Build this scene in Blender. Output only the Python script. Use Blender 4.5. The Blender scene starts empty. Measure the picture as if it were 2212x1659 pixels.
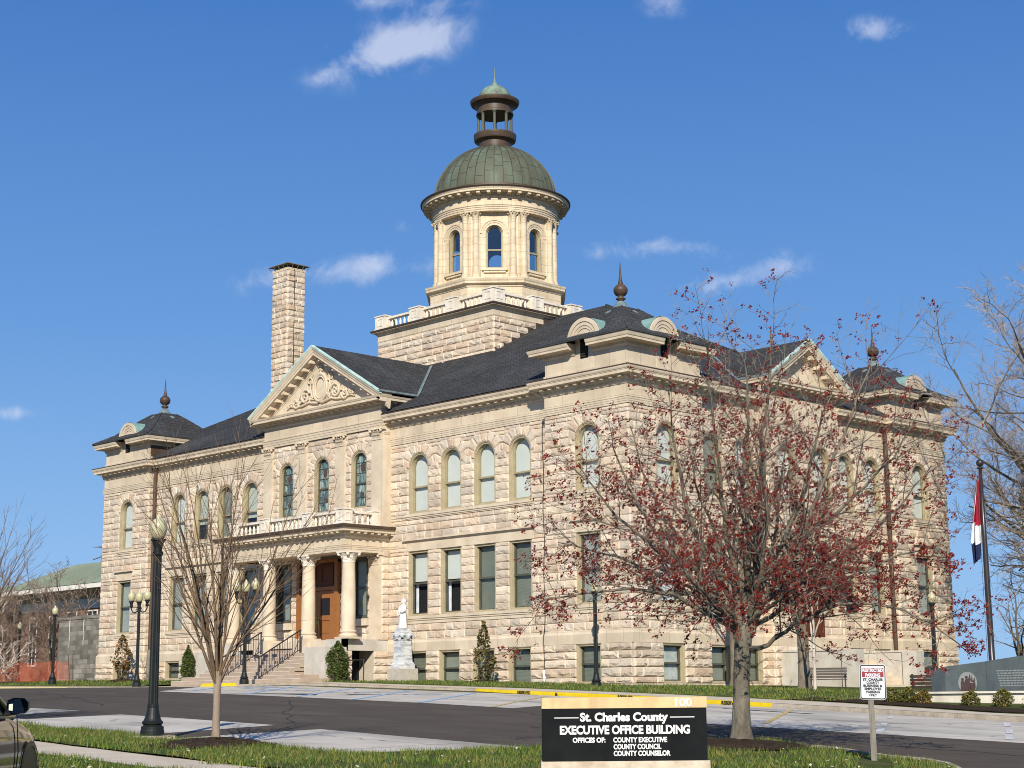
import bpy, bmesh, math, random
from math import sin, cos, pi, sqrt, radians, atan2, hypot
from mathutils import Vector, Matrix, noise
R = random.Random(11)
SC = bpy.context.scene
COL = SC.collection

# ------------------------------------------------------------------ camera, sky, sun, exposure
YAW, PITCH, ROLL, FL = -0.797069, 0.188504, -0.008598, 1.174134
def cam_axes():
    cy, sy = cos(YAW), sin(YAW)
    f = Vector((sy*cos(PITCH), cy*cos(PITCH), sin(PITCH))); r = Vector((cy, -sy, 0)); up = r.cross(f)
    return r*cos(ROLL)+up*sin(ROLL), -r*sin(ROLL)+up*cos(ROLL), f
CR, CU, CF = cam_axes()
cd = bpy.data.cameras.new('camera'); cam = bpy.data.objects.new('camera', cd); COL.objects.link(cam)
M = Matrix((CR, CU, -CF)).transposed().to_4x4(); M.translation = Vector((46.20599, -52.00538, -0.28047)); cam.matrix_world = M
cd.sensor_width = 36; cd.lens = 18*math.exp(FL); cd.clip_end = 4000; cd.clip_start = .2
SC.camera = cam
SUN_EL, SUN_AZ = radians(30), radians(43)        # light comes from +X -Y
SUNDIR = Vector((sin(SUN_AZ)*cos(SUN_EL), -cos(SUN_AZ)*cos(SUN_EL), sin(SUN_EL)))
W = bpy.data.worlds.new('World'); SC.world = W; W.use_nodes = True
nt = W.node_tree; nt.nodes.clear()
def wn(t, **k):
    n = nt.nodes.new(t)
    for a, b in k.items(): setattr(n, a, b)
    return n
def lk(a, b): nt.links.new(a, b)
def wmath(op, a, b=None, c=None):
    n = wn('ShaderNodeMath', operation=op)
    for i, x in enumerate((a, b, c)):
        if x is None: continue
        if hasattr(x, 'links'): lk(x, n.inputs[i])
        else: n.inputs[i].default_value = x
    return n.outputs[0]
sky = wn('ShaderNodeTexSky', sky_type='NISHITA', sun_disc=False, sun_elevation=SUN_EL, sun_rotation=atan2(SUNDIR.x, SUNDIR.y), air_density=1.0, dust_density=.25, ozone_density=2.6, altitude=100)
hsv = wn('ShaderNodeHueSaturation'); hsv.inputs['Saturation'].default_value = 1.12; hsv.inputs['Hue'].default_value = .505; lk(sky.outputs[0], hsv.inputs['Color'])
tc = wn('ShaderNodeTexCoord')
sxyz = wn('ShaderNodeSeparateXYZ'); lk(tc.outputs['Generated'], sxyz.inputs[0])
ramp = wn('ShaderNodeValToRGB'); lk(sxyz.outputs[2], ramp.inputs[0])
ramp.color_ramp.elements[1].color = (.036, .13, .40, 1); ramp.color_ramp.elements[0].color = (.29, .52, .84, 1)
for p, c in ((.08, (2.5, 4.65, 8.0)), (.22, (1.3, 3.15, 6.8)), (.40, (.60, 1.95, 5.4))):
    e = ramp.color_ramp.elements.new(p); e.color = (*[x/10 for x in c], 1)
rs = wn('ShaderNodeVectorMath', operation='SCALE'); lk(ramp.outputs[0], rs.inputs[0]); rs.inputs['Scale'].default_value = 10
skymix = wn('ShaderNodeMix', data_type='RGBA'); skymix.inputs[0].default_value = .93; lk(hsv.outputs[0], skymix.inputs[6]); lk(rs.outputs[0], skymix.inputs[7])
def wdot(v):
    n = wn('ShaderNodeVectorMath', operation='DOT_PRODUCT'); lk(tc.outputs['Generated'], n.inputs[0]); n.inputs[1].default_value = v; return n.outputs['Value']
north = CF.copy(); east = CR.copy(); top = CU.copy()
df = wmath('MAXIMUM', wdot(north), .05)
gx = wmath('DIVIDE', wdot(east), df); gy = wmath('DIVIDE', wdot(top), df)
nz = wn('ShaderNodeTexNoise'); nz.inputs['Scale'].default_value = 30; nz.inputs['Detail'].default_value = 9; nz.inputs['Roughness'].default_value = .62; nz.inputs['Distortion'].default_value = .35
lk(tc.outputs['Generated'], nz.inputs['Vector'])
tot = None
for (cx, cy, a, b, tilt, st) in [(840, 108, 112, 42, 20, 1.0), (905, 85, 75, 34, 10, .9), (705, 165, 30, 12, 10, .3), (706, 95, 22, 12, 35, .4), (865, 2, 120, 16, 0, .55), (1435, 8, 45, 24, 0, .75), (1895, 65, 52, 22, 0, 1.0),
                           (780, 582, 120, 24, 3, .95), (820, 568, 40, 22, 30, .7), (560, 606, 48, 24, 8, .85), (1435, 535, 110, 18, 0, 1.0), (1415, 525, 30, 10, 20, .5), (1675, 582, 72, 30, 12, .95), (1495, 622, 50, 20, 8, .85), (1590, 605, 40, 14, 0, .35), (35, 893, 45, 13, 0, .75), (870, 492, 16, 12, 0, .6), (1285, 550, 16, 11, 0, .3),
                           (-400, 300, 160, 40, 5, .8), (2700, 250, 190, 45, 8, .8), (2500, 700, 120, 24, 0, .7), (1200, -500, 260, 60, 8, .9), (300, -350, 160, 50, 12, .8)]:
    x0, y0 = (cx-1106)/3577.6, (829.5-cy)/3577.6; a /= 3577.6; b /= 3577.6; t = radians(tilt)
    dx = wmath('SUBTRACT', gx, x0); dy = wmath('SUBTRACT', gy, y0)
    p = wmath('MULTIPLY', wmath('ADD', wmath('MULTIPLY', dx, cos(t)), wmath('MULTIPLY', dy, sin(t))), 1/a)
    q = wmath('MULTIPLY', wmath('SUBTRACT', wmath('MULTIPLY', dy, cos(t)), wmath('MULTIPLY', dx, sin(t))), 1/b)
    g = wmath('MULTIPLY', wmath('EXPONENT', wmath('MULTIPLY', wmath('ADD', wmath('MULTIPLY', p, p), wmath('MULTIPLY', q, q)), -.55)), st)
    tot = g if tot is None else wmath('ADD', tot, g)
dens = wmath('ADD', tot, wmath('MULTIPLY', wmath('SUBTRACT', nz.outputs['Fac'], .53), wmath('MINIMUM', wmath('MULTIPLY', tot, 7), 3.6)))
dens = wmath('MULTIPLY', dens, wmath('GREATER_THAN', wdot(north), .1))
mr = wn('ShaderNodeMapRange', interpolation_type='SMOOTHSTEP'); lk(dens, mr.inputs['Value']); mr.inputs['From Min'].default_value = .12; mr.inputs['From Max'].default_value = 1.55; mr.inputs['To Max'].default_value = .66
mixc = wn('ShaderNodeMix', data_type='RGBA'); lk(mr.outputs[0], mixc.inputs[0]); lk(skymix.outputs[2], mixc.inputs[6]); mixc.inputs[7].default_value = (6.6, 7.2, 8.8, 1)
bg = wn('ShaderNodeBackground'); lk(mixc.outputs[2], bg.inputs['Color']); bg.inputs['Strength'].default_value = .092
lk(bg.outputs[0], wn('ShaderNodeOutputWorld').inputs['Surface'])
sl = bpy.data.lights.new('sun', 'SUN'); sl.energy = 5.0; sl.angle = radians(.5); sl.color = (1, .93, .80)
so = bpy.data.objects.new('sun', sl); COL.objects.link(so); so.rotation_euler = (-SUNDIR).to_track_quat('-Z', 'Y').to_euler(); so.location = (60, -80, 60)
SC.view_settings.view_transform = 'Standard'; SC.view_settings.look = 'None'; SC.view_settings.exposure = .20; SC.view_settings.gamma = 1; SC.view_settings.use_curve_mapping = False
SC.render.engine = 'CYCLES'; SC.cycles.max_bounces = 8; SC.cycles.transparent_max_bounces = 16
SC.cycles.use_denoising = True; SC.cycles.filter_width = 1.0

# ------------------------------------------------------------------ materials
MATS = {}
def mat(name, col, rough=.75, col2=None, nscale=4, ndetail=5, bump=0, bscale=30, spec=.3, metal=0, tint=False, vary=0, stretch=(1, 1, 1), streak=None, lo=.35, hi=.65, world=False):
    m = bpy.data.materials.new(name); m.use_nodes = True; MATS[name] = m
    t = m.node_tree; P = t.nodes['Principled BSDF']
    P.inputs['Roughness'].default_value = rough; P.inputs['Specular IOR Level'].default_value = spec; P.inputs['Metallic'].default_value = metal
    N = lambda ty: t.nodes.new(ty); L = t.links.new
    c = N('ShaderNodeTexCoord'); mp = N('ShaderNodeMapping'); mp.inputs['Scale'].default_value = stretch; L(c.outputs['Object'], mp.inputs['Vector'])
    out = None
    if col2 is None: col2 = tuple(x*.8 for x in col)
    n = N('ShaderNodeTexNoise'); n.inputs['Scale'].default_value = nscale; n.inputs['Detail'].default_value = ndetail; n.inputs['Roughness'].default_value = .6; L(mp.outputs[0], n.inputs['Vector'])
    r = N('ShaderNodeMapRange'); r.inputs['From Min'].default_value = lo; r.inputs['From Max'].default_value = hi; L(n.outputs['Fac'], r.inputs['Value'])
    mx = N('ShaderNodeMix'); mx.data_type = 'RGBA'; L(r.outputs[0], mx.inputs[0]); mx.inputs[6].default_value = (*col, 1); mx.inputs[7].default_value = (*col2, 1); out = mx.outputs[2]
    if streak:      # (colour, amount, scale xyz)
        mp2 = N('ShaderNodeMapping'); mp2.inputs['Scale'].default_value = streak[2]; L(c.outputs['Object'], mp2.inputs['Vector'])
        n2 = N('ShaderNodeTexNoise'); n2.inputs['Scale'].default_value = 1; n2.inputs['Detail'].default_value = 4; L(mp2.outputs[0], n2.inputs['Vector'])
        r2 = N('ShaderNodeMapRange'); r2.inputs['From Min'].default_value = .5; r2.inputs['From Max'].default_value = .72; r2.inputs['To Max'].default_value = streak[1]; L(n2.outputs['Fac'], r2.inputs['Value'])
        m2 = N('ShaderNodeMix'); m2.data_type = 'RGBA'; L(r2.outputs[0], m2.inputs[0]); L(out, m2.inputs[6]); m2.inputs[7].default_value = (*streak[0], 1); out = m2.outputs[2]
    if tint:
        a = N('ShaderNodeAttribute'); a.attribute_name = 'tint'; m3 = N('ShaderNodeMix'); m3.data_type = 'RGBA'; m3.blend_type = 'MULTIPLY'; m3.inputs[0].default_value = 1
        L(out, m3.inputs[6]); L(a.outputs['Color'], m3.inputs[7]); out = m3.outputs[2]
    L(out, P.inputs['Base Color'])
    if bump:
        nb = N('ShaderNodeTexNoise'); nb.inputs['Scale'].default_value = bscale; nb.inputs['Detail'].default_value = 6; L(mp.outputs[0], nb.inputs['Vector'])
        b = N('ShaderNodeBump'); b.inputs['Strength'].default_value = bump; b.inputs['Distance'].default_value = .05; L(nb.outputs['Fac'], b.inputs['Height']); L(b.outputs[0], P.inputs['Normal'])
    return m
def add_brick(m, rowh, width, mortar, dark, vec='xz', strength=.5, var=.12, offset=.5):
    """recessed joints / course lines over an existing material: colour multiply + bump"""
    t = m.node_tree; P = t.nodes['Principled BSDF']; N = lambda ty: t.nodes.new(ty); L = t.links.new
    g = N('ShaderNodeTexCoord'); sx = N('ShaderNodeSeparateXYZ'); L(g.outputs['Object'], sx.inputs[0])
    cb = N('ShaderNodeCombineXYZ')
    if vec == 'sz':
        ad = N('ShaderNodeMath'); L(sx.outputs[0], ad.inputs[0]); L(sx.outputs[1], ad.inputs[1]); L(ad.outputs[0], cb.inputs[0]); L(sx.outputs[2], cb.inputs[1])
    elif vec == 'xy': L(sx.outputs[0], cb.inputs[0]); L(sx.outputs[1], cb.inputs[1])
    else: L(sx.outputs[0], cb.inputs[0]); L(sx.outputs[2], cb.inputs[1])
    b = N('ShaderNodeTexBrick'); b.inputs['Scale'].default_value = 1; b.inputs['Brick Width'].default_value = width; b.inputs['Row Height'].default_value = rowh; b.inputs['Mortar Size'].default_value = mortar; b.offset = offset
    b.inputs['Color1'].default_value = (1, 1, 1, 1); b.inputs['Color2'].default_value = (1-var*2, 1-var*2, 1-var*2, 1); b.inputs['Mortar'].default_value = (dark, dark, dark, 1); b.inputs['Mortar Smooth'].default_value = .2
    L(cb.outputs[0], b.inputs['Vector'])
    src = P.inputs['Base Color'].links[0].from_socket
    mx = N('ShaderNodeMix'); mx.data_type = 'RGBA'; mx.blend_type = 'MULTIPLY'; mx.inputs[0].default_value = 1; L(src, mx.inputs[6]); L(b.outputs['Color'], mx.inputs[7]); L(mx.outputs[2], P.inputs['Base Color'])
    if strength:
        bm = N('ShaderNodeBump'); bm.invert = True; bm.inputs['Strength'].default_value = strength; bm.inputs['Distance'].default_value = .02; L(b.outputs['Fac'], bm.inputs['Height'])
        if P.inputs['Normal'].links: L(P.inputs['Normal'].links[0].from_socket, bm.inputs['Normal'])
        L(bm.outputs[0], P.inputs['Normal'])
    return m
mat('stone', (.68, .585, .465), .9, (.56, .475, .375), 1.8, 7, .5, 13, .1, tint=True, streak=((.34, .28, .23), .35, (1.1, 1.1, .35)))
mat('mortar', (.56, .49, .39), .9, (.46, .40, .32), 3)
mat('limestone', (.66, .56, .425), .75, (.54, .445, .325), 1.3, 6, .08, 20, .2, streak=((.40, .33, .25), .35, (1.6, 1.6, .25)))
add_brick(mat('ashlar', (.67, .57, .43), .75, (.57, .47, .345), .9, 6, .08, 20, .2, streak=((.42, .34, .25), .3, (1.4, 1.4, .2))), 4.0, .95, .012, .62, 'sz', .3, .06)
add_brick(mat('drumstone', (.70, .60, .44), .7, (.60, .48, .33), 1.2, 5, .05, 20, .2), .42, .7, .012, .62, 'sz', .3, .05)
mat('smooth_grey', (.56, .53, .47), .8, (.46, .42, .36), 1.5, 6, .1, 14, .2, streak=((.33, .30, .26), .4, (1.2, 1.2, .3)))
mat('white_stone', (.78, .72, .62), .7, (.64, .57, .46), 2, 6, .08, 20, .2, streak=((.45, .42, .38), .5, (2.2, 2.2, .5)))
add_brick(mat('slate', (.062, .062, .063), .9, (.050, .050, .052), 1.1, 6, .12, 9, .12, streak=((.12, .13, .14), .35, (.16, .30, .16))), .21, .40, .016, .5, 'sz', .8, .13)
mat('copper_green', (.25, .40, .36), .6, (.16, .27, .25), 2.5, 5, .05, 12, .3)
mat('copper_flash', (.20, .26, .26), .6, (.12, .16, .17), 2, 5, 0, 12, .3)
mat('copper_pale', (.55, .72, .64), .6, (.36, .50, .45), 3, 4)
mat('copper_dome', (.100, .116, .080), .6, (.083, .079, .054), .6, 5, .05, 10, .3, streak=((.15, .22, .165), .6, (1.1, 1.1, .3)))
mat('copper_seam', (.088, .094, .062), .6, (.070, .062, .043), .8)
mat('copper_brown', (.092, .058, .036), .5, (.055, .038, .026), 1.6, 5, .04, 12, .4)
mat('copper_verd', (.22, .30, .23), .6, (.10, .12, .085), 1.8, 5, .04, 12, .4)
mat('frame_paint', (.44, .375, .245), .6, (.37, .31, .195), 3, 4)
mat('sash_paint', (.36, .305, .19), .6, (.28, .24, .15), 3, 4)
mat('sash_dark', (.10, .10, .075), .5, (.07, .07, .05), 3, 4)
mat('interior', (.012, .012, .014), .9)  # near-black, the dark of unlit insides put into the colour
mat('blind_white', (.66, .68, .64), .8, (.60, .62, .58), .9, 3)
mat('blind_grey', (.36, .38, .35), .7, (.26, .28, .26), .8, 3)
mat('curtain', (.75, .77, .80), .8, (.5, .55, .6), 3)
mat('wood', (.32, .135, .040), .4, (.24, .092, .025), 6, 5, .03, 20, .4, stretch=(6, 6, 1))
mat('wood_dark', (.12, .036, .014), .5, (.085, .024, .010), 6, 5, 0, 20, .3, stretch=(6, 6, 1))
mat('iron', (.014, .014, .015), .45, (.022, .020, .019), 6, 4, .03, 30, .5)
mat('lamp_iron', (.009, .012, .012), .5, (.014, .017, .016), 5, 4, .03, 40, .3)
mat('louver', (.05, .035, .028), .7)
mat('brass', (.55, .40, .15), .3, metal=1)
mat('pipe_brown', (.085, .050, .034), .6, (.06, .038, .028), 2, 4)
mat('pipe_grey', (.22, .20, .17), .7, (.16, .14, .12), 2, 4)
mat('marble_white', (.80, .785, .74), .5, (.78, .76, .72), 2, 5, .04, 12, .4)
mat('marble_grey', (.64, .64, .63), .5, (.36, .38, .40), 1.4, 4, .02, 10, .4, stretch=(1.5, 1.5, 7), lo=.45, hi=.58)
mat('rough_block', (.52, .47, .39), .9, (.42, .38, .31), 5, 6, .3, 14, .1)
mat('asphalt', (.105, .087, .070), .95, (.084, .070, .056), .7, 8, .25, 60, .08, streak=((.145, .122, .10), .45, (.25, .9, 1)))
mat('concrete_lot', (.60, .545, .46), .9, (.47, .425, .355), .6, 9, .3, 30, .15, streak=((.22, .205, .185), .7, (.22, .6, 1)))
mat('sidewalk', (.62, .53, .40), .85, (.52, .44, .33), 1.3, 8, .2, 25, .2)
mat('kerb', (.50, .43, .33), .9, (.36, .30, .23), 2.6, 7, .4, 16, .15)
mat('yellow_paint', (.80, .58, .010), .6, (.70, .49, .012), 4, 5)
mat('yellow_pale', (.70, .58, .26), .7, (.55, .45, .25), 3, 6)
mat('yellow_line', (.60, .42, .12), .8, (.42, .34, .20), 7, 6)
mat('blue_line', (.20, .42, .74), .8, (.30, .42, .56), 5, 6)
mat('white_line', (.74, .73, .70), .8, (.45, .43, .40), 5, 6)
mat('black_text', (.02, .02, .02), .7)
mat('tar', (.035, .033, .032), .7)
mat('soil', (.060, .042, .028), .95, (.034, .023, .016), 9, 6, .9, 18, .05)
mat('ground', (.07, .085, .03), .95, (.10, .085, .045), .8, 7, .4, 10, .05)
mat('lawn', (.052, .080, .018), .95, (.085, .098, .032), 2.6, 8, .7, 24, .05, streak=((.16, .125, .07), .55, (.9, 1.6, 1)))
mat('grass', (.070, .128, .024), .8, (.115, .142, .044), 1.3, 5, 0, 1, .2, tint=True)
mat('street', (.10, .095, .09), .9, (.075, .07, .068), 1, 8, .25, 40, .2)
mat('maple_bark', (.215, .19, .145), .9, (.09, .078, .060), 5.5, 7, .8, 14, .1, stretch=(1, 1, .35))
mat('twig_grey', (.33, .28, .225), .85, (.20, .165, .13), 5)
mat('blossom', (.135, .013, .011), .8, (.20, .026, .020), 9, 3, 0, 1, .15, tint=True)
mat('young_bark', (.34, .265, .20), .85, (.22, .165, .12), 5, 6, .5, 22, .15, stretch=(1, 1, .3))
mat('young_twig', (.185, .12, .072), .85, (.12, .078, .046), 4)
mat('grey_bark', (.26, .215, .155), .9, (.13, .105, .078), 4, 6, .6, 12, .1, stretch=(1, 1, .4))
mat('far_bark', (.145, .125, .085), .9, (.075, .065, .048), 3, 6, .4, 10, .1)
mat('far_twig', (.36, .29, .235), .9, (.26, .21, .17), 2)
mat('brush', (.27, .20, .155), .9, (.18, .13, .10), 2)
mat('pale_branch', (.60, .52, .44), .8, (.42, .35, .29), 4)
mat('cedar', (.050, .075, .018), .7, (.085, .105, .028), 5, 4, 0, 1, .25, tint=True)
mat('boxwood', (.070, .088, .018), .6, (.13, .115, .03), 5, 4, 0, 1, .3, tint=True)
mat('magnolia', (.070, .075, .024), .45, (.145, .085, .03), 6, 4, 0, 1, .45, tint=True)
mat('sign_black', (.008, .009, .010), .7, (.012, .013, .014), 3, 5, spec=.08)
mat('sign_cap', (.74, .55, .29), .8, (.60, .42, .22), 3, 7, .1, 20, .15, streak=((.45, .30, .18), .55, (5, 5, .7)))
mat('sign_base', (.66, .58, .46), .85, (.48, .38, .28), 4, 6, .3, 12, .15)
mat('white_paint', (.84, .84, .82), .5)
mat('plate_white', (.72, .74, .78), .4)
mat('plate_red', (.30, .035, .045), .5)
mat('grey_wood', (.26, .24, .20), .9, (.17, .155, .13), 5, 6, .4, 14, .1, stretch=(5, 5, .6))
mat('granite', (.115, .135, .130), .3, (.090, .108, .105), 3, 7, 0, 10, .5)
mat('granite_edge', (.17, .19, .185), .5, (.12, .135, .13), 3, 7)
mat('etch', (.32, .34, .33), .7)
mat('etch_brown', (.095, .060, .050), .6)
mat('bench_wood', (.055, .042, .032), .6, (.040, .030, .024), 4)
mat('flag_red', (.33, .012, .03), .7); mat('flag_white', (.80, .80, .82), .7); mat('flag_blue', (.012, .020, .075), .7)
mat('pole_dark', (.022, .016, .015), .35, (.035, .026, .023), 2, spec=.6)
add_brick(mat('cmu', (.36, .325, .275), .9, (.24, .22, .185), 1.6, 6, .4, 14, .1), .30, .62, .02, .6, 'sz', .5, .28)
add_brick(mat('redbrick', (.21, .125, .092), .9, (.16, .095, .07), 2, 5, .2, 20, .1), .09, .24, .012, 1.3, 'sz', .4, .12)
mat('roof_green', (.29, .335, .25), .7, (.24, .28, .21), .5, 5, 0, 10, .4)
mat('trim_white', (.78, .74, .66), .7, (.68, .63, .55), .6, 4)
mat('soffit_grey', (.42, .39, .32), .8)
mat('car_paint', (.008, .007, .005), .14, (.010, .009, .006), 1, 3, spec=.7)
MATS['car_paint'].node_tree.nodes['Principled BSDF'].inputs['Coat Weight'].default_value = 1
mat('car_dark', (.008, .008, .010), .35, spec=.5)
mat('rubber', (.012, .012, .012), .8)
mat('alloy', (.42, .41, .40), .3, metal=.9)
mat('sticker', (.62, .70, .58), .5)
mat('stair_stone', (.44, .35, .27), .85, (.36, .28, .215), 2, 6, .2, 18, .15)
mat('stair_edge', (.66, .60, .52), .8, (.55, .48, .40), 3)
mat('cable', (.05, .045, .035), .6)
mat('antenna', (.20, .19, .18), .5)
def cracks(name, scale, dark, width):
    m = MATS[name]; t = m.node_tree; P = t.nodes['Principled BSDF']; N = t.nodes.new; L = t.links.new
    g = N('ShaderNodeTexCoord'); nzz = N('ShaderNodeTexNoise'); nzz.inputs['Scale'].default_value = .9; nzz.inputs['Detail'].default_value = 6; L(g.outputs['Object'], nzz.inputs['Vector'])
    va = N('ShaderNodeVectorMath'); va.operation = 'MULTIPLY_ADD'; L(nzz.outputs['Color'], va.inputs[0]); va.inputs[1].default_value = (1.6, 1.6, 0); L(g.outputs['Object'], va.inputs[2])
    v = N('ShaderNodeTexVoronoi'); v.feature = 'DISTANCE_TO_EDGE'; v.voronoi_dimensions = '2D'; v.inputs['Scale'].default_value = scale; L(va.outputs[0], v.inputs['Vector'])
    r = N('ShaderNodeMapRange'); r.inputs['From Min'].default_value = 0; r.inputs['From Max'].default_value = width; r.inputs['To Min'].default_value = dark; r.inputs['To Max'].default_value = 1; L(v.outputs[0], r.inputs['Value'])
    src = P.inputs['Base Color'].links[0].from_socket; mx = N('ShaderNodeMix'); mx.data_type = 'RGBA'; mx.blend_type = 'MULTIPLY'; mx.inputs[0].default_value = 1; L(src, mx.inputs[6]); L(r.outputs[0], mx.inputs[7]); L(mx.outputs[2], P.inputs['Base Color'])
cracks('concrete_lot', .16, .45, .012); cracks('asphalt', .07, .7, .004)
def glass(name, tintc, refl, rough=.02):
    m = bpy.data.materials.new(name); m.use_nodes = True; MATS[name] = m; t = m.node_tree; t.nodes.clear()
    o = t.nodes.new('ShaderNodeOutputMaterial'); tr = t.nodes.new('ShaderNodeBsdfTransparent'); tr.inputs[0].default_value = (*tintc, 1)
    gl = t.nodes.new('ShaderNodeBsdfGlossy'); gl.inputs['Roughness'].default_value = rough; gl.inputs[0].default_value = (.9, .95, 1, 1)
    fr = t.nodes.new('ShaderNodeLayerWeight'); fr.inputs[0].default_value = .5; pw4 = t.nodes.new('ShaderNodeMath'); pw4.operation = 'POWER'; pw4.inputs[1].default_value = 4; t.links.new(fr.outputs['Facing'], pw4.inputs[0])
    ad = t.nodes.new('ShaderNodeMath'); ad.operation = 'MULTIPLY_ADD'; ad.inputs[1].default_value = .9; ad.inputs[2].default_value = refl; ad.use_clamp = True
    nb = t.nodes.new('ShaderNodeTexNoise'); nb.inputs['Scale'].default_value = 1.3; tcn = t.nodes.new('ShaderNodeTexCoord'); t.links.new(tcn.outputs['Object'], nb.inputs['Vector'])
    bp = t.nodes.new('ShaderNodeBump'); bp.inputs['Strength'].default_value = .12; bp.inputs['Distance'].default_value = .05; t.links.new(nb.outputs['Fac'], bp.inputs['Height']); t.links.new(bp.outputs[0], gl.inputs['Normal'])
    mx = t.nodes.new('ShaderNodeMixShader'); t.links.new(pw4.outputs[0], ad.inputs[0]); t.links.new(ad.outputs[0], mx.inputs[0]); t.links.new(tr.outputs[0], mx.inputs[1]); t.links.new(gl.outputs[0], mx.inputs[2]); t.links.new(mx.outputs[0], o.inputs[0])
glass('pane', (.90, .92, .91), .02); glass('pane_dark', (.80, .82, .77), .03); glass('pane_sky', (.7, .74, .76), .17); glass('car_glass', (.25, .28, .28), .1)
def globe_mat():
    m = bpy.data.materials.new('globe'); m.use_nodes = True; MATS['globe'] = m; P = m.node_tree.nodes['Principled BSDF']
    P.inputs['Base Color'].default_value = (.47, .44, .27, 1); P.inputs['Roughness'].default_value = .38; P.inputs['Specular IOR Level'].default_value = .6
globe_mat()
def stained():
    m = bpy.data.materials.new('stained_glass'); m.use_nodes = True; MATS['stained_glass'] = m; t = m.node_tree; P = t.nodes['Principled BSDF']; N = t.nodes.new; L = t.links.new
    c = N('ShaderNodeTexCoord'); mp = N('ShaderNodeMapping'); mp.inputs['Scale'].default_value = (5.5, 5.5, 2.2); L(c.outputs['Object'], mp.inputs[0])
    v = N('ShaderNodeTexVoronoi'); v.inputs['Scale'].default_value = 1; L(mp.outputs[0], v.inputs['Vector'])
    rp = N('ShaderNodeValToRGB'); e = rp.color_ramp.elements; e[0].color = (.05, .09, .10, 1); e[1].color = (.34, .42, .40, 1); x = e.new(.45); x.color = (.13, .21, .22, 1); x = e.new(.7); x.color = (.20, .26, .20, 1)
    s = N('ShaderNodeSeparateColor'); L(v.outputs['Color'], s.inputs[0]); L(s.outputs[0], rp.inputs[0])
    v2 = N('ShaderNodeTexVoronoi'); v2.feature = 'DISTANCE_TO_EDGE'; L(mp.outputs[0], v2.inputs['Vector']); v2.inputs['Scale'].default_value = 1
    g = N('ShaderNodeMath'); g.operation = 'GREATER_THAN'; g.inputs[1].default_value = .05; L(v2.outputs[0], g.inputs[0])
    mx = N('ShaderNodeMix'); mx.data_type = 'RGBA'; L(g.outputs[0], mx.inputs[0]); mx.inputs[6].default_value = (.03, .035, .035, 1); L(rp.outputs[0], mx.inputs[7]); L(mx.outputs[2], P.inputs['Base Color']); P.inputs['Roughness'].default_value = .12; P.inputs['Specular IOR Level'].default_value = .6
stained()
def net_mat():
    m = bpy.data.materials.new('orange_net'); m.use_nodes = True; MATS['orange_net'] = m; t = m.node_tree; P = t.nodes['Principled BSDF']; P.inputs['Base Color'].default_value = (.72, .12, .025, 1); P.inputs['Roughness'].default_value = .6
    P.inputs['Alpha'].default_value = .28
net_mat()
def blind_lines(name, base):
    m = mat(name, base, .7, tuple(x*.8 for x in base), .8, 3); t = m.node_tree; P = t.nodes['Principled BSDF']
    c = t.nodes.new('ShaderNodeTexCoord'); w = t.nodes.new('ShaderNodeTexWave'); w.bands_direction = 'Z'; w.inputs['Scale'].default_value = 9; t.links.new(c.outputs['Object'], w.inputs['Vector'])
    b = t.nodes.new('ShaderNodeBump'); b.inputs['Strength'].default_value = .8; b.inputs['Distance'].default_value = .03; t.links.new(w.outputs['Fac'], b.inputs['Height']); t.links.new(b.outputs[0], P.inputs['Normal'])
blind_lines('venetian', (.38, .40, .35)); blind_lines('venetian_pale', (.56, .60, .55))

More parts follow.
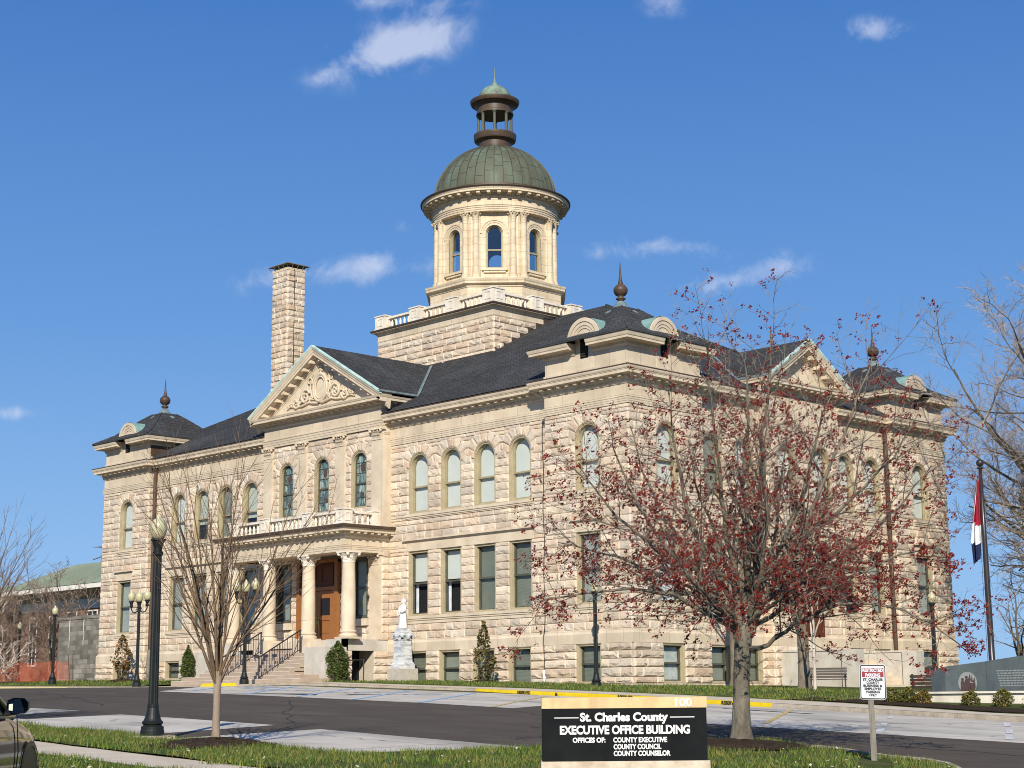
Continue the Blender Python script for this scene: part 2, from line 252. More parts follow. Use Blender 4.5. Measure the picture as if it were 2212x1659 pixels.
# ------------------------------------------------------------------ mesh helpers (u = -X along the long front, v = Y into the building, z up)
ORIGIN = {}
class MB:
    def __init__(s): s.v = []; s.f = []; s.mi = []; s.t = []; s.cur = 0; s.tint = (1, 1, 1); s.tinted = False
    def m(s, i): s.cur = i; return s
    def add(s, vs, fs, tint=None):
        b = len(s.v); s.v.extend(vs); s.f.extend([tuple(i+b for i in f) for f in fs]); s.mi.extend([s.cur]*len(fs))
        if tint is not None: s.tinted = True
        s.t.extend([tint or s.tint]*len(vs))
    def quad(s, a, b, c, d): s.add([a, b, c, d], [(0, 1, 2, 3)])
    def poly(s, pts): s.add(list(pts), [tuple(range(len(pts)))])
    def hexa(s, p): s.add(p, [(0, 3, 2, 1), (4, 5, 6, 7), (0, 1, 5, 4), (1, 2, 6, 5), (2, 3, 7, 6), (3, 0, 4, 7)])
    def box(s, x0, x1, y0, y1, z0, z1): s.hexa([(x0, y0, z0), (x1, y0, z0), (x1, y1, z0), (x0, y1, z0), (x0, y0, z1), (x1, y0, z1), (x1, y1, z1), (x0, y1, z1)])
    def ubox(s, u0, u1, v0, v1, z0, z1): s.box(min(-u0, -u1), max(-u0, -u1), min(v0, v1), max(v0, v1), z0, z1)
    def lathe(s, cx, cy, prof, n=24, a0=0, flute=0, nf=0, cap=True):
        vs = []
        for r, z in prof:
            for k in range(n):
                a = a0+2*pi*k/n; rr = r*(1-flute*(.5+.5*cos(nf*(a-a0)))) if flute else r
                vs.append((cx+rr*cos(a), cy+rr*sin(a), z))
        fs = []
        for i in range(len(prof)-1):
            for k in range(n):
                k2 = (k+1) % n; fs.append((i*n+k, i*n+k2, (i+1)*n+k2, (i+1)*n+k))
        if cap: fs.append(tuple(range(n-1, -1, -1))); fs.append(tuple((len(prof)-1)*n+k for k in range(n)))
        s.add(vs, fs)
    def tube(s, pts, rads, n=6, tint=None, cap=False):
        vs = []; fs = []; prev = None
        for i, p in enumerate(pts):
            p = Vector(p); a = Vector(pts[max(0, i-1)]); b = Vector(pts[min(len(pts)-1, i+1)]); d = (b-a)
            if d.length < 1e-6: d = Vector((0, 0, 1))
            d.normalize()
            x = (prev - d*prev.dot(d)) if prev is not None else d.orthogonal()
            if x.length < 1e-4: x = d.orthogonal()
            x.normalize(); prev = x; y = d.cross(x); r = rads[i] if isinstance(rads, (list, tuple)) else rads
            for k in range(n):
                q = p+(x*cos(2*pi*k/n)+y*sin(2*pi*k/n))*r; vs.append((q.x, q.y, q.z))
        for i in range(len(pts)-1):
            for k in range(n): k2 = (k+1) % n; fs.append((i*n+k, i*n+k2, (i+1)*n+k2, (i+1)*n+k))
        if cap: fs.append(tuple(range(n-1, -1, -1))); fs.append(tuple((len(pts)-1)*n+k for k in range(n)))
        s.add(vs, fs, tint)
    def sphere(s, c, r, n=10, m=6, sc=(1, 1, 1)):
        prof = [(max(1e-3, sin(pi*i/m)), -cos(pi*i/m)) for i in range(m+1)]
        vs = [(c[0]+r*sc[0]*p*cos(2*pi*k/n), c[1]+r*sc[1]*p*sin(2*pi*k/n), c[2]+r*sc[2]*z) for p, z in prof for k in range(n)]
        s.add(vs, [(i*n+k, i*n+(k+1) % n, (i+1)*n+(k+1) % n, (i+1)*n+k) for i in range(m) for k in range(n)])
    def build(s, name, mats, parent=None, smooth=False, kind=None, label=None):
        root = parent
        while root is not None and root.parent is not None: root = root.parent
        o = ORIGIN.get(root.name, (0, 0, 0)) if root is not None else (0, 0, 0)
        me = bpy.data.meshes.new(name)
        me.from_pydata([(x-o[0], y-o[1], z-o[2]) for x, y, z in s.v], [], s.f)
        for m in (mats if isinstance(mats, (list, tuple)) else [mats]): me.materials.append(MATS[m])
        if any(s.mi): me.polygons.foreach_set('material_index', s.mi)
        if smooth: me.polygons.foreach_set('use_smooth', [True]*len(s.f))
        if s.tinted:
            a = me.attributes.new('tint', 'FLOAT_COLOR', 'POINT'); fl = []
            for t in s.t: fl.extend((*t, 1))
            a.data.foreach_set('color', fl)
        ob = bpy.data.objects.new(name, me); COL.objects.link(ob)
        if parent is not None: ob.parent = parent
        if kind: ob['kind'] = kind
        if label: ob['label'] = label
        return ob
def smooth_angle(ob, deg=40):
    me = ob.data; me.polygons.foreach_set('use_smooth', [True]*len(me.polygons)); me.set_sharp_from_angle(angle=radians(deg)); return ob
def thing(name, label, cat, loc, group=None):
    o = bpy.data.objects.new(name, None); COL.objects.link(o); o.location = loc; o['label'] = label; o['category'] = cat; o.empty_display_size = .3
    if group: o['group'] = group
    ORIGIN[o.name] = tuple(loc); return o
def tag(o, label, cat, group=None):
    o['label'] = label; o['category'] = cat
    if group: o['group'] = group
    return o
def copy_tree(o, parent=None):
    c = o.copy(); COL.objects.link(c)
    if parent is not None: c.parent = parent
    for ch in list(o.children): copy_tree(ch, c)
    return c
class Fr:
    """wall frame: s along the wall, d outward, z up"""
    def __init__(s, o, a, n): s.o = o; s.a = a; s.n = n
    def P(s, q, d, z): return (s.o[0]+s.a[0]*q+s.n[0]*d, s.o[1]+s.a[1]*q+s.n[1]*d, z)
    def box(s, mb, s0, s1, d0, d1, z0, z1):
        mb.hexa([s.P(s0, d0, z0), s.P(s1, d0, z0), s.P(s1, d1, z0), s.P(s0, d1, z0), s.P(s0, d0, z1), s.P(s1, d0, z1), s.P(s1, d1, z1), s.P(s0, d1, z1)])
    def prism(s, mb, pts, d0, d1):
        n = len(pts); mb.add([s.P(q, d0, z) for q, z in pts]+[s.P(q, d1, z) for q, z in pts], [tuple(range(n)), tuple(range(2*n-1, n-1, -1))]+[(i, (i+1) % n, n+(i+1) % n, n+i) for i in range(n)])
    def ring(s, mb, outer, inner, d0, d1, closed=True):
        n = len(outer); vs = [s.P(q, d1, z) for q, z in outer]+[s.P(q, d1, z) for q, z in inner]+[s.P(q, d0, z) for q, z in outer]+[s.P(q, d0, z) for q, z in inner]; fs = []
        for i in range(n if closed else n-1):
            j = (i+1) % n; fs += [(i, j, n+j, n+i), (n+i, n+j, 3*n+j, 3*n+i), (i, 2*n+i, 2*n+j, j)]
        mb.add(vs, fs)
FF = lambda v: Fr((0, v), (-1, 0), (0, -1))
FS = lambda u: Fr((-u, 0), (0, 1), (1, 0))
def contour(sc, w, z0, z1, arch, inset=0, n=14):
    h = w/2-inset; a = z0+inset
    if not arch: return [(sc-h, a), (sc-h, z1-inset), (sc+h, z1-inset), (sc+h, a)]
    zs = z1-w/2; return [(sc-h, a)]+[(sc-h*cos(pi*i/n), zs+h*sin(pi*i/n)) for i in range(n+1)]+[(sc+h, a)]
def sweep(mb, path, prof, cap=True):
    """profile (d,z) carried along a plan path of (u,v); outward is left of travel in X,Y"""
    P = [Vector((-u, v)) for u, v in path]; nrm = []
    for i in range(len(P)-1): d = (P[i+1]-P[i]).normalized(); nrm.append(Vector((-d.y, d.x)))
    rows = []
    for i, p in enumerate(P):
        if i == 0: m = nrm[0]
        elif i == len(P)-1: m = nrm[-1]
        else: m = (nrm[i-1]+nrm[i])/(1+nrm[i-1].dot(nrm[i]))
        rows.append([(p.x+m.x*d, p.y+m.y*d, z) for d, z in prof])
    k = len(prof); vs = [q for r in rows for q in r]
    fs = [(i*k+j, (i+1)*k+j, (i+1)*k+j+1, i*k+j+1) for i in range(len(P)-1) for j in range(k-1)]
    if cap: fs += [tuple(range(k)), tuple((len(P)-1)*k+j for j in range(k-1, -1, -1))]
    mb.add(vs, fs)
def along(mb, path, spacing, width, d0, d1, z0, z1, end=.12):
    for i in range(len(path)-1):
        a = Vector((-path[i][0], path[i][1])); b = Vector((-path[i+1][0], path[i+1][1])); L = (b-a).length; d = (b-a)/L; n = (-d.y, d.x)
        if L < spacing*.6: continue
        k = max(1, round((L-2*end)/spacing)); f = Fr((a.x, a.y), (d.x, d.y), n)
        for j in range(k+1):
            q = end+(L-2*end)*j/k; f.box(mb, q-width/2, q+width/2, d0, d1, z0, z1)

# ------------------------------------------------------------------ terrain
def interp(x, xs, ys):
    if x <= xs[0]: return ys[0]
    for i in range(1, len(xs)):
        if x <= xs[i]: return ys[i-1]+(ys[i]-ys[i-1])*(x-xs[i-1])/(xs[i]-xs[i-1])
    return ys[-1]
def lot(u, v): return interp(u, [-60, -22, -14.25, -8, .8, 12.2, 26, 45, 70], [-2.2, -.87, -.56, -.29, .02, .40, .36, .6, .8])+.0065*(v+8)
def base_z(u): return interp(u, [-40, 0, 5, 13, 42, 70], [-1.0, .25, .41, .6, 1.04, 1.3])
def kerb_v(u): return interp(u, [-40, -24, -15, 1, 70], [-15, -11.7, -9.9, -8, -8])
def gz(u, v):
    kv = kerb_v(u)
    if v < kv: return lot(u, v)
    t = min(1, max(0, (v+6.3)/6.3)); return (1-t)*(lot(u, kv)+.13)+t*base_z(u)
def sheet(name, pts, zf, m, step=2.5, thick=0, parent=None, kind='structure', smooth=True):
    bm = bmesh.new(); bm.faces.new([bm.verts.new((-u, v, 0)) for u, v in pts])
    us = [-p[0] for p in pts]; vs = [p[1] for p in pts]
    for ax, lo, hi in ((0, min(us), max(us)), (1, min(vs), max(vs))):
        k = lo+step
        while k < hi:
            co = (k, 0, 0) if ax == 0 else (0, k, 0); no = (1, 0, 0) if ax == 0 else (0, 1, 0)
            bmesh.ops.bisect_plane(bm, geom=bm.verts[:]+bm.edges[:]+bm.faces[:], plane_co=co, plane_no=no, dist=1e-4); k += step
    for v in bm.verts: v.co.z = zf(-v.co.x, v.co.y)-thick
    bmesh.ops.recalc_face_normals(bm, faces=bm.faces[:])
    if thick:
        r = bmesh.ops.extrude_face_region(bm, geom=bm.faces[:])
        for g in r['geom']:
            if isinstance(g, bmesh.types.BMVert): g.co.z += thick
        bmesh.ops.recalc_face_normals(bm, faces=bm.faces[:])
    me = bpy.data.meshes.new(name); bm.to_mesh(me); bm.free(); me.materials.append(MATS[m])
    ob = bpy.data.objects.new(name, me); COL.objects.link(ob)
    if kind: ob['kind'] = kind
    if parent is not None: ob.parent = parent
    return ob
# ------------------------------------------------------------------ setting
def strip(name, us, va, vb, zf, m, nv=3, thick=0, kind='structure', parent=None, mb=None, build=True):
    mb = mb or MB(); nu = len(us); vs = []
    for u in us:
        a, b = va(u), vb(u)
        for j in range(nv+1): v = a+(b-a)*j/nv; vs.append((-u, v, zf(u, v)))
    k = nv+1; fs = [(i*k+j, i*k+j+1, (i+1)*k+j+1, (i+1)*k+j) for i in range(nu-1) for j in range(nv)]
    mb.add(vs, fs)
    if thick:      # edge faces towards -v
        e = [(-u, va(u), zf(u, va(u))) for u in us]+[(-u, va(u), zf(u, va(u))-thick) for u in us]
        mb.add(e, [(i, i+1, nu+i+1, nu+i) for i in range(nu-1)])
    return mb.build(name, m, parent, smooth=False, kind=kind) if build else mb
fr_ = lambda a, b, st: [a+(b-a)*i/max(1, round(abs(b-a)/st)) for i in range(max(1, round(abs(b-a)/st))+1)]
gu = fr_(-110, 130, 3); gv = fr_(-95, 140, 2.5)
mb = MB(); mb.add([(-u, v, gz(u, v)-(.12 if v < kerb_v(u)+.4 or u > -30 and v > 0 else .05)) for u in gu for v in gv], [(i*len(gv)+j, i*len(gv)+j+1, (i+1)*len(gv)+j+1, (i+1)*len(gv)+j) for i in range(len(gu)-1) for j in range(len(gv)-1)])
mb.build('ground', 'ground', kind='structure')
mb = MB(); mb.quad((-1800, -1800, -3.2), (1800, -1800, -3.2), (1800, 1800, -3.2), (-1800, 1800, -3.2)); mb.build('far_land', 'ground', kind='structure')
lotu = fr_(60, -60, 2)
lot_ob = strip('parking_lot', lotu, lambda u: -36.2, lambda u: kerb_v(u)+.05, lot, 'asphalt', 12)
o4 = lambda k: (lambda u, v: lot(u, v)+.004*k)
concrete = [
    [(6.2, -18.75), (2.7, -18.55), (-3.05, -17.6-.7), (-11.63, -18.28), (-10.6, -16.0), (-8.2, -11.6), (-8, -9.15), (1, -8.05), (17, -8.05)],
    [(-11, -16.1), (-15, -20.0), (-21.15, -20.3), (-25.7, -20.75), (-29.2, -21.3), (-44, -23), (-44, -15.8), (-24, -11.8), (-15, -10), (-8.4, -9.2), (-8.6, -11.6)],
    [(30, -32.6), (30, -31.6), (-6.1, -30.61), (-8.39, -30.28), (-9.6, -32.5)],
    [(30, -33.7), (-11.68, -33.5), (-10.53, -30.4), (-13, -30.1), (-16.12, -29.93), (-17.95, -34.4), (-18.2, -35.3), (30, -35.3)],
    [(-18.71, -32.9), (-17.93, -30.1), (-25.05, -30.67), (-25.3, -35.3), (-19.6, -35.3)],
]
for p in concrete: sheet('concrete_bay', p, o4(1), 'concrete_lot', 2.5)
for k, p in enumerate([[(-.3, -15.5), (-.6, -14.2), (-1, -13.3), (.4, -14.6)], [(3, -17.4), (2.2, -16.5), (1.4, -15.2), (-.2, -16.6)], [(-14.5, -12.3), (-14.2, -12.0), (-18, -12.6), (-18, -12.9)], [(-8, -33.1), (-9, -33.05), (-10, -33.3), (-8, -33.4)]]):
    sheet('patch', p, o4(2), 'tar', 3, parent=lot_ob, kind=None)
# kerbs
def kerb(name, a, b, m, vfun=kerb_v, h=.13, w=.16, seg=2.4, gap=.012, zf=lot, parent=None, lean=.02):
    us = fr_(a, b, seg); mb = MB(); sg = 1 if b < a else -1
    for i in range(len(us)-1):
        u0, u1 = us[i]-sg*gap/2, us[i+1]+sg*gap/2; p = []
        for dz in (0, 1):
            for u, dv in ((u0, 0), (u1, 0), (u1, w), (u0, w)):
                v = vfun(u); p.append((-u, v+dv+(lean if dz and dv == 0 else 0), zf(u, v)+(h if dz else -.25)))
        mb.hexa(p)
    return mb.build(name, m, parent, kind=None if parent is not None else 'structure')
kerb('kerb', 31.8, 1, 'kerb'); yk = kerb('yellow_kerb', 1, -14.4, 'yellow_paint', h=.134); kerb('kerb', -14.4, -60, 'kerb'); kerb('pale_yellow_kerb', 60, 31.8, 'yellow_pale')
walk_top = lambda u: interp(u, [-60, -22, -15, -8, 0, 13, 14.2, 27.6, 28.5, 70], [-16, -9.9, -7.4, -7.0, -6.0, -6.2, -3.2, -3.2, -6.0, -5.6])
zw = lambda u, v: lot(u, kerb_v(u))+.135+max(0, v-kerb_v(u))*.012
strip('upper_sidewalk', fr_(62, -60, 1.0), lambda u: kerb_v(u)+.15, lambda u: walk_top(u)+.03, zw, 'sidewalk', 2)
lz = lambda u, v: max(gz(u, v), zw(u, v)-.02)+.02
def lawn_z(u, v):
    a = walk_top(u); t = min(1, max(0, (v-a)/max(.5, 6-max(0, a+6)))); s = min(1, max(0, (v-a)/5.5))
    return zw(u, a)+.02+s*(max(base_z(u), zw(u, a))-zw(u, a))
strip('lawn', fr_(63, 28.4, 1.0)+[], walk_top, lambda u: .3 if u < 42.3 else 14, lawn_z, 'lawn', 6, .1)
strip('lawn', fr_(13.1, .0, .8), walk_top, lambda u: .3, lawn_z, 'lawn', 6, .1)
strip('lawn', fr_(0, -60, 1.5), walk_top, lambda u: 60, lawn_z, 'lawn', 30, .1)
# near verge, walk, strip, street
mound = lambda u, v: lot(u, v)+.05+.035*noise.noise((u*.5, v*.5, 3))
verge = [(60, -35.0)]+[(u, -35+.14*noise.noise((u*.8, 0, 0))) for u in fr_(20, -25, .7)]+[(-25.2, -30.7), (-25.1, -27), (-25.6, -25.9), (-26.4, -25.6), (-27.4, -26.3), (-28.5, -26.85), (-29.6, -27.6), (-30.4, -28.15), (-31.3, -28.35), (-32.1, -28.9), (-33.2, -30.2), (-34.6, -32.6), (-36.5, -38.1)]+[(u, interp(u, [-40, -25.1, -18.9, 60], [-38.6, -37.66, -37.25, -35.95])+.08*noise.noise((u*1.1, 7, 0))) for u in fr_(-36, 20, .7)]+[(60, -36.3)]
sheet('verge', verge, mound, 'lawn', 1.0)
wa = lambda u: interp(u, [-40, -25.1, -18.9, 60], [-38.6, -37.66, -37.25, -35.95])
strip('near_sidewalk', fr_(60, -60, 1.5), lambda u: wa(u)-1.50, lambda u: wa(u)+.14, lambda u, v: lot(u, v)+.02, 'sidewalk', 2)
strip('near_strip', fr_(60, -60, 1.0), lambda u: wa(u)-3.9, lambda u: wa(u)-1.40+.05*noise.noise((u*1.3, 2, 0)), mound, 'lawn', 5, .2)
strip('street', fr_(60, -60, 4), lambda u: -75, lambda u: wa(u)-3.9, lambda u, v: lot(u, v)-.12, 'street', 6)
pk = kerb('verge_kerb', -28.2, -33, 'kerb', lambda u: interp(u, [-33, -32.1, -31.3, -30.4, -29.6, -28.5], [-30.0, -28.9, -28.35, -28.15, -27.6, -26.85]), h=.09, w=-.12, seg=.8, gap=.0)
# parking lines and symbols
def band(name, pts, w, m, k=3, parent=lot_ob):
    mb = MB()
    for i in range(len(pts)-1):
        a, b = Vector(pts[i]), Vector(pts[i+1]); d = (b-a).normalized(); n = Vector((-d.y, d.x))*w/2; L = (b-a).length; q = max(1, int(L/1.2)); row = []
        for j in range(q+1):
            c = a+(b-a)*j/q
            for s in (-1, 1): e = c+n*s; row.append((-e.x, e.y, lot(e.x, e.y)+.004*k))
        mb.add(row, [(2*j, 2*j+1, 2*j+3, 2*j+2) for j in range(q)])
    return mb.build(name, m, parent)
for a, b in (((11.37, -8.63), (1.84, -18.07)), ((7.4, -8.76), (-1.1, -18.02)), ((3.91, -8.57), (-4.41, -18.32)), ((-.03, -8.95), (-7.57, -18.33)), ((15.2, -8.6), (6.0, -17.6))): band('parking_line', [a, b], .15, 'blue_line')
for a, b in (((-4.43, -9.65), (-10.83, -18.38)), ((-15.82, -10.75), (-21.03, -18.89)), ((-9.4, -10.6), (-14.0, -16.6))): band('parking_line', [a, b], .14, 'yellow_line')
for a, b in (((-20.17, -12.08), (-20.9, -13.3)), ((-22.4, -15.8), (-23.0, -16.8)), ((-23.9, -18.2), (-25.01, -20.03)), ((-23.97, -12.66), (-25.1, -14.6)), ((-25.8, -15.8), (-27.0, -17.9)), ((-27.3, -18.5), (-28.42, -20.43)), ((-27.6, -13.4), (-32, -21.0))): band('parking_line', [a, b], .16, 'white_line')
for k in range(5): band('parking_line', [(13.9-k*1.0, -9.2-k*.9), (11.0-k*1.0, -9.9-k*.9)], .12, 'blue_line')
rgc = random.Random(12)
for (u0, v0, u1, v1) in ((12, -21, -6, -28), (-4, -20.5, -16, -29.5), (-13, -19.4, -26, -29), (20, -26, 4, -24.5), (-20, -22.5, -33, -25.5), (2, -22, -1, -29)):
    pts = []
    for i in range(15): t = i/14; pts.append((u0+(u1-u0)*t+rgc.gauss(0, .16), v0+(v1-v0)*t+rgc.gauss(0, .10)))
    band('sealed_crack', pts, .05, 'tar', 1)
def wheelchair(cu, cv):
    mb = MB(); ax = Vector((-.72, -.69)); ay = Vector((.69, -.72))
    def P(a, b): q = Vector((cu, cv))+ax*a*1.15+ay*b*1.15; return (-q.x, q.y, lot(q.x, q.y)+.016)
    def arc(cx, cy, r, w, a0, a1, n=14):
        vs = []
        for i in range(n+1):
            t = radians(a0+(a1-a0)*i/n)
            for rr in (r-w/2, r+w/2): vs.append(P(cx+rr*cos(t), cy+rr*sin(t)))
        mb.add(vs, [(2*i, 2*i+1, 2*i+3, 2*i+2) for i in range(n)])
    def ln(x0, y0, x1, y1, w=.14):
        d = Vector((x1-x0, y1-y0)).normalized(); n = Vector((-d.y, d.x))*w/2; mb.quad(P(x0+n.x, y0+n.y), P(x1+n.x, y1+n.y), P(x1-n.x, y1-n.y), P(x0-n.x, y0-n.y))
    arc(0, -.25, .42, .13, 130, 400); arc(-.05, .95, .06, .16, 0, 360); ln(-.05, .72, .02, .02); ln(.0, .38, .38, .38); ln(.0, .05, .42, .05); ln(.42, .08, .58, -.42)
    mb.build('wheelchair_symbol', 'blue_line', lot_ob)
for c in ((5.91, -12.67), (2.47, -12.55), (-.79, -12.46)): wheelchair(*c)
FONT_CACHE = {}
def text(name, s, size, m, M4, parent=None, sx=1.0, bold=.0, ext=.004, align='CENTER', spacing=1.0):
    cu = bpy.data.curves.new(name, 'FONT'); cu.body = s; cu.size = size; cu.extrude = ext; cu.offset = bold; cu.align_x = align; cu.space_character = spacing; cu.resolution_u = 4
    to = bpy.data.objects.new(name, cu); COL.objects.link(to); dg = bpy.context.evaluated_depsgraph_get(); me = bpy.data.meshes.new_from_object(to.evaluated_get(dg)); bpy.data.objects.remove(to); bpy.data.curves.remove(cu)
    root = parent
    while root is not None and root.parent is not None: root = root.parent
    o = Vector(ORIGIN.get(root.name, (0, 0, 0))) if root is not None else Vector()
    me.transform(Matrix.Translation(-o) @ M4 @ Matrix.Diagonal((sx, 1, 1, 1))); me.materials.clear(); me.materials.append(MATS[m])
    ob = bpy.data.objects.new(name, me); COL.objects.link(ob)
    if parent is not None: ob.parent = parent
    return ob
def face_mat(pos, right, normal):
    r = Vector(right).normalized(); n = Vector(normal).normalized(); u = n.cross(r); m = Matrix((r, u, n)).transposed().to_4x4(); m.translation = Vector(pos); return m
for s, u, sz in (('RESERVED', -2.0, .15), ('\u267f', -3.9, .15), ('RESERVED', -7.6, .15), ('RESERVED', -12.6, .15), ('RESERVED', -10.2, .12)):
    v = kerb_v(u)
    if s == '\u267f':
        mb = MB(); f = FF(v-.012); z = lot(u, v)
        for a in (0,): f.box(mb, u-.07, u+.05, 0, .012, z+.02, z+.06); f.box(mb, u-.03, u+.03, 0, .012, z+.06, z+.12)
        mb.build('wheelchair_symbol', 'black_text', yk)
    else: text('lettering', s, sz, 'black_text', face_mat((-u, v-.004, lot(u, v)+.02), (1, kerb_v(u-1)-kerb_v(u), lot(u-1, v)-lot(u, v)), (0, -1, .1)), yk, 1.15, .004)

# ------------------------------------------------------------------ courthouse
UL, VL, PA, RC = 42.4, 25.08, 4.94, .45
BU0, BU1, BUC = 16.2, 26.0, 21.1           # front centre bay
SV0, SV1, SVC = 9.65, 15.4, 12.52          # side centre bay
ch = thing('courthouse', 'large tan rough-stone courthouse with a columned porch, green copper dome and slate roofs', 'courthouse', (-21.1, 12.5, .5))
CHS = 2.6, 12.12
COURSES = [2.6+(12.12-2.6)*i/26 for i in range(27)]
BCOURSES = [-.6, -.19, .22, .63, 1.03, 1.39, 1.72, 2.04]
stones = []
SHADES = [(1, 1, 1), (1.04, .99, .97), (.90, .88, .87), (1.06, 1.02, .96), (.84, .81, .79), (1.0, .93, .88), (1.1, 1.08, 1.04), (.95, .96, .98), (.95, .86, .80), (1, .98, .95)]
def stone_geo(fr, s0, s1, z0, z1, d, rng, amp=.07, pts=None):
    g = .010; s0 += g; s1 -= g; z0 += g; z1 -= g
    nx = max(3, min(6, 2+round((s1-s0)/.22))); rows = [0, .13, .40, .88, 1]; vs = []; w_ = s1-s0; mg_ = min(.045, w_*.2)
    a = amp*min(1, (z1-z0)/.3); tilt = rng.uniform(-.25, .25); led = rng.random(); bx = rng.uniform(.75, 1.15)
    xs_ = [0]+[mg_+(w_-2*mg_)*i/(nx-2) for i in range(nx-1)]+[w_]
    for j, t in enumerate(rows):
        for i in range(nx+1):
            edge = j in (0, 4) or i in (0, nx); x = xs_[i]/w_
            if edge: dd = d+rng.uniform(0, .006); jx = 0; jz = 0
            else:
                ch_ = rng.random() < .15+.6*led
                if j == 1: dd = a*(rng.uniform(.05, .3) if ch_ else rng.uniform(.65, .95))
                elif j == 2: dd = a*(rng.uniform(.45, 1.35) if ch_ else rng.uniform(.85, 1.1))
                else: dd = a*rng.uniform(.6, .95)
                dd = d+.008+bx*dd+a*(x-.5)*tilt; jx = rng.uniform(-.2, .2)/nx if 1 < i < nx-1 else 0; jz = rng.uniform(-.05, .10) if j == 2 else rng.uniform(-.03, .03)
            vs.append(fr.P(s0+w_*(x+jx), dd, z0+(z1-z0)*(t+jz)))
    k = nx+1; fs = []
    for j in range(4):
        for i in range(nx):
            q = [j*k+i, j*k+i+1, (j+1)*k+i+1, (j+1)*k+i]
            if rng.random() < .5: fs += [(q[0], q[1], q[2]), (q[0], q[2], q[3])]
            else: fs += [(q[0], q[1], q[3]), (q[1], q[2], q[3])]
    b = len(vs); vs += [fr.P(s0, d-.06, z0), fr.P(s1, d-.06, z0), fr.P(s1, d-.06, z1), fr.P(s0, d-.06, z1)]
    fs += [tuple([b, b+1]+list(range(nx, -1, -1))), tuple([b+2, b+3]+list(range(4*k, 5*k))), (b+1, b+2, 5*k-1, 4*k-1, 3*k-1, 2*k-1, k-1), (b+3, b, 0, k, 2*k, 3*k, 4*k)]
    return vs, fs
def add_stone(fr, s0, s1, z0, z1, d, rng, kind='main', amp=.047, pale=False):
    c = Vector(fr.P((s0+s1)/2, d, (z0+z1)/2)); v = cam.matrix_world.translation-c; L = v.length; n = Vector((*fr.n, 0))
    sc = (s1-s0)*(z1-z0)*max(0, n.dot(v)/L)/L**2*1e5
    sh = rng.choice(SHADES); j = rng.uniform(.93, 1.07); sh = tuple(x*j for x in sh)
    if pale: sh = tuple(1.05*(.5*x+.55) for x in sh)
    stones.append((sc, kind, *stone_geo(fr, s0, s1, z0, z1, d, rng, amp), sh))
def lay(fr, s0, s1, courses, d, rng, excl=(), kind='main', lens=(.5, 1.15), amp=.047, pale=False):
    """rock-faced courses between s0 and s1, leaving out (a, b, z0, z1[, fn]) areas"""
    for ci in range(len(courses)-1):
        zs = [courses[ci], courses[ci+1]]
        for e in excl:
            for z in e[2:4]:
                if zs[0]+.09 < z < zs[-1]-.09 and all(abs(z-q) > .09 for q in zs): zs.append(z)
        zs.sort()
        for k in range(len(zs)-1):
            za, zb = zs[k], zs[k+1]; cut = []
            for e in excl:
                if min(zb, e[3])-max(za, e[2]) > .045:
                    a, b = e[0], e[1]
                    if len(e) > 4: a, b = e[4](za, zb)
                    if b > a: cut.append((a, b))
            cut.sort(); x = s0; free = []
            for a, b in cut:
                if a > x: free.append((x, min(a, s1)))
                x = max(x, b)
            if x < s1: free.append((x, s1))
            for a, b in free:
                if b-a < .06: continue
                p = a+ (rng.uniform(.3, .8) if ci % 2 and b-a > 1.2 else 0)
                cuts = [a] if p == a else [a, p]
                while b-cuts[-1] > lens[1]*1.15: cuts.append(cuts[-1]+rng.uniform(*lens))
                if b-cuts[-1] < .22 and len(cuts) > 1: cuts.pop()
                cuts.append(b)
                for i in range(len(cuts)-1): add_stone(fr, cuts[i], cuts[i+1], za, zb, d, rng, kind, amp, pale)
def voussoirs(fr, sc, w, ztop, d, rng, zcap=11.99, n=7):
    r0 = w/2+.015; zs = ztop-w/2; r1 = .62
    mb = MB()
    for i in range(n):
        a0, a1 = pi*i/n+.012, pi*(i+1)/n-.012; am = (a0+a1)/2
        def out(a):
            r = r0+r1*(.72 if i in (0, n-1) else .95); x, z = -r*cos(a), zs+r*sin(a)
            if z > zcap: f = (zcap-zs)/(z-zs); x, z = x*f, zcap
            return (sc+x, z)
        p = [(sc-r0*cos(a0), zs+r0*sin(a0)), (sc-r0*cos(am), zs+r0*sin(am)), (sc-r0*cos(a1), zs+r0*sin(a1)), out(a1), out(am), out(a0)]
        cx = sum(q for q, z in p)/6; cz = sum(z for q, z in p)/6
        vs = [fr.P(q, d+.005, z) for q, z in p]+[fr.P(cx+(q-cx)*.66+rng.uniform(-.03, .03), d+rng.uniform(.022, .05), cz+(z-cz)*.66) for q, z in p]+[fr.P(q, d-.06, z) for q, z in p]
        fs = [(k, (k+1) % 6, 6+(k+1) % 6, 6+k) for k in range(6)]+[(6, 7, 8, 9), (6, 9, 10, 11)]+[(12+k, 12+(k+1) % 6, (k+1) % 6, k) for k in range(6)]
        c = Vector(fr.P(cx, d, cz)); v = cam.matrix_world.translation-c; L = v.length; n3 = Vector((*fr.n, 0))
        sh = rng.choice(SHADES); stones.append((.3*max(0, n3.dot(v)/L)/L**2*1e5, 'main', vs, fs, sh))
def arch_cut(sc, w, ztop, extra=.36):
    zs = ztop-w/2; r = w/2+extra
    def f(za, zb):
        zm = max(za, zs)
        if zm <= zs: return (sc-w/2-.012-(.16 if zb > zs else 0), sc+w/2+.012+(.16 if zb > zs else 0))
        h = sqrt(max(.0, r*r-(zm-zs)**2)); return (sc-h, sc+h)
    return f
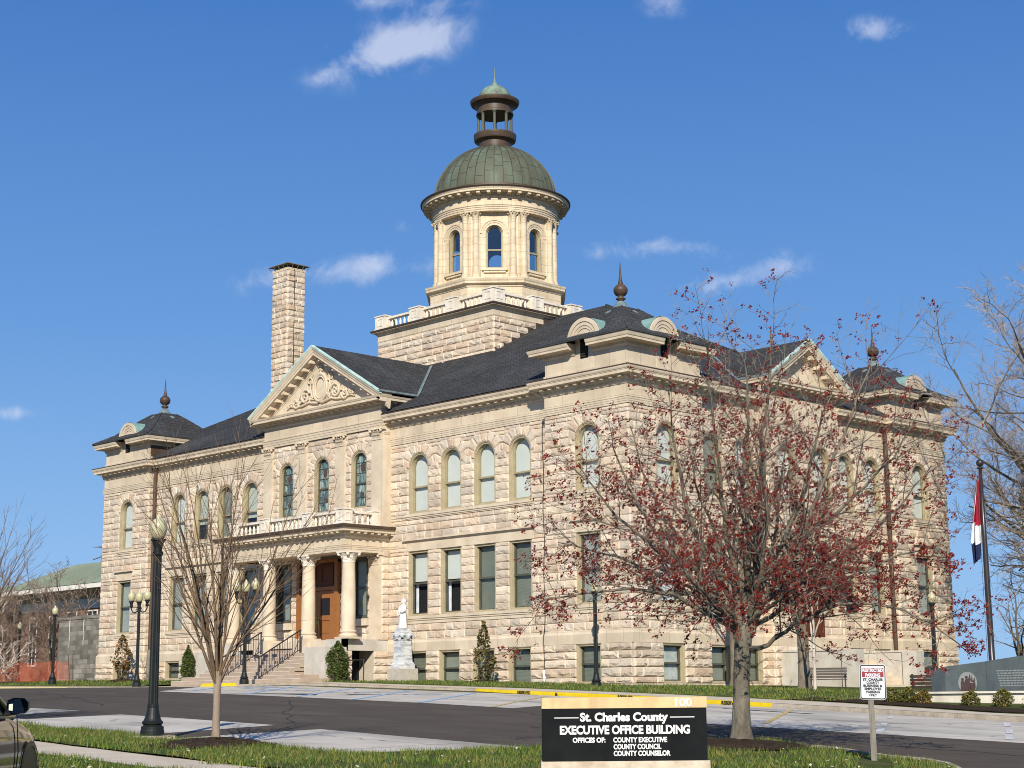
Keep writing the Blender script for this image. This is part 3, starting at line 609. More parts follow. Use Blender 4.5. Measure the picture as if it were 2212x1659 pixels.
def panel(mb, fr, s0, s1, z0, z1, d, ops):
    """flat wall with openings (sc, w, z0, z1, arch), one row"""
    x = s0
    for sc, w, a, b, arch in sorted(ops):
        l, r = sc-w/2, sc+w/2
        if l > x: mb.quad(fr.P(x, d, z0), fr.P(l, d, z0), fr.P(l, d, z1), fr.P(x, d, z1))
        if a > z0: mb.quad(fr.P(l, d, z0), fr.P(r, d, z0), fr.P(r, d, a), fr.P(l, d, a))
        if not arch: mb.quad(fr.P(l, d, b), fr.P(r, d, b), fr.P(r, d, z1), fr.P(l, d, z1))
        else:
            n = 12; zs = b-w/2
            for i in range(n):
                q0, q1 = pi*i/n, pi*(i+1)/n; x0, x1 = sc-w/2*cos(q0), sc-w/2*cos(q1)
                mb.quad(fr.P(x0, d, zs+w/2*sin(q0)), fr.P(x1, d, zs+w/2*sin(q1)), fr.P(x1, d, z1), fr.P(x0, d, z1))
        x = r
    if x < s1: mb.quad(fr.P(x, d, z0), fr.P(s1, d, z0), fr.P(s1, d, z1), fr.P(x, d, z1))
def window(fr, sc, w, z0, z1, arch, style='white', depth=.20, d0=-.05, jamb=.10, frame='frame_paint', sash='sash_paint', parent=ch, paneit='pane'):
    o = contour(sc, w, z0, z1, arch); i1 = contour(sc, w, z0, z1, arch, jamb)
    f = MB(); fr.ring(f, o, i1, d0-depth, d0)
    i0 = contour(sc, w, z0, z1, arch, .035)
    fr.ring(f, o, i0, d0-.03, d0+.035)
    fr.box(f, sc-w/2+.02, sc+w/2-.02, d0-depth, d0+.06, z0, z0+.07)
    fo = f.build('window', frame, parent)
    zm = z0+(z1-z0)*(.44 if arch else .5); t = .055; dd = d0-depth
    s = MB(); i2 = contour(sc, w, z0, z1, arch, jamb+t)
    fr.ring(s, i1, i2, dd-.05, dd+.05); h = w/2-jamb
    fr.box(s, sc-h, sc+h, dd-.05, dd+.07, zm-.04, zm+.04)
    if style == 'stained':
        for k in (.2, .62, .8): fr.box(s, sc-h, sc+h, dd-.01, dd+.03, z0+(z1-z0)*k-.012, z0+(z1-z0)*k+.012)
    s.build('sash', sash, fo)
    op = style.startswith('open')
    p = MB(); pts = contour(sc, w, z0, z1, arch, jamb+.01)
    if op: pts = contour(sc, w, zm, z1, arch, jamb+.01)
    p.poly([fr.P(q, dd, z) for q, z in pts]); p.build('pane', 'stained_glass' if style == 'stained' else paneit, fo)
    if style == 'stained':
        m = MB()
        for cz, rx, rz in ((z0+(z1-z0)*.72, .17, .24), (z0+(z1-z0)*.24, .13, .15)):
            n = 12; m.add([fr.P(sc+rx*cos(2*pi*k/n), dd+.012, cz+rz*sin(2*pi*k/n)) for k in range(n)], [tuple(range(n))])
        m.build('medallion', 'etch_brown', fo); return fo
    bm_ = {'white': 'blind_white', 'grey': 'blind_grey', 'venetian': 'venetian', 'pale': 'venetian_pale', 'open': 'blind_white', 'open2': 'blind_white', 'curtain': 'curtain', 'dark': None, 'half': 'blind_white'}[style]
    if bm_:
        b = MB(); za, zb = z0+.02, z1-.02
        if op: za = zm
        if style == 'half': za = z0+(z1-z0)*.30
        pts = contour(sc, w-.04, za, zb, arch, .1)
        b.poly([fr.P(q, dd-.09, z) for q, z in pts]); b.build('blind', bm_, fo)
    if op:
        b = MB(); fr.box(b, sc+h-.20, sc+h-.02, dd-.16, dd-.14, z0+.1, zm); b.build('curtain', 'curtain', fo)
    return fo
F0, FR, S0, SR = FF(0), FF(RC), FS(0), FS(RC)
RW = [7.03, 9.37, 11.7, 14.03]; LW = [27.98, 30.31, 32.65, 34.98]; BW = [18.05, 21.08, 24.1]
PW = [2.41, 39.82]; WW = 1.42
SW = [6.15, 8.5, 16.55, 18.9]; SBW = [11.15, 13.9]
rng = random.Random(5)
wall = MB()
BD = .10      # basement stands proud
def seg(fr, s0, s1, wins, upper_style, lower_style, base_style, grouped=False, lo_w=WW, portico=False, base=True, up_z=(8.61, 11.58), ztop=12.12, ends=(0, 0)):
    cs = list(COURSES)
    if ztop > 12.2: cs += [12.12+.3*i for i in range(1, 9) if 12.12+.3*i < ztop-.1]+[ztop]
    ex = []; up = []; lw = []; bs = []
    for i, sc in enumerate(wins):
        z0, z1 = up_z
        up.append((sc, WW if not portico else 1.24, z0, z1, True)); ww = up[-1][1]
        ex.append((sc-ww/2, sc+ww/2, z0, z1+.36, arch_cut(sc, ww, z1))); voussoirs(fr, sc, ww, z1, 0, rng, z1+.41)
        window(fr, sc, ww, z0, z1, True, upper_style[i % len(upper_style)], sash='sash_paint' if upper_style[0] != 'stained' else 'sash_dark', paneit='pane_dark' if upper_style[i % len(upper_style)] in ('grey', 'half') else 'pane')
        if lower_style:
            lw.append((sc, lo_w, 3.70, 6.81, False)); ex.append((sc-lo_w/2-.012, sc+lo_w/2+.012, 3.70, 6.81)); st = lower_style[i % len(lower_style)]
            window(fr, sc, lo_w, 3.70, 6.81, False, st, sash='sash_dark', paneit='pane_dark' if st in ('venetian', 'grey', 'dark') else 'pane')
        if base_style:
            bs.append((sc, WW, .36, 2.04, False)); st = base_style[i % len(base_style)]
            window(Fr(tuple(fr.P(0, BD, 0)[:2]), fr.a, fr.n), sc, WW, .36 if sc < 25 or fr.n[0] else 1.0, 2.04, False, st, sash='sash_dark', paneit='pane_dark')
    def lintel(a, b):
        t = MB(); fr.box(t, a, b, -.06, .035, 6.815, 7.26); fr.box(t, a-.10, b+.10, -.05, .10, 7.26, 7.31); fr.box(t, a-.18, b+.18, -.05, .17, 7.31, 7.39); t.build('stone_lintel', 'limestone', ch); ex.append((a-.02, b+.02, 6.81, 7.40))
    def sill(a, b, zt, hh):
        t = MB(); fr.box(t, a, b, -.25, .12, zt-.13, zt); fr.box(t, a+.03, b-.03, -.06, .085, zt-.21, zt-.13); fr.box(t, a+.05, b-.05, -.06, .05, zt-hh, zt-.21); t.build('stone_sill', 'limestone', ch); ex.append((a-.03, b+.03, zt-hh-.01, zt))
    if grouped:
        a, b = min(wins)-WW/2-.14, max(wins)+WW/2+.14
        lintel(a, b); sill(a, b, 3.695, .36); sill(a, b, 8.605, .27)
    else:
        for sc in wins:
            if lower_style: sill(sc-.80, sc+.80, 3.695, .36)
            if not portico: sill(sc-.80, sc+.80, 8.605, .32)
            if lower_style and not portico: lintel(sc-.80, sc+.80)
    if portico: lw = [(17.95, 1.3, 3.72, 6.72, False), (21.1, 3.36, 2.6, 6.76, False), (24.15, 1.3, 3.72, 6.72, False)]
    lay(fr, s0-ends[0], s1+ends[1], [c for c in cs if c >= (6.9 if portico else 2.6)], 0, rng, ex)
    panel(wall, fr, s0, s1, 2.5, 7.5, -.035, lw); panel(wall, fr, s0, s1, 7.5, ztop+.1, -.035, up)
    if base:
        bf = Fr(tuple(fr.P(0, BD, 0)[:2]), fr.a, fr.n); bex = [(sc-w/2-.012, sc+w/2+.012, a if sc < 25 or fr.n[0] else 1.0, b) for sc, w, a, b, _ in bs]
        lay(bf, s0-BD*.6*(ends[0] > 0), s1+BD*.6*(ends[1] > 0), BCOURSES, 0, rng, bex, lens=(.6, 1.5), amp=.085)
        panel(wall, bf, s0, s1, -.8, 2.2, -.05, bs)
seg(F0, 0, PA, [PW[0]], ['white'], ['pale'], ['venetian'], ends=(.03, .03))
seg(FR, PA, BU0, RW, ['white'], ['venetian', 'venetian', 'open2', 'open'], ['venetian', 'pale', 'pale', 'venetian'], grouped=True)
seg(FR, BU1, UL-PA, LW, ['half', 'grey', 'half', 'white'], ['pale', 'pale', 'pale', 'pale'], ['grey', 'venetian', 'grey', 'venetian'], grouped=True)
seg(F0, UL-PA, UL, [PW[1]], ['white'], ['pale'], ['grey'], ends=(.03, .03))
seg(S0, 0, PA, [2.5], ['white'], ['curtain'], ['curtain'], ends=(.03, .03))
seg(SR, PA, SV0, SW[:2], ['grey', 'white'], ['pale', 'grey'], ['grey', 'venetian'], lo_w=1.2)
seg(SR, SV1, VL-PA, SW[2:], ['white', 'white'], ['grey', 'pale'], ['grey', 'venetian'], lo_w=1.2)
seg(S0, VL-PA, VL, [22.58], ['white'], ['pale'], ['grey'], ends=(.03, .03))
seg(S0, SV0, SV1, SBW, ['white', 'white'], ['grey', 'grey'], [], ends=(.03, .03), base=True)
# front bay: stone behind porch and pilasters
seg(F0, BU0, BU1, BW, ['stained'], [], [], portico=True, base=False, up_z=(9.17, 12.09), ztop=13.03, ends=(.03, .03))
# returns between planes
for f, z0, z1 in ((FS(UL-PA), 2.6, 12.12), (FS(BU0), 2.6, 13.03)):
    lay(f, 0, RC, [c for c in COURSES+([12.4, 12.7, 13.03] if z1 > 13 else [])], 0, rng, lens=(.5, .6)); panel(wall, f, 0, RC, 2, z1, -.03, [])
lay(FS(UL-PA-BD), -BD, RC, BCOURSES, 0, rng, amp=.1)
for v in (SV0, VL-PA): lay(FF(v), 0, RC, COURSES, 0, rng, lens=(.5, .6)); panel(wall, FF(v), 0, RC, -.5, 12.2, -.03, []); lay(FF(v-BD), -BD, RC, BCOURSES, 0, rng)
# far and hidden sides, plain
fb = Fr((0, VL), (-1, 0), (0, 1)); panel(wall, fb, 0, UL, -1, 12.2, -.02, []); fl = Fr((-UL, 0), (0, 1), (-1, 0)); panel(wall, fl, 0, VL, -1, 12.2, -.02, [])
wall.build('wall', 'mortar', ch)
core = MB(); core.ubox(.95, UL-.5, .95, VL-.5, -.5, 13.3); core.build('unlit_core', 'interior', ch)  # added black box that blocks light, its colour standing for unlit rooms
# smooth belt over the basement
band_ = MB(); prof = [(-.1, 2.04), (.115, 2.04), (.115, 2.44), (.10, 2.47), (.04, 2.55), (.04, 2.60), (.02, 2.62), (-.1, 2.62)]
MAINPATHS = [[(.45, SV1), (.45, VL-PA), (0, VL-PA), (0, VL), (9, VL)][::-1], [(.45, SV0), (.45, PA), (0, PA), (0, 0), (PA, 0), (PA, RC), (BU0, RC)], [(BU1, RC), (UL-PA, RC), (UL-PA, 0), (UL, 0), (UL, VL-4)]]
for p in MAINPATHS+[[(RC, SV1), (0, SV1), (0, SV0), (RC, SV0)]]: sweep(band_, p, prof)
band_.build('stone_belt', 'ashlar', ch)
ent = MB(); cor = MB(); mod = MB(); gut = MB()
A_ = [(-.1, 12.12), (.06, 12.12), (.06, 12.20), (.075, 12.215), (.075, 12.29), (.09, 12.305), (.09, 12.385), (.11, 12.40), (.11, 12.43), (.015, 12.45), (.015, 12.98), (-.1, 12.98)]
C_ = [(-.1, 12.975), (.05, 12.975), (.07, 13.02), (.10, 13.03), (.10, 13.15), (.15, 13.19), (.15, 13.33), (.50, 13.345), (.50, 13.46), (.52, 13.47), (.52, 13.49), (.55, 13.52), (.575, 13.58), (.585, 13.64), (-.2, 13.66)]
G_ = [(-.2, 13.655), (.60, 13.645), (.60, 13.69), (.2, 13.76), (-.2, 13.80)]
for p in MAINPATHS:
    sweep(ent, p, A_); sweep(cor, p, C_); sweep(gut, p, G_); along(mod, p, .52, .17, .14, .38, 13.22, 13.338); along(mod, p, .09, .05, .09, .125, 13.05, 13.13, .05)
# ---- front bay entablature, pediment
YB = -.10
bayp = [(BU0+.02, 2.4), (BU0+.02, YB), (BU1-.02, YB), (BU1-.02, 2.4)]
sweep(ent, bayp, [(-.1, 13.03), (.03, 13.03), (.03, 13.13), (.05, 13.15), (.05, 13.25), (.07, 13.27), (.07, 13.36), (.10, 13.40), (.10, 13.44), (0, 13.46), (0, 14.02), (-.1, 14.02)])
sweep(cor, bayp, [(-.1, 14.015), (.04, 14.015), (.08, 14.07), (.08, 14.17), (.14, 14.21), (.14, 14.32), (.55, 14.335), (.55, 14.44), (.58, 14.47), (.60, 14.52), (.62, 14.56), (-.2, 14.57)])
along(mod, bayp, .50, .17, .13, .40, 14.23, 14.33); along(mod, bayp, .09, .05, .07, .11, 14.09, 14.16, .05)
def pediment(fr, c, hw, ze, za, back, mods, parent=ch, relief=True, dproj=.66):
    """fr d=0 is the tympanum plane; hw half width and za-ze rise of the outer top line"""
    k = (za-ze)/hw; q = sqrt(1+k*k)
    prof = [(-.1, -1.00), (.02, -1.00), (.05, -.92), (.09, -.90), (.09, -.80), (.14, -.76), (.14, -.60), (.55, -.585), (.55, -.44), (.58, -.40), (.60, -.28), (.64, -.20), (.66, -.10), (-.2, -.10)]
    rk = MB(); cp = MB(); mo = MB()
    for sg in (-1, 1):
        n = len(prof); a = [fr.P(c+sg*hw, d, ze+h*q*.72) for d, h in prof]; b = [fr.P(c, d, za+h*q*.72) for d, h in prof]
        rk.add(a+b, [(i, i+1, n+i+1, n+i) for i in range(n-1)]+[tuple(range(n))])
        pc = [(.50, -.10), (.66, -.085), (.69, -.03), (.69, .03), (.50, .035)]; n = 5; hw2 = hw+.06
        a = [fr.P(c+sg*hw2, d, ze-.06*k+h*q) for d, h in pc]; b = [fr.P(c, d, za+h*q) for d, h in pc]
        cp.add(a+b, [(i, (i+1) % n, n+(i+1) % n, n+i) for i in range(n)]+[tuple(range(n))])
        for i in range(mods):
            t = (i+.7)/(mods+.4); s = c+sg*hw*(1-t); zc = ze+(za-ze)*t-.60*q*.72
            w = .10
            pts = [(s-w, zc-.13-sg*-w*k*0), (s+w, zc-.13), (s+w, zc+sg*-w*k+.02), (s-w, zc+sg*w*k+.02)]
            fr.prism(mo, pts, .13, .47)
        for i in range(int(hw/.11)):
            t = (i+.8)/(hw/.11+1); s = c+sg*hw*(1-t); zc = ze+(za-ze)*t-.80*q*.72; fr.box(mo, s-.03, s+.03, .08, .115, zc-.03, zc+.05)
    rk.build('raking_cornice', 'limestone', parent); cp.build('gable_flashing', 'copper_pale', parent); mo.build('modillion_row', 'limestone', parent, kind='stuff')
    t = MB(); fr.prism(t, [(c-hw+.45, ze-.35), (c, za-.45), (c+hw-.45, ze-.35)], -.3, 0); t.build('tympanum', 'limestone', parent)
FB = FF(YB)
pediment(FB, BUC, 5.44, 14.74, 17.86, 8, 9)
# carved wreath and scrolls
rel = MB()
def scroll(fr, pts, r0, r1, d=.05, n=6): rel.tube([fr.P(q, d+.02*(i % 2), z) for i, (q, z) in enumerate(pts)], [r0+(r1-r0)*i/(len(pts)-1) for i in range(len(pts))], n)
cz = 15.72
for rx, rz, r in ((.56, .72, .085), (.43, .58, .055)): rel.tube([FB.P(BUC+rx*cos(2*pi*i/28), .06, cz+rz*sin(2*pi*i/28)) for i in range(29)], r, 6)
for i in range(36): a = 2*pi*i/36; p = FB.P(BUC+.50*cos(a), .09, cz+.655*sin(a)); rel.sphere(p, .035, 5, 4)
rl = random.Random(3)
for sg in (-1, 1):
    def spiral(cx, cz_, r, turns, a0, dr, th):
        n = int(14*turns); return [(BUC+sg*(cx+(r*(1-i/n*.85))*cos(a0+dr*2*pi*turns*i/n)), cz_+(r*(1-i/n*.85))*sin(a0+dr*2*pi*turns*i/n)) for i in range(n+1)]
    scroll(FB, spiral(1.25, 15.38, .42, 1.6, pi*.9, -1, 0), .085, .04); scroll(FB, spiral(2.05, 15.14, .30, 1.5, pi*.9, 1, 0), .07, .03); scroll(FB, spiral(.88, 16.15, .24, 1.3, pi*1.2, -1, 0), .06, .03)
    scroll(FB, [(BUC+sg*x, z) for x, z in ((.12, 14.93), (.5, 14.97), (.95, 15.05), (1.4, 14.95), (1.9, 14.92), (2.5, 15.02), (2.85, 14.9))], .08, .03)
    scroll(FB, [(BUC+sg*x, z) for x, z in ((.62, 15.2), (.8, 15.7), (.78, 16.2), (.62, 16.5))], .07, .03)
    for i in range(46):
        t = i/46; x = .55+2.2*t; z = 15.0+(1-t)*(rl.random()*1.0+.05)+.1*rl.random(); a = rl.uniform(0, pi); L = rl.uniform(.10, .2); p = FB.P(BUC+sg*x, rl.uniform(.02, .10), z)
        rel.tube([FB.P(BUC+sg*x-L*cos(a), .01, z-L*sin(a)), p, FB.P(BUC+sg*x+L*cos(a), .01, z+L*sin(a))], [.02, .06, .02], 5)
for i in range(14): a = rl.uniform(0, 2*pi); r = rl.uniform(0, .22); rel.sphere(FB.P(BUC+r*cos(a), .05, 16.68+r*sin(a)*1.1), rl.uniform(.05, .09), 6, 4)
rel.build('carved_relief', 'limestone', ch, smooth=True)
# pilasters with carved capitals
def capital(mb, cx, cy, r, z0, z1, half=False, ang=0):
    h = z1-z0
    mb.lathe(cx, cy, [(r*.98, z0), (r*1.08, z0+.02), (r*1.0, z0+.05), (r*1.0, z0+h*.3), (r*1.1, z0+h*.6), (r*1.35, z0+h*.82), (r*1.3, z0+h*.86)], 14)
    a = r*1.42; mb.box(cx-a, cx+a, cy-a, cy+a, z1-h*.13, z1)
    for k in range(8):
        t = ang+k*pi/4; c_, s_ = cos(t), sin(t)
        lf = ((1.02, .05), (1.12, .28), (1.34, .45), (1.24, .47)) if k % 2 else ((1.04, .25), (1.16, .52), (1.45, .70), (1.34, .71))
        ws = (.22, .26, .2, .05); vs = []
        for (q, zz), w in zip(lf, ws):
            for s in (-1, 1): vs.append((cx+r*(q*c_-s*w*s_), cy+r*(q*s_+s*w*c_), z0+h*zz))
        mb.add(vs, [(0, 1, 3, 2), (2, 3, 5, 4), (4, 5, 7, 6)])
    for k in range(4):
        t = pi/4+k*pi/2; p = (cx+r*1.62*cos(t), cy+r*1.62*sin(t), z0+h*.76); mb.sphere(p, r*.30, 8, 5, (1, 1, .95))
        mb.tube([(cx+r*1.05*cos(t), cy+r*1.05*sin(t), z0+h*.45), (cx+r*1.3*cos(t), cy+r*1.3*sin(t), z0+h*.72), p], [r*.1, r*.13, r*.12], 5)
def flat_capital(mb, fr, s, w, z0, z1, d):
    h = z1-z0; fr.box(mb, s-w/2, s+w/2, -.05, d, z0, z1); fr.box(mb, s-w*.68, s+w*.68, -.05, d+.11, z1-h*.15, z1); fr.box(mb, s-w*.52, s+w*.52, -.05, d+.03, z0-.02, z0+.05)
    for row, (za, zb, n, off) in enumerate(((.08, .44, 4, 0), (.36, .72, 3, 0))):
        for i in range(n):
            c = s-w*.42+w*.84*(i+.5)/n if row == 0 else s-w*.36+w*.72*(i+.5)/n; ww = w*.11
            vs = []
            for t, o, k in ((0, .0, 1), (.55, .03, 1.15), (.85, .09, 1), (1, .055, .3)):
                for sg in (-1, 1): vs.append(fr.P(c+sg*ww*k, d+o+.01, z0+h*(za+(zb-za)*t)))
            mb.add(vs, [(0, 1, 3, 2), (2, 3, 5, 4), (4, 5, 7, 6)])
    for sg in (-1, 1): p = fr.P(s+sg*w*.53, d+.07, z0+h*.74); mb.sphere(p, h*.135, 8, 5)
    for q in (-.2, .2): mb.sphere(fr.P(s+q*w, d+.06, z0+h*.76), h*.08, 6, 4)
    mb.sphere(fr.P(s, d+.12, z1-h*.1), h*.12, 6, 4)
for s in (16.56, 19.46, 22.62, 25.6):
    pl = MB(); w = .74
    F0.box(pl, s-w/2, s+w/2, -.04, .12, 8.0, 12.46); F0.box(pl, s-w/2-.05, s+w/2+.05, -.04, .17, 8.0, 8.75)
    po = pl.build('pilaster', 'limestone', ch); cpb = MB(); flat_capital(cpb, F0, s, w, 12.46, 13.03, .12); cpb.build('capital', 'limestone', po)
pl = MB(); FS(BU0-.10).box(pl, -.115, RC, 0, .12-.10+.03, 8.0, 12.5); pl.build('pilaster_return', 'limestone', ch)
# ---- side bay
SB = FS(0)
sbp = [(2.4, SV1), (0, SV1), (0, SV0), (2.4, SV0)]
sweep(ent, sbp, [(-.1, 12.12), (.06, 12.12), (.06, 12.2), (.08, 12.3), (.09, 12.4), (.11, 12.45), (.02, 12.48), (.02, 13.9), (-.1, 13.9)])
sweep(cor, sbp, [(-.1, 13.89), (.05, 13.89), (.10, 13.95), (.10, 14.05), (.15, 14.09), (.15, 14.16), (.52, 14.175), (.52, 14.27), (.56, 14.32), (.58, 14.38), (-.2, 14.40)])
along(mod, sbp, .5, .18, .13, .46, 14.06, 14.17)
pediment(SB, SVC, 3.25, 14.5, 16.6, 5, 5)
ent.build('entablature', 'ashlar', ch); cor.build('cornice', 'limestone', ch); mod.build('modillion', 'limestone', ch, kind='stuff'); gut.build('gutter', 'copper_brown', ch)
# ---- roofs
SL = .545; EZ = 13.74
rz = lambda d: EZ+SL*d
roof = MB(); e0, e1, f0, f1 = -.1, UL+.1, -.1, VL+.1; hd = (f1-f0)/2
A = (-e0, f0, EZ); Bq = (-e1, f0, EZ); Cq = (-e1, f1, EZ); Dq = (-e0, f1, EZ); R0 = (-(e0+hd), f0+hd, rz(hd)); R1 = (-(e1-hd), f0+hd, rz(hd))
for p in ((A, Bq, R1, R0), (Cq, Dq, R0, R1)): roof.quad(*p)
roof.poly((A, R0, Dq)); roof.poly((Bq, Cq, R1))
ro = roof.build('roof', 'slate', ch)
hp = MB()
for a, b in ((A, R0), (Bq, R1), (Dq, R0)): hp.tube([(a[0], a[1], a[2]+.02), (b[0], b[1], b[2]+.02)], .06, 5)
hp.build('hip_cap', 'slate', ro, kind='stuff')
gr = MB(); gf = MB()
zr, ze_ = 17.88, 14.76; vr = f0+(zr-EZ)/SL; ve = f0+(ze_-EZ)/SL
for sg in (-1, 1):
    gr.quad((-BUC, YB-.60, zr), (-(BUC+sg*5.47), YB-.60, ze_), (-(BUC+sg*5.47), ve, ze_), (-BUC, vr, zr))
    a, b = Vector((-(BUC+sg*5.47), ve, ze_+.03)), Vector((-BUC, vr, zr+.03)); w = Vector((.17, 0, .0)); w2 = Vector((0, -.15, 0))
    gf.quad(tuple(a-w), tuple(b-w), tuple(b+w+Vector((0, 0, .03))), tuple(a+w+Vector((0, 0, .03))))
    gf.tube([tuple(Vector((-(BUC+sg*5.5), YB-.7, ze_-.02))), (-(BUC+sg*5.5), ve, ze_-.02)], .07, 5)
gr.build('gable_roof', 'slate', ch); gf.build('valley_flashing', 'copper_flash', ch); 
gr = MB(); gf = MB(); zr, ze_ = 16.62, 14.5; vr = (zr-EZ)/SL-.1; ve = (ze_-EZ)/SL-.1
for sg in (-1, 1):
    gr.quad((.6, SVC, zr), (.6, SVC+sg*3.27, ze_), (-ve, SVC+sg*3.27, ze_), (-vr, SVC, zr))
    a, b = Vector((-ve, SVC+sg*3.27, ze_+.03)), Vector((-vr, SVC, zr+.03)); w = Vector((0, .17, 0)); gf.quad(tuple(a-w), tuple(b-w), tuple(b+w+Vector((0, 0, .03))), tuple(a+w+Vector((0, 0, .03))))
    gf.tube([(.6, SVC+sg*3.3, ze_-.02), (-ve, SVC+sg*3.3, ze_-.02)], .06, 5)
gr.build('gable_roof', 'slate', ch); gf.build('valley_flashing', 'copper_flash', ch)
# ---- corner pavilions
def pavilion(u0, v0, faces):
    """attic storey on a PA x PA square with corner (u0, v0); faces lists (frame, centre) that carry a dormer"""
    u1, v1 = u0+PA, v0+PA; uc, vc = u0+PA/2, v0+PA/2
    at = MB(); at.ubox(u0-.03, u1+.03, v0-.03, v1+.03, 13.66, 13.93); at.ubox(u0+.02, u1-.02, v0+.02, v1-.02, 13.93, 15.05)
    ao = at.build('attic', 'ashlar', ch)
    full = [(u1, v1), (u0, v1), (u0, v0), (u1, v0), (u1, v1)]
    prof = [(-.15, 14.62), (.02, 14.62), (.06, 14.70), (.06, 14.78), (.10, 14.82), (.50, 14.84), (.50, 14.93), (.53, 14.96), (.56, 15.05), (.58, 15.12), (-.15, 15.13)]
    cb = MB(); db = MB(); segs = []
    fs = [FS(u0), FF(v0), Fr((-u1, v0), (0, 1), (-1, 0)), Fr((-u0, v1), (-1, 0), (0, 1))]
    # order around: S face (v), F face (u), far -X face, back face
    ends = [[(u0, v1), (u0, v0)], [(u0, v0), (u1, v0)], [(u1, v0), (u1, v1)], [(u1, v1), (u0, v1)]]
    gaps = []
    for k in range(4):
        a, b = Vector(ends[k][0]), Vector(ends[k][1]); gaps.append(any(k == f for f in faces))
    g = .54
    # walk the square, breaking the run at each dormer
    pts = []; runs = [[]]
    for k in range(4):
        a, b = ends[k]; runs[-1].append(a)
        if gaps[k]:
            m = ((a[0]+b[0])/2, (a[1]+b[1])/2); d = Vector((b[0]-a[0], b[1]-a[1])).normalized()
            runs[-1].append((m[0]-d.x*g, m[1]-d.y*g)); runs.append([(m[0]+d.x*g, m[1]+d.y*g)])
    runs[-1].append(ends[0][0]); 
    if any(gaps): runs[0] = runs[-1]+runs[0][1:]; runs.pop()
    for r in runs: sweep(cb, r, prof); along(cb, r, .10, .055, .05, .09, 14.71, 14.77, .03)
    cb.build('attic_cornice', 'limestone', ch)
    # roof with slightly flared eaves
    rf = MB(); lv = [(PA/2+.62, 15.13), (PA/2+.62, 15.20), (PA/2-.35, 15.72), (1.05, 16.62), (.52, 17.02)]
    vs = [( -uc+sx*h, vc+sy*h, z) for h, z in lv for sx, sy in ((1, -1), (1, 1), (-1, 1), (-1, -1))]
    rf.add(vs, [(i*4+k, i*4+(k+1) % 4, (i+1)*4+(k+1) % 4, (i+1)*4+k) for i in range(len(lv)-1) for k in range(4)])
    pr = rf.build('pavilion_roof', 'slate', ch)
    hb = MB()
    for sx, sy in ((1, -1), (1, 1), (-1, 1), (-1, -1)): hb.tube([(-uc+sx*h, vc+sy*h, z+.01) for h, z in lv[1:]], .035, 4)
    hb.build('hip_cap', 'slate', pr)
    fi = MB(); fi.lathe(-uc, vc, [(1.02, 16.66), (.84, 16.80), (.56, 16.96), (.32, 17.14), (.19, 17.36)], 16); fi.m(1)
    fi.lathe(-uc, vc, [(.17, 17.36), (.13, 17.42), (.20, 17.46), (.24, 17.50), (.15, 17.56), (.12, 17.62), (.23, 17.66), (.31, 17.78), (.325, 17.88), (.33, 17.90), (.31, 17.99), (.22, 18.11), (.12, 18.17), (.10, 18.20), (.13, 18.23), (.10, 18.27), (.06, 18.5), (.012, 19.2)], 16)
    fo = fi.build('finial', ['copper_flash', 'copper_brown'], pr, smooth=True)
    for k in faces:
        f = (FS(u0), FF(v0), Fr((-u1, v0), (0, 1), (-1, 0)), Fr((-u0, v1), (-1, 0), (0, 1)))[k]; c = (vc, uc, vc, uc)[k]
        dm = MB(); zc, r = 15.27, .96
        arc = lambda rr, n=18, a0=0, a1=pi: [(c-rr*cos(a0+(a1-a0)*i/n), zc+rr*sin(a0+(a1-a0)*i/n)) for i in range(n+1)]
        f.ring(dm, arc(r), arc(r-.17), -.3, .09, False); f.ring(dm, arc(r-.17), arc(r-.34), -.3, .05, False); f.ring(dm, arc(r-.34), arc(r-.47), -.3, .02, False)
        f.prism(dm, arc(r-.40)+[(c+r-.40, 15.0), (c+.5, 15.0), (c+.5, 13.93), (c-.5, 13.93), (c-.5, 15.0), (c-r+.40, 15.0)], -.3, -.015)
        f.box(dm, c-.52, c+.52, -.3, .0, 13.93, 15.0)
        do = dm.build('dormer', 'limestone', pr) ; do.parent = ch
        br = MB(); n = 14; a = [f.P(q, .02, z) for q, z in arc(r+.03, n)]; b = [f.P(q, -1.75+.25*abs(i-n/2)/n*2, z) for i, (q, z) in enumerate(arc(r+.03, n))]
        br.add(a+b, [(i, i+1, n+2+i, n+1+i) for i in range(n)])
        br.build('dormer_roof', 'copper_green', do, smooth=True)
        lo = MB(); w = .23
        ap = [(c-w, 14.42)]+[(c-w*cos(pi*i/8), 15.22+w*sin(pi*i/8)) for i in range(9)]+[(c+w, 14.42)]
        lo.m(1); f.prism(lo, ap, .004, .008); lo.m(0)
        for i in range(8): z = 14.48+.11*i; lo.hexa([f.P(c-w+.01, .01, z+.05), f.P(c+w-.01, .01, z+.05), f.P(c+w-.01, .045, z), f.P(c-w+.01, .045, z), f.P(c-w+.01, .01, z+.07), f.P(c+w-.01, .01, z+.07), f.P(c+w-.01, .05, z+.02), f.P(c-w+.01, .05, z+.02)])
        lo.build('louver', ['louver', 'interior'], do)
cpf = MB(); FS(UL-PA+.02).box(cpf, .05, PA-.05, .0, .03, 13.95, 14.62); cpf.build('attic_shade_cladding', 'copper_brown', ch)  # dark copper sheet, its tone also standing in for shade under the eave
pavilion(0, 0, [0, 1]); pavilion(UL-PA, 0, [1]); pavilion(0, VL-PA, [0, 3])
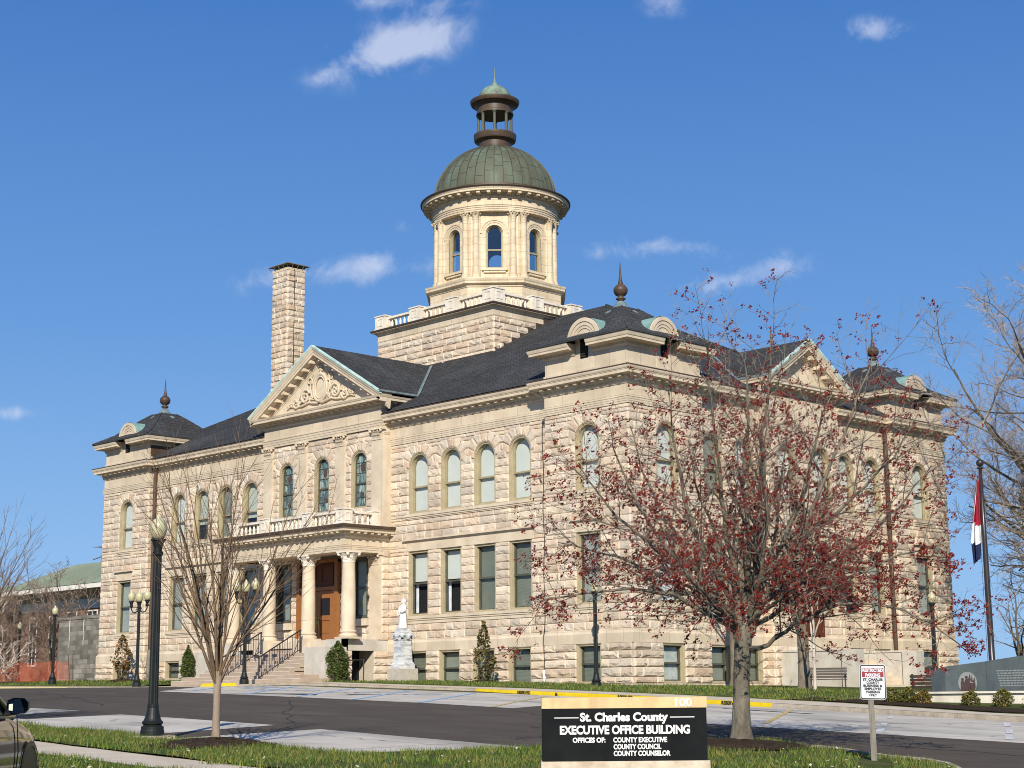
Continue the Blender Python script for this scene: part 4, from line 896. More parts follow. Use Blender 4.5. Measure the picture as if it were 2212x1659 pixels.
# ---- chimney
CHM = (33.75, 7.0, 1.55, 1.30)
cu_, cv_, cw, cdp = CHM; ctop = 23.2
cf = FF(cv_); csd = FS(cu_)
cc = [16.0+.362*i for i in range(28)]; ctop = cc[-1]
lay(cf, cu_, cu_+cw, [15.2, 15.6]+cc, 0, rng, kind='chimney', lens=(.4, .8), amp=.06); lay(csd, cv_, cv_+cdp, [15.2, 15.6]+cc, 0, rng, kind='chimney', lens=(.35, .7), amp=.06)
cm = MB(); cm.ubox(cu_+.03, cu_+cw-.03, cv_+.03, cv_+cdp-.03, 13, ctop); cm.ubox(cu_-.03, cu_+cw+.03, cv_-.03, cv_+cdp+.03, ctop, ctop+.16)
co_ = cm.build('chimney', 'limestone', ch)
cap = MB(); cap.ubox(cu_-.2, cu_+cw+.2, cv_-.2, cv_+cdp+.2, ctop+.36, ctop+.40)
xs = [(-(cu_-.2), cv_-.2), (-(cu_-.2), cv_+cdp+.2), (-(cu_+cw+.2), cv_+cdp+.2), (-(cu_+cw+.2), cv_-.2)]
cap.add([(x, y, ctop+.40) for x, y in xs]+[(-(cu_+cw/2), cv_+cdp/2, ctop+.46)], [(0, 1, 4), (1, 2, 4), (2, 3, 4), (3, 0, 4)])
for k in range(4):
    a, b = Vector(xs[k]), Vector(xs[(k+1) % 4]); m = (a+b)/2; ctr = Vector((-(cu_+cw/2), cv_+cdp/2))
    for j in range(5):
        p = a+(b-a)*(j/4); p2 = ctr+(p-ctr)*.86; cap.tube([(p2.x, p2.y, ctop+.15), (p.x, p.y, ctop+.37)], .018, 4)
cap.build('chimney_cap', 'pipe_grey', co_)
cb_ = MB(); cb_.tube([(-(cu_)+.06, cv_+.45, ctop+.1), (-(cu_)+.09, cv_+.44, 20), (-(cu_)+.08, cv_+.47, 16)], .018, 4); cb_.build('lightning_cable', 'cable', co_)
# ---- central tower
TH = 4.8; t0, t1, w0, w1 = BUC-TH, BUC+TH, SVC-TH, SVC+TH
tc_ = [15.6+.368*i for i in range(13)]; tc_[-1] = 20.0
for f, a, b in ((FF(w0), t0, t1), (FS(t0), w0, w1)): lay(f, a-.02, b+.02, tc_, 0, rng, kind='tower', lens=(.6, 1.3), amp=.065)
tw = MB(); tw.ubox(t0+.03, t1-.03, w0+.03, w1-.03, 14, 20.6); tw.build('tower_wall', 'mortar', ch)
sq = lambda o=0: [(t1+o, w1+o), (t0-o, w1+o), (t0-o, w0-o), (t1+o, w0-o), (t1+o, w1+o)]
te = MB(); sweep(te, sq(), [(-.05, 19.98), (.05, 19.98), (.07, 20.04), (.03, 20.07), (.03, 20.36), (.10, 20.40), (.14, 20.48), (.30, 20.52), (.30, 20.56), (-.05, 20.56)]); te.build('tower_cornice', 'ashlar', ch)
td = MB(); sweep(td, sq(), [(-.3, 20.55), (.33, 20.555), (.36, 20.62), (.36, 20.66), (-.3, 20.70)]); td.ubox(t0, t1, w0, w1, 20.5, 20.69); td.build('tower_drip', 'copper_brown', ch)
def flash_steps():
    fm = MB()
    for i in range(14):
        v = w0+.05+i*.62
        if v > SVC: break
        zb = rz(min(v+.1, 12.5)); z = math.ceil((zb+.05-15.6)/.368)*.368+15.6; FS(t0).box(fm, v, v+.62, .0, .085, zb-.5, z)
    for i in range(16): u = t0+i*.6; FF(w0).box(fm, u, u+.6, 0, .085, 17.4, 18.02)
    fm.build('step_flashing', 'copper_brown', ch)
flash_steps()
BAL = [(.055, 0), (.075, .02), (.075, .06), (.045, .09), (.085, .20), (.09, .27), (.05, .40), (.042, .47), (.07, .52), (.07, .56)]
def balustrade(name, segs, zb, h, pier_w, parent, pierh=None, m='white_stone', npb=6):
    """segs: list of (P0, P1) plan runs; piers at both ends of each run"""
    top = MB(); piers = {}; root = None; rows = []
    for (a, b) in segs:
        A_, B_ = Vector((-a[0], a[1])), Vector((-b[0], b[1])); L = (B_-A_).length; d = (B_-A_)/L; f = Fr((A_.x, A_.y), (d.x, d.y), (-d.y, d.x))
        f.box(top, pier_w/2-.02, L-pier_w/2+.02, -.13, .13, zb, zb+.10); f.box(top, pier_w/2-.02, L-pier_w/2+.02, -.14, .14, zb+h-.12, zb+h)
        rows.append((f, L))
        for p in (A_, B_): piers[(round(p.x, 2), round(p.y, 2))] = f
    ro_ = top.build(name, m, parent)
    for (x, y), f in piers.items():
        pb = MB(); w = pier_w/2; pb.box(x-w, x+w, y-w, y+w, zb, zb+h+.02); pb.box(x-w-.04, x+w+.04, y-w-.04, y+w+.04, zb+h+.02, zb+h+.09); pb.box(x-w-.03, x+w+.03, y-w-.03, y+w+.03, zb, zb+.1)
        q = w*.55
        for ff in (Fr((x, y-w), (-1, 0), (0, -1)), Fr((x+w, y), (0, 1), (1, 0))): ff.ring(pb, [(-q, zb+.2), (-q, zb+h-.1), (q, zb+h-.1), (q, zb+.2)], [(-q+.05, zb+.25), (-q+.05, zb+h-.15), (q-.05, zb+h-.15), (q-.05, zb+.25)], 0, .022)
        pb.build('pier', m, ro_)
    me = None
    for f, L in rows:
        k = max(2, round((L-pier_w)/.34))
        for j in range(k):
            s = pier_w/2+(L-pier_w)*(j+.5)/k; x, y, _ = f.P(s, 0, 0)
            if me is None:
                bb = MB(); sc = (h-.22)/.56; bb.lathe(x, y, [(r, zb+.10+z*sc) for r, z in BAL], 8); o = bb.build('baluster', m, ro_, smooth=True); me = (o, x, y)
            else:
                o2 = me[0].copy(); COL.objects.link(o2); o2.location = (x-me[1], y-me[2], 0)
    return ro_
pw = .86; c3 = lambda a, b: [a+(b-a)*i/3 for i in range(4)]
us = c3(t0+.28, t1-.28); vs_ = c3(w0+.28, w1-.28)
balustrade('roof_balustrade', [((us[i], w0+.28), (us[i+1], w0+.28)) for i in range(3)]+[((t0+.28, vs_[i+1]), (t0+.28, vs_[i])) for i in range(3)], 20.70, .74, pw, ch)
# ---- drum
DX, DY = -BUC, SVC
def octp(Rv): return [(DX+Rv*cos(pi/8+k*pi/4), DY+Rv*sin(pi/8+k*pi/4)) for k in range(8)]
def octsweep(mb, prof):
    n = len(prof); vs = [(DX+r*cos(pi/8+k*pi/4), DY+r*sin(pi/8+k*pi/4), z) for k in range(8) for r, z in prof]
    mb.add(vs, [(k*n+j, ((k+1) % 8)*n+j, ((k+1) % 8)*n+j+1, k*n+j+1) for k in range(8) for j in range(n-1)])
ob_ = MB(); octsweep(ob_, [(4.02, 20.6), (4.02, 22.30), (4.07, 22.32), (4.07, 22.42), (4.13, 22.46), (4.28, 22.50), (4.28, 22.60), (4.32, 22.66), (4.35, 22.76), (3.0, 22.82)])
octsweep(ob_, [(3.95, 22.76), (3.95, 22.90), (3.4, 22.95)]); ob_.build('drum_base', 'drumstone', ch)
dr = MB(); Ra = 3.24
drum_frames = []
for k in range(8):
    a = k*pi/4; f = Fr((DX+Ra*cos(a), DY+Ra*sin(a)), (-sin(a), cos(a)), (cos(a), sin(a))); hwid = Ra*math.tan(pi/8)
    drum_frames.append(f); panel(dr, f, -hwid, hwid, 22.9, 26.8, 0, [(0, .98, 23.5, 26.02, True)])
    if k in (0, 1, 2, 5, 6, 7): 
        cst = lambda r: [(-r*cos(pi*i/14), 25.53+r*sin(pi*i/14)) for i in range(15)]
        f.ring(dr, cst(.85), cst(.74), 0, .09, False); f.ring(dr, cst(.74), cst(.62), 0, .055, False); f.ring(dr, cst(.62), cst(.49), -.1, .03, False)
        for sg in (-1, 1): f.box(dr, sg*.49, sg*.80, -.01, .04, 23.4, 25.53)
        f.box(dr, -.72, .72, -.2, .16, 23.36, 23.48); f.box(dr, -.62, .62, -.1, .10, 23.24, 23.36)
drum_ob = dr.build('drum', 'drumstone', ch)
for k in (0, 1, 2, 5, 6, 7):
    window(drum_frames[k], 0, .98, 23.5, 26.02, True, 'dark', .16, -.08, .06, parent=drum_ob, paneit='pane_sky')
dc = MB(); dc.lathe(DX, DY, [(3.2, 22.86), (.1, 22.88)], 16); dc.build('drum_floor', 'interior', drum_ob)
dcol = MB(); rcol = 3.52
for k in range(8):
    for sg in (-1, 1):
        a = pi/8+k*pi/4+sg*radians(5.3); x, y = DX+rcol*cos(a), DY+rcol*sin(a); cb2 = MB()
        cb2.lathe(x, y, [(.27, 22.9), (.27, 22.99), (.25, 23.0), (.26, 23.06), (.22, 23.10), (.235, 23.15), (.185, 23.2), (.185, 24.3), (.175, 25.5), (.165, 26.28)], 16)
        capital(cb2, x, y, .165, 26.28, 26.76, ang=a); cb2.build('drum_column', 'drumstone', drum_ob)
    a = pi/8+k*pi/4; pb = MB(); f = Fr((DX+3.3*cos(a), DY+3.3*sin(a)), (-sin(a), cos(a)), (cos(a), sin(a))); f.box(pb, -.52, .52, -.2, .12, 22.9, 26.76); pb.build('drum_pier', 'drumstone', drum_ob)
de = MB(); de.lathe(DX, DY, [(3.2, 26.75), (3.64, 26.75), (3.64, 26.84), (3.67, 26.86), (3.67, 26.95), (3.70, 26.97), (3.70, 27.04), (3.74, 27.08), (3.74, 27.12), (3.66, 27.14), (3.66, 27.52), (3.72, 27.54), (3.72, 27.64), (3.80, 27.67), (3.80, 27.78), (4.24, 27.80), (4.24, 27.90), (4.27, 27.93), (4.30, 28.02), (3.4, 28.1)], 64); smooth_angle(de.build('drum_entablature', 'drumstone', drum_ob), 30)
dm = MB()
for k in range(44): a = 2*pi*k/44; f = Fr((DX+3.78*cos(a), DY+3.78*sin(a)), (-sin(a), cos(a)), (cos(a), sin(a))); f.box(dm, -.10, .10, 0, .40, 27.68, 27.79)
for k in range(220): a = 2*pi*k/220; f = Fr((DX+3.70*cos(a), DY+3.70*sin(a)), (-sin(a), cos(a)), (cos(a), sin(a))); f.box(dm, -.026, .026, 0, .06, 27.55, 27.63)
dm.build('drum_modillion', 'limestone', drum_ob, kind='stuff')
dg = MB(); dg.lathe(DX, DY, [(4.0, 28.0), (4.36, 28.02), (4.39, 28.06), (4.39, 28.10), (3.8, 28.22), (3.66, 28.26), (3.66, 28.40), (3.5, 28.42)], 64); smooth_angle(dg.build('drum_gutter', 'copper_brown', drum_ob), 30)
# ---- dome and lantern
dome = MB(); n = 14; prof = [(3.58*cos(i/n*radians(76)), 28.25+3.36*sin(i/n*radians(76))) for i in range(n+1)]; dome.lathe(DX, DY, [(3.58, 28.2)]+prof, 72); do_ = dome.build('dome', 'copper_dome', ch, smooth=True)
rb = MB()
for k in range(40):
    a = 2*pi*k/40
    for (r0, z0), (r1, z1) in zip(prof[:-1], prof[1:]):
        f = []
        for r, z in ((r0, z0), (r1, z1)):
            for w, o in ((-.022, 0), (.022, 0), (.012, .05), (-.012, .05)): f.append((DX+(r+o)*cos(a)-w*sin(a), DY+(r+o)*sin(a)+w*cos(a), z+o*.5))
        rb.add(f, [(0, 1, 5, 4), (1, 2, 6, 5), (2, 3, 7, 6), (3, 0, 4, 7)])
    for j in range(2, 12, 3):       # cross seams, staggered
        i = j+(k % 3); 
        if i >= n: continue
        r, z = prof[i]; a2 = 2*pi*(k+1)/40; rb.tube([(DX+(r+.01)*cos(a+(a2-a)*q/3), DY+(r+.01)*sin(a+(a2-a)*q/3), z) for q in range(4)], .009, 3)
rb.build('dome_seam', 'copper_seam', do_, kind='stuff')
ln = MB(); ln.lathe(DX, DY, [(1.0, 31.45), (1.0, 31.55), (.96, 31.60), (.96, 31.92), (1.05, 31.98), (1.20, 32.02), (1.24, 32.10), (1.24, 32.22), (1.26, 32.26), (1.26, 32.40), (.9, 32.44)], 40); lo_ = ln.build('lantern', 'copper_brown', ch); smooth_angle(lo_, 30)
for k in range(8):
    a = k*pi/4; x, y = DX+.96*cos(a), DY+.96*sin(a); c = MB(); c.lathe(x, y, [(.14, 32.42), (.12, 32.48), (.09, 32.52), (.085, 33.50), (.10, 33.54), (.14, 33.60), (.14, 33.66)], 10); c.build('lantern_column', 'copper_dome', lo_, smooth=False)
lt = MB(); lt.lathe(DX, DY, [(.0, 33.65), (1.10, 33.65), (1.10, 33.75), (1.05, 33.80), (1.05, 34.12), (1.12, 34.18), (1.2, 34.24), (1.40, 34.28), (1.43, 34.36), (1.46, 34.42), (1.46, 34.50), (1.1, 34.62)], 40); smooth_angle(lt.build('lantern_cornice', 'copper_brown', lo_), 30)
lc = MB(); n = 8; lc.lathe(DX, DY, [(1.03*cos(i/n*radians(80)), 34.60+.92*sin(i/n*radians(80))) for i in range(n+1)], 32, a0=pi/8, flute=.07, nf=8); lc.build('lantern_cupola', 'copper_verd', lo_, smooth=True)
ls = MB(); ls.lathe(DX, DY, [(.26, 35.46), (.26, 35.52), (.20, 35.56), (.22, 35.62), (.12, 35.70), (.07, 35.80), (.05, 36.00), (.012, 36.65)], 12); ls.build('spire', 'copper_verd', lo_, smooth=True)
# ---- porch
PV = -1.95
pf = MB(); pf.ubox(16.4, 25.8, -2.3, .0, 2.3, 2.62)
pfl = pf.build('porch_floor', 'limestone', ch)
pw_ = FS(16.25); lay(pw_, -2.45, -1.78, [.2, .63, 1.03, 1.39, 1.75, 2.10], 0, rng, lens=(.5, .9), amp=.08); lay(pw_, -.45, .45, [.2, .63, 1.03, 1.39, 1.75, 2.10], 0, rng, lens=(.5, .9), amp=.08)
pfr = FF(-2.45)
for a, b in ((16.25, 17.4), (24.85, 25.95)): lay(pfr, a, b, [.3, .7, 1.06, 1.41, 1.76, 2.10], 0, rng, lens=(.5, 1.2), amp=.08)
pb = MB(); pw_.box(pb, -2.46, .45, -.6, .03, 2.10, 2.64); pfr.box(pb, 16.22, 17.4, -.4, .03, 2.10, 2.64); pb.build('porch_base', 'smooth_grey', ch); pb = MB(); pfr.box(pb, 24.8, 26.0, -.4, .03, 2.10, 2.64); Fr((-25.95, 0), (0, 1), (-1, 0)).box(pb, -2.45, .45, -.6, .03, .2, 2.64)
pb.build('porch_base', 'smooth_grey', ch)
for q in ((16.3, 17.3, -2.4, -1.78), (16.3, 17.6, -.45, .4), (24.9, 25.9, -2.4, .4)): pb = MB(); pb.ubox(*q, .2, 2.1); pb.build('base_pier', 'mortar', ch)
al = MB(); al.ubox(17.35, 17.45, -1.9, -.3, -.3, 2.12); al.build('areaway_dark_back', 'interior', ch)  # black back sheet, shade inside the opening put into its colour
pcol = []
for s in (16.35, 19.48, 22.72, 25.85):
    cl = MB(); x, y = -s, PV
    cl.ubox(s-.55, s+.55, PV-.55, PV+.5, 2.0, 2.66) if s in (19.48, 22.72) else None
    cl.box(x-.46, x+.46, y-.46, y+.46, 2.645, 2.74); cl.lathe(x, y, [(.45, 2.74), (.46, 2.80), (.42, 2.86), (.37, 2.89), (.37, 2.93), (.41, 2.97), (.41, 3.01), (.345, 3.05), (.345, 4.2), (.33, 5.2), (.30, 6.26)], 28)
    co2 = cl.build('porch_column', 'limestone', ch); smooth_angle(co2, 35); cp_ = MB(); capital(cp_, x, y, .30, 6.26, 6.80, ang=pi/8); cp_.build('capital', 'white_stone', co2)
for s, fr, d in ((16.62, F0, .16), (25.6, F0, .16)):
    a = MB(); fr.box(a, s-.38, s+.38, -.04, d, 2.64, 6.28); fr.box(a, s-.45, s+.45, -.04, d+.08, 2.64, 2.86); fr.box(a, s-.42, s+.42, -.04, d+.05, 2.86, 2.95); o = a.build('porch_pilaster', 'limestone', ch); c = MB(); flat_capital(c, fr, s, .70, 6.28, 6.80, d); c.build('capital', 'limestone', o)
a = MB(); FS(16.25).box(a, -.155, RC, -.1, .03, 2.64, 6.8); a.build('porch_return', 'limestone', ch)
pe = [(16.2, RC), (16.2, -2.32), (25.95, -2.32), (25.95, RC)]
e = MB(); sweep(e, pe, [(-.62, 6.80), (.03, 6.80), (.03, 6.90), (.05, 6.92), (.05, 7.00), (.07, 7.02), (.07, 7.08), (.09, 7.10), (.01, 7.13), (.01, 7.46), (-.62, 7.46)]); e.build('porch_entablature', 'ashlar', ch)
e = MB(); sweep(e, pe, [(-.3, 7.45), (.04, 7.45), (.08, 7.50), (.08, 7.60), (.13, 7.63), (.13, 7.73), (.44, 7.745), (.44, 7.83), (.48, 7.86), (.50, 7.92), (-.3, 7.93)]); along(e, pe, .42, .16, .12, .40, 7.65, 7.74); along(e, pe, .09, .05, .07, .10, 7.52, 7.59, .05); e.build('porch_cornice', 'limestone', ch)
e = MB(); sweep(e, pe, [(-.3, 7.90), (.54, 7.905), (.56, 7.94), (.57, 8.06), (-.3, 8.11)]); e.ubox(16.3, 25.9, -2.2, .0, 7.9, 8.07); e.build('porch_drip', 'copper_brown', ch)
e = MB(); e.ubox(16.7, 25.4, -1.85, -.02, 6.95, 7.9); e.build('porch_ceiling', 'limestone', ch)
pu = [16.62, 19.3, 22.85, 25.53]
balustrade('porch_balustrade', [((pu[i], -2.05), (pu[i+1], -2.05)) for i in range(3)]+[((16.62, -.1), (16.62, -2.05))], 8.09, .72, .58, ch)
# wall behind the porch: door and side windows
lay(F0, BU0+.7, BU1-.7, COURSES[:13], -.0, rng, [(19.4, 22.8, 2.6, 6.9), (17.35, 18.7, 3.70, 6.75), (23.5, 24.85, 3.70, 6.75), (17.25, 18.8, 3.3, 3.7), (23.4, 24.95, 3.3, 3.7)], pale=True) if False else None
for sc in (17.95, 24.15): window(Fr((0, 0), (-1, 0), (0, -1)), sc, 1.3, 3.72, 6.72, False, 'grey', .2, -.02, .12, 'sash_dark', 'sash_dark', paneit='pane_dark')
for sc in (17.95, 24.15): tr = MB(); Fr((0, -.10), (-1, 0), (0, -1)).box(tr, sc-.78, sc+.78, -.1, .10, 3.36, 3.70); tr.build('stone_sill', 'limestone', ch)
dd = MB(); fd = FF(-.12)
fd.box(dd, 19.42, 19.66, -.1, .10, 2.62, 6.74); fd.box(dd, 22.54, 22.78, -.1, .10, 2.62, 6.74); fd.box(dd, 19.66, 22.54, -.1, .08, 5.22, 5.40); fd.box(dd, 19.42, 22.78, -.1, .12, 6.62, 6.76)
dd.m(1); fd.box(dd, 19.66, 22.54, -.1, -.02, 5.40, 6.62); dd.m(0)
for a, b in ((19.72, 21.06), (21.14, 22.48)):
    dd.m(1); fd.ring(dd, [(a+.14, 5.52), (a+.14, 6.5), (b-.14, 6.5), (b-.14, 5.52)], [(a+.26, 5.64), (a+.26, 6.38), (b-.26, 6.38), (b-.26, 5.64)], -.03, .02)
dd.m(0)
fd.box(dd, 19.66, 19.9, -.1, .02, 2.62, 5.22); fd.box(dd, 22.3, 22.54, -.1, .02, 2.62, 5.22)
dob = dd.build('door', ['wood', 'wood_dark'], ch)
for a, b, hs in ((19.9, 21.09, 1), (21.11, 22.3, -1)):
    lf = MB(); fd.box(lf, a, b, -.08, -.04, 2.64, 5.2)
    w = .21
    for x0, x1, z0, z1 in ((a, a+w, 2.64, 5.2), (b-w, b, 2.64, 5.2), (a+w, b-w, 2.64, 2.98), (a+w, b-w, 4.84, 5.2), (a+w, b-w, 3.74, 3.98)): fd.box(lf, x0, x1, -.04, .0, z0, z1)
    fd.box(lf, a+w+.1, b-w-.1, -.04, -.015, 3.10, 3.64)
    lo = lf.build('door_leaf', 'wood', dob)
    g = MB(); fd.box(g, a+w, b-w, -.038, -.03, 3.98, 4.84); g.build('door_glass', 'car_dark', lo)
    h = MB(); q = b-.10 if hs > 0 else a+.10; h.tube([fd.P(q, .0, 3.50), fd.P(q, .07, 3.54), fd.P(q, .07, 3.78), fd.P(q, .0, 3.82)], .022, 6); fd.box(h, q-.05, q+.05, -.0, .015, 3.44, 3.92); h.build('handle', 'brass', lo)
# stone lining of the porch wall drawn as real blocks between the openings
lay(F0, 16.2, 26.0, COURSES[:13], .0, rng, [(19.40, 22.80, 2.6, 6.9), (17.28, 18.62, 3.70, 6.74), (23.48, 24.82, 3.70, 6.74), (17.15, 18.75, 3.34, 3.70), (23.35, 24.95, 3.34, 3.70)], pale=True)
# alarm bell beside the porch window
ab = MB(); ab.sphere((-17.05, -.16, 4.72), .11, 10, 6, (1, .5, 1)); ab.build('alarm_bell', 'louver', ch)
# ---- front steps, cheek walls, railings
NST = 7; stt = MB(); sz0 = .60
for i in range(NST+1):
    z1 = sz0+(2.03-sz0)*(i+1)/(NST+1)+.0; v0 = -5.2+.305*i; a, b = (15.75, 26.45) if i < 1 else (16.2, 26.0) if i < 2 else (17.4, 24.8)
    stt.ubox(a, b, v0, -2.3, z1-.22 if i else -.1, z1)
for i in range(3): stt.ubox(20.05, 22.15, -2.35+.3*i, -.9, 2.03, 2.03+.2*(i+1))
so_ = stt.build('steps', 'stair_stone', ch)
ed = MB()
for i in range(NST+1):
    z1 = sz0+(2.03-sz0)*(i+1)/(NST+1); v0 = -5.2+.305*i; a, b = (15.75, 26.45) if i < 1 else (16.2, 26.0) if i < 2 else (17.4, 24.8); ed.ubox(a+.02, b-.02, v0-.012, v0+.04, z1-.022, z1+.003)
ed.build('step_edge', 'stair_edge', so_)
for a, b in ((15.8, 17.38), (24.82, 26.5)):
    ck = MB(); ck.ubox(a, b, -3.75, -2.47, .1, 2.24); ck.ubox(a-.04, b+.0, -3.8, -2.47, .1, .62); ck.build('cheek_wall', 'smooth_grey', ch)
for s in (19.05, 22.25):
    rl_ = MB(); zb, zt = .62, 2.03; v0, v1 = -5.15, -2.75; k = (zt-zb)/(v1-v0)
    rl_.tube([(-s, v0, zb), (-s, v0, zb+1.16)], .035, 6, cap=True); rl_.tube([(-s, v1, zt), (-s, v1, zt+1.10)], .035, 6, cap=True)
    rl_.tube([(-s, v0-.06, zb+1.15), (-s, v1, zt+1.1), (-s, v1+.05, zt+1.1)], .032, 6, cap=True); rl_.tube([(-s, v0, zb+.22), (-s, v1, zt+.18)], .02, 5); m_ = (v0+v1)/2; rl_.tube([(-s, m_, (zb+zt)/2-.1), (-s, m_, (zb+zt)/2+1.1)], .032, 6)
    ro_ = rl_.build('handrail', 'iron', ch)
    for j in range(1, 16): t = j/16; v = v0+(v1-v0)*t; b = MB(); b.tube([(-s, v, zb+.2+(zt-zb-.03)*t), (-s, v, zb+1.14+(zt-zb-.05)*t)], .013, 4); b.build('rail_bar', 'iron', ro_)
ar = MB()
pts = [(-15.9, -2.0, 1.62), (-14.1, -2.9, 1.60), (-13.9, -3.0, 1.60)]
ar.tube([(-16.15, -2.3, 1.62), (-14.0, -2.9, 1.60)], .03, 6); ar.tube([(-14.0, -2.9, 1.62), (-14.0, -2.9, .5)], .03, 6); ar.tube([(-14.0, -2.9, 1.6), (-15.3, -2.5, .55)], .028, 6); ar.build('areaway_rail', 'iron', ch)
# ---- downspouts and cables
for f, s, zt, zb, zs, r in ((FF(RC-.06), UL-PA-.26, 13.1, .95, 2.7, .105), (FS(RC-.06), VL-PA-.22, 13.0, 1.9, 1.9, .11)):
    p = MB(); p.tube([f.P(s, .14, zt), f.P(s, .16, zs)], r, 10); p.lathe(*f.P(s, .15, 0)[:2], [(r, zt-.1), (r*1.5, zt), (r*1.7, zt+.22), (r*1.9, zt+.25)], 10)
    for z in (5.2, 8.1, 11.0): p.lathe(*f.P(s, .15, 0)[:2], [(r*1.15, z), (r*1.15, z+.09)], 10)
    do2 = p.build('downspout', 'pipe_brown', ch)
    if zb < zs: q = MB(); q.tube([f.P(s, .18, zs+.02), f.P(s, .22, 2.1), f.P(s, .22, zb-.2)], r*1.12, 10); q.build('lower_pipe', 'pipe_grey', do2)
c = MB(); c.tube([(-5.42+.03*sin(z*2.1), RC-.13 if z > 2.7 else .26, z) for z in [.45+.4*i for i in range(30)]], .018, 4); c.build('lightning_cable', 'cable', ch)
c = MB(); c.tube([(-5.42, .26, .35), (-5.42, .26, 1.0)], .07, 8); c.build('cable_guard', 'white_paint', ch)
# vent pipe on the rear roof slope
c = MB(); c.lathe(-29.2, 4.4, [(.09, 15.9), (.09, 16.75), (.11, 16.75), (.11, 16.8)], 8); c.build('roof_vent', 'pipe_grey', ch)
# ---- side entrance: steps between solid cheek walls
ss = MB()
for v0, v1 in ((9.95, 10.3), (14.75, 15.1)): ss.ubox(-3.5, .0, v0, v1, -.4, 1.74); ss.ubox(-4.25, -3.5, v0-.14, v1+.14, -.5, 1.78); ss.ubox(-3.55, 0, v0-.04, v1+.04, 1.74, 1.82)
ss.ubox(-1.6, .1, 10.3, 14.75, -.3, 1.55); sso = ss.build('side_cheek_wall', 'smooth_grey', ch)
st2 = MB()
for i in range(8): z = 1.4-.19*i; x = 1.6+.3*i; st2.ubox(-x-.32, -1.5, 10.3, 14.75, z-.2, z)
st2.build('side_steps', 'limestone', ch)
sd = MB(); S0.box(sd, 11.6, 13.5, .02, .09, 1.55, 4.7); S0.box(sd, 11.4, 13.7, .02, .14, 4.7, 5.0); sd.build('side_door', 'wood_dark', ch)
sp_ = MB(); sweep(sp_, [(-.0, 15.0), (-1.3, 15.0), (-1.3, 10.0), (0, 10.0)][::1], [(-.9, 5.3), (.1, 5.3), (.1, 5.7), (.3, 5.75), (.35, 5.95), (-.9, 6.0)]); sp_.build('side_hood', 'limestone', ch)
# ---- hand out the stones: the largest in view are parts, the rest one mass
stones.sort(key=lambda t: -t[0]); NP = 298
for sc, kind, vs, fs, sh in stones[:NP]:
    b = MB(); b.add(vs, fs, sh); b.build('stone', 'stone', ch)
rest = MB()
for sc, kind, vs, fs, sh in stones[NP:]: rest.add(vs, fs, sh)
rest.build('stonework', 'stone', ch, kind='stuff')

# ------------------------------------------------------------------ trees and plants
def limb(mb, rg, p, d, L, r, nseg, up, wob, sides, taper=.25, tint=None):
    p = Vector(p); d = Vector(d).normalized(); pts = [p.copy()]; rad = [r]; ds = [d.copy()]
    for i in range(nseg):
        d = (d+Vector((rg.gauss(0, wob), rg.gauss(0, wob), rg.gauss(0, wob)+up))).normalized(); p = p+d*(L/nseg); pts.append(p.copy()); rad.append(r*(1-(1-taper)*(i+1)/nseg)); ds.append(d.copy())
    mb.tube(pts, rad, sides); return pts, rad, ds
def side_dir(rg, d, ang, az=None):
    x = d.orthogonal().normalized(); y = d.cross(x); a = rg.uniform(0, 2*pi) if az is None else az
    return (d*cos(ang)+(x*cos(a)+y*sin(a))*sin(ang)).normalized()
def grow(rg, src, levels, k, mbs, tips):
    """src: list of (pts, rad, dirs, L); levels[k] describes the children of it"""
    lv = levels[k]; out = []; ga = 2.399963
    for pts, rad, ds, L in src:
        n = max(1, int(lv['n']*(1+rg.uniform(-.2, .2)))); a0 = rg.uniform(0, 6.28)
        for j in range(n):
            t = lv['t0']+(lv.get('t1', .98)-lv['t0'])*(j+rg.random()*.8)/n; q = t*(len(pts)-1); i = min(int(q), len(pts)-2); f = q-i
            p = pts[i].lerp(pts[i+1], f); r = rad[i]*(1-f)+rad[i+1]*f; d = ds[i+1]
            c = side_dir(rg, d, radians(rg.uniform(*lv['ang'])), a0+j*ga)
            if lv.get('flat'): c.z *= lv['flat']; c.normalize()
            LL = L*rg.uniform(*lv['len'])*(1-lv.get('shrink', .45)*(t-lv['t0'])); rr = max(lv['rmin'], min(r*.85, r*lv['rr']))
            P, Rr, D = limb(mbs[lv['mb']], rg, p, c, LL, rr, lv['seg'], lv['up'], lv['wob'], lv['sides'], lv.get('taper', .35)); out.append((P, Rr, D, LL))
            if lv.get('tip'): tips.append((P, D))
    if k+1 < len(levels): grow(rg, out, levels, k+1, mbs, tips)
    return out
def trunk_mesh(mb, pts, rads, sides=12): mb.tube([Vector(p) for p in pts], rads, sides)
def leaves(mb, rg, n, samp, size, tints, wid=.6, seg=1):
    for _ in range(n):
        c = Vector(samp(rg)); d = Vector((rg.gauss(0, 1), rg.gauss(0, 1), rg.gauss(0, 1))).normalized(); e = d.orthogonal().normalized(); e.rotate(Matrix.Rotation(rg.uniform(0, 6.28), 3, d)); s = size*rg.uniform(.6, 1.3); t = rg.choice(tints)
        b = len(mb.v); mb.add([tuple(c-e*s), tuple(c+d.cross(e)*s*wid), tuple(c+e*s+d*s*.25), tuple(c-d.cross(e)*s*wid)], [(0, 1, 2, 3)], t)
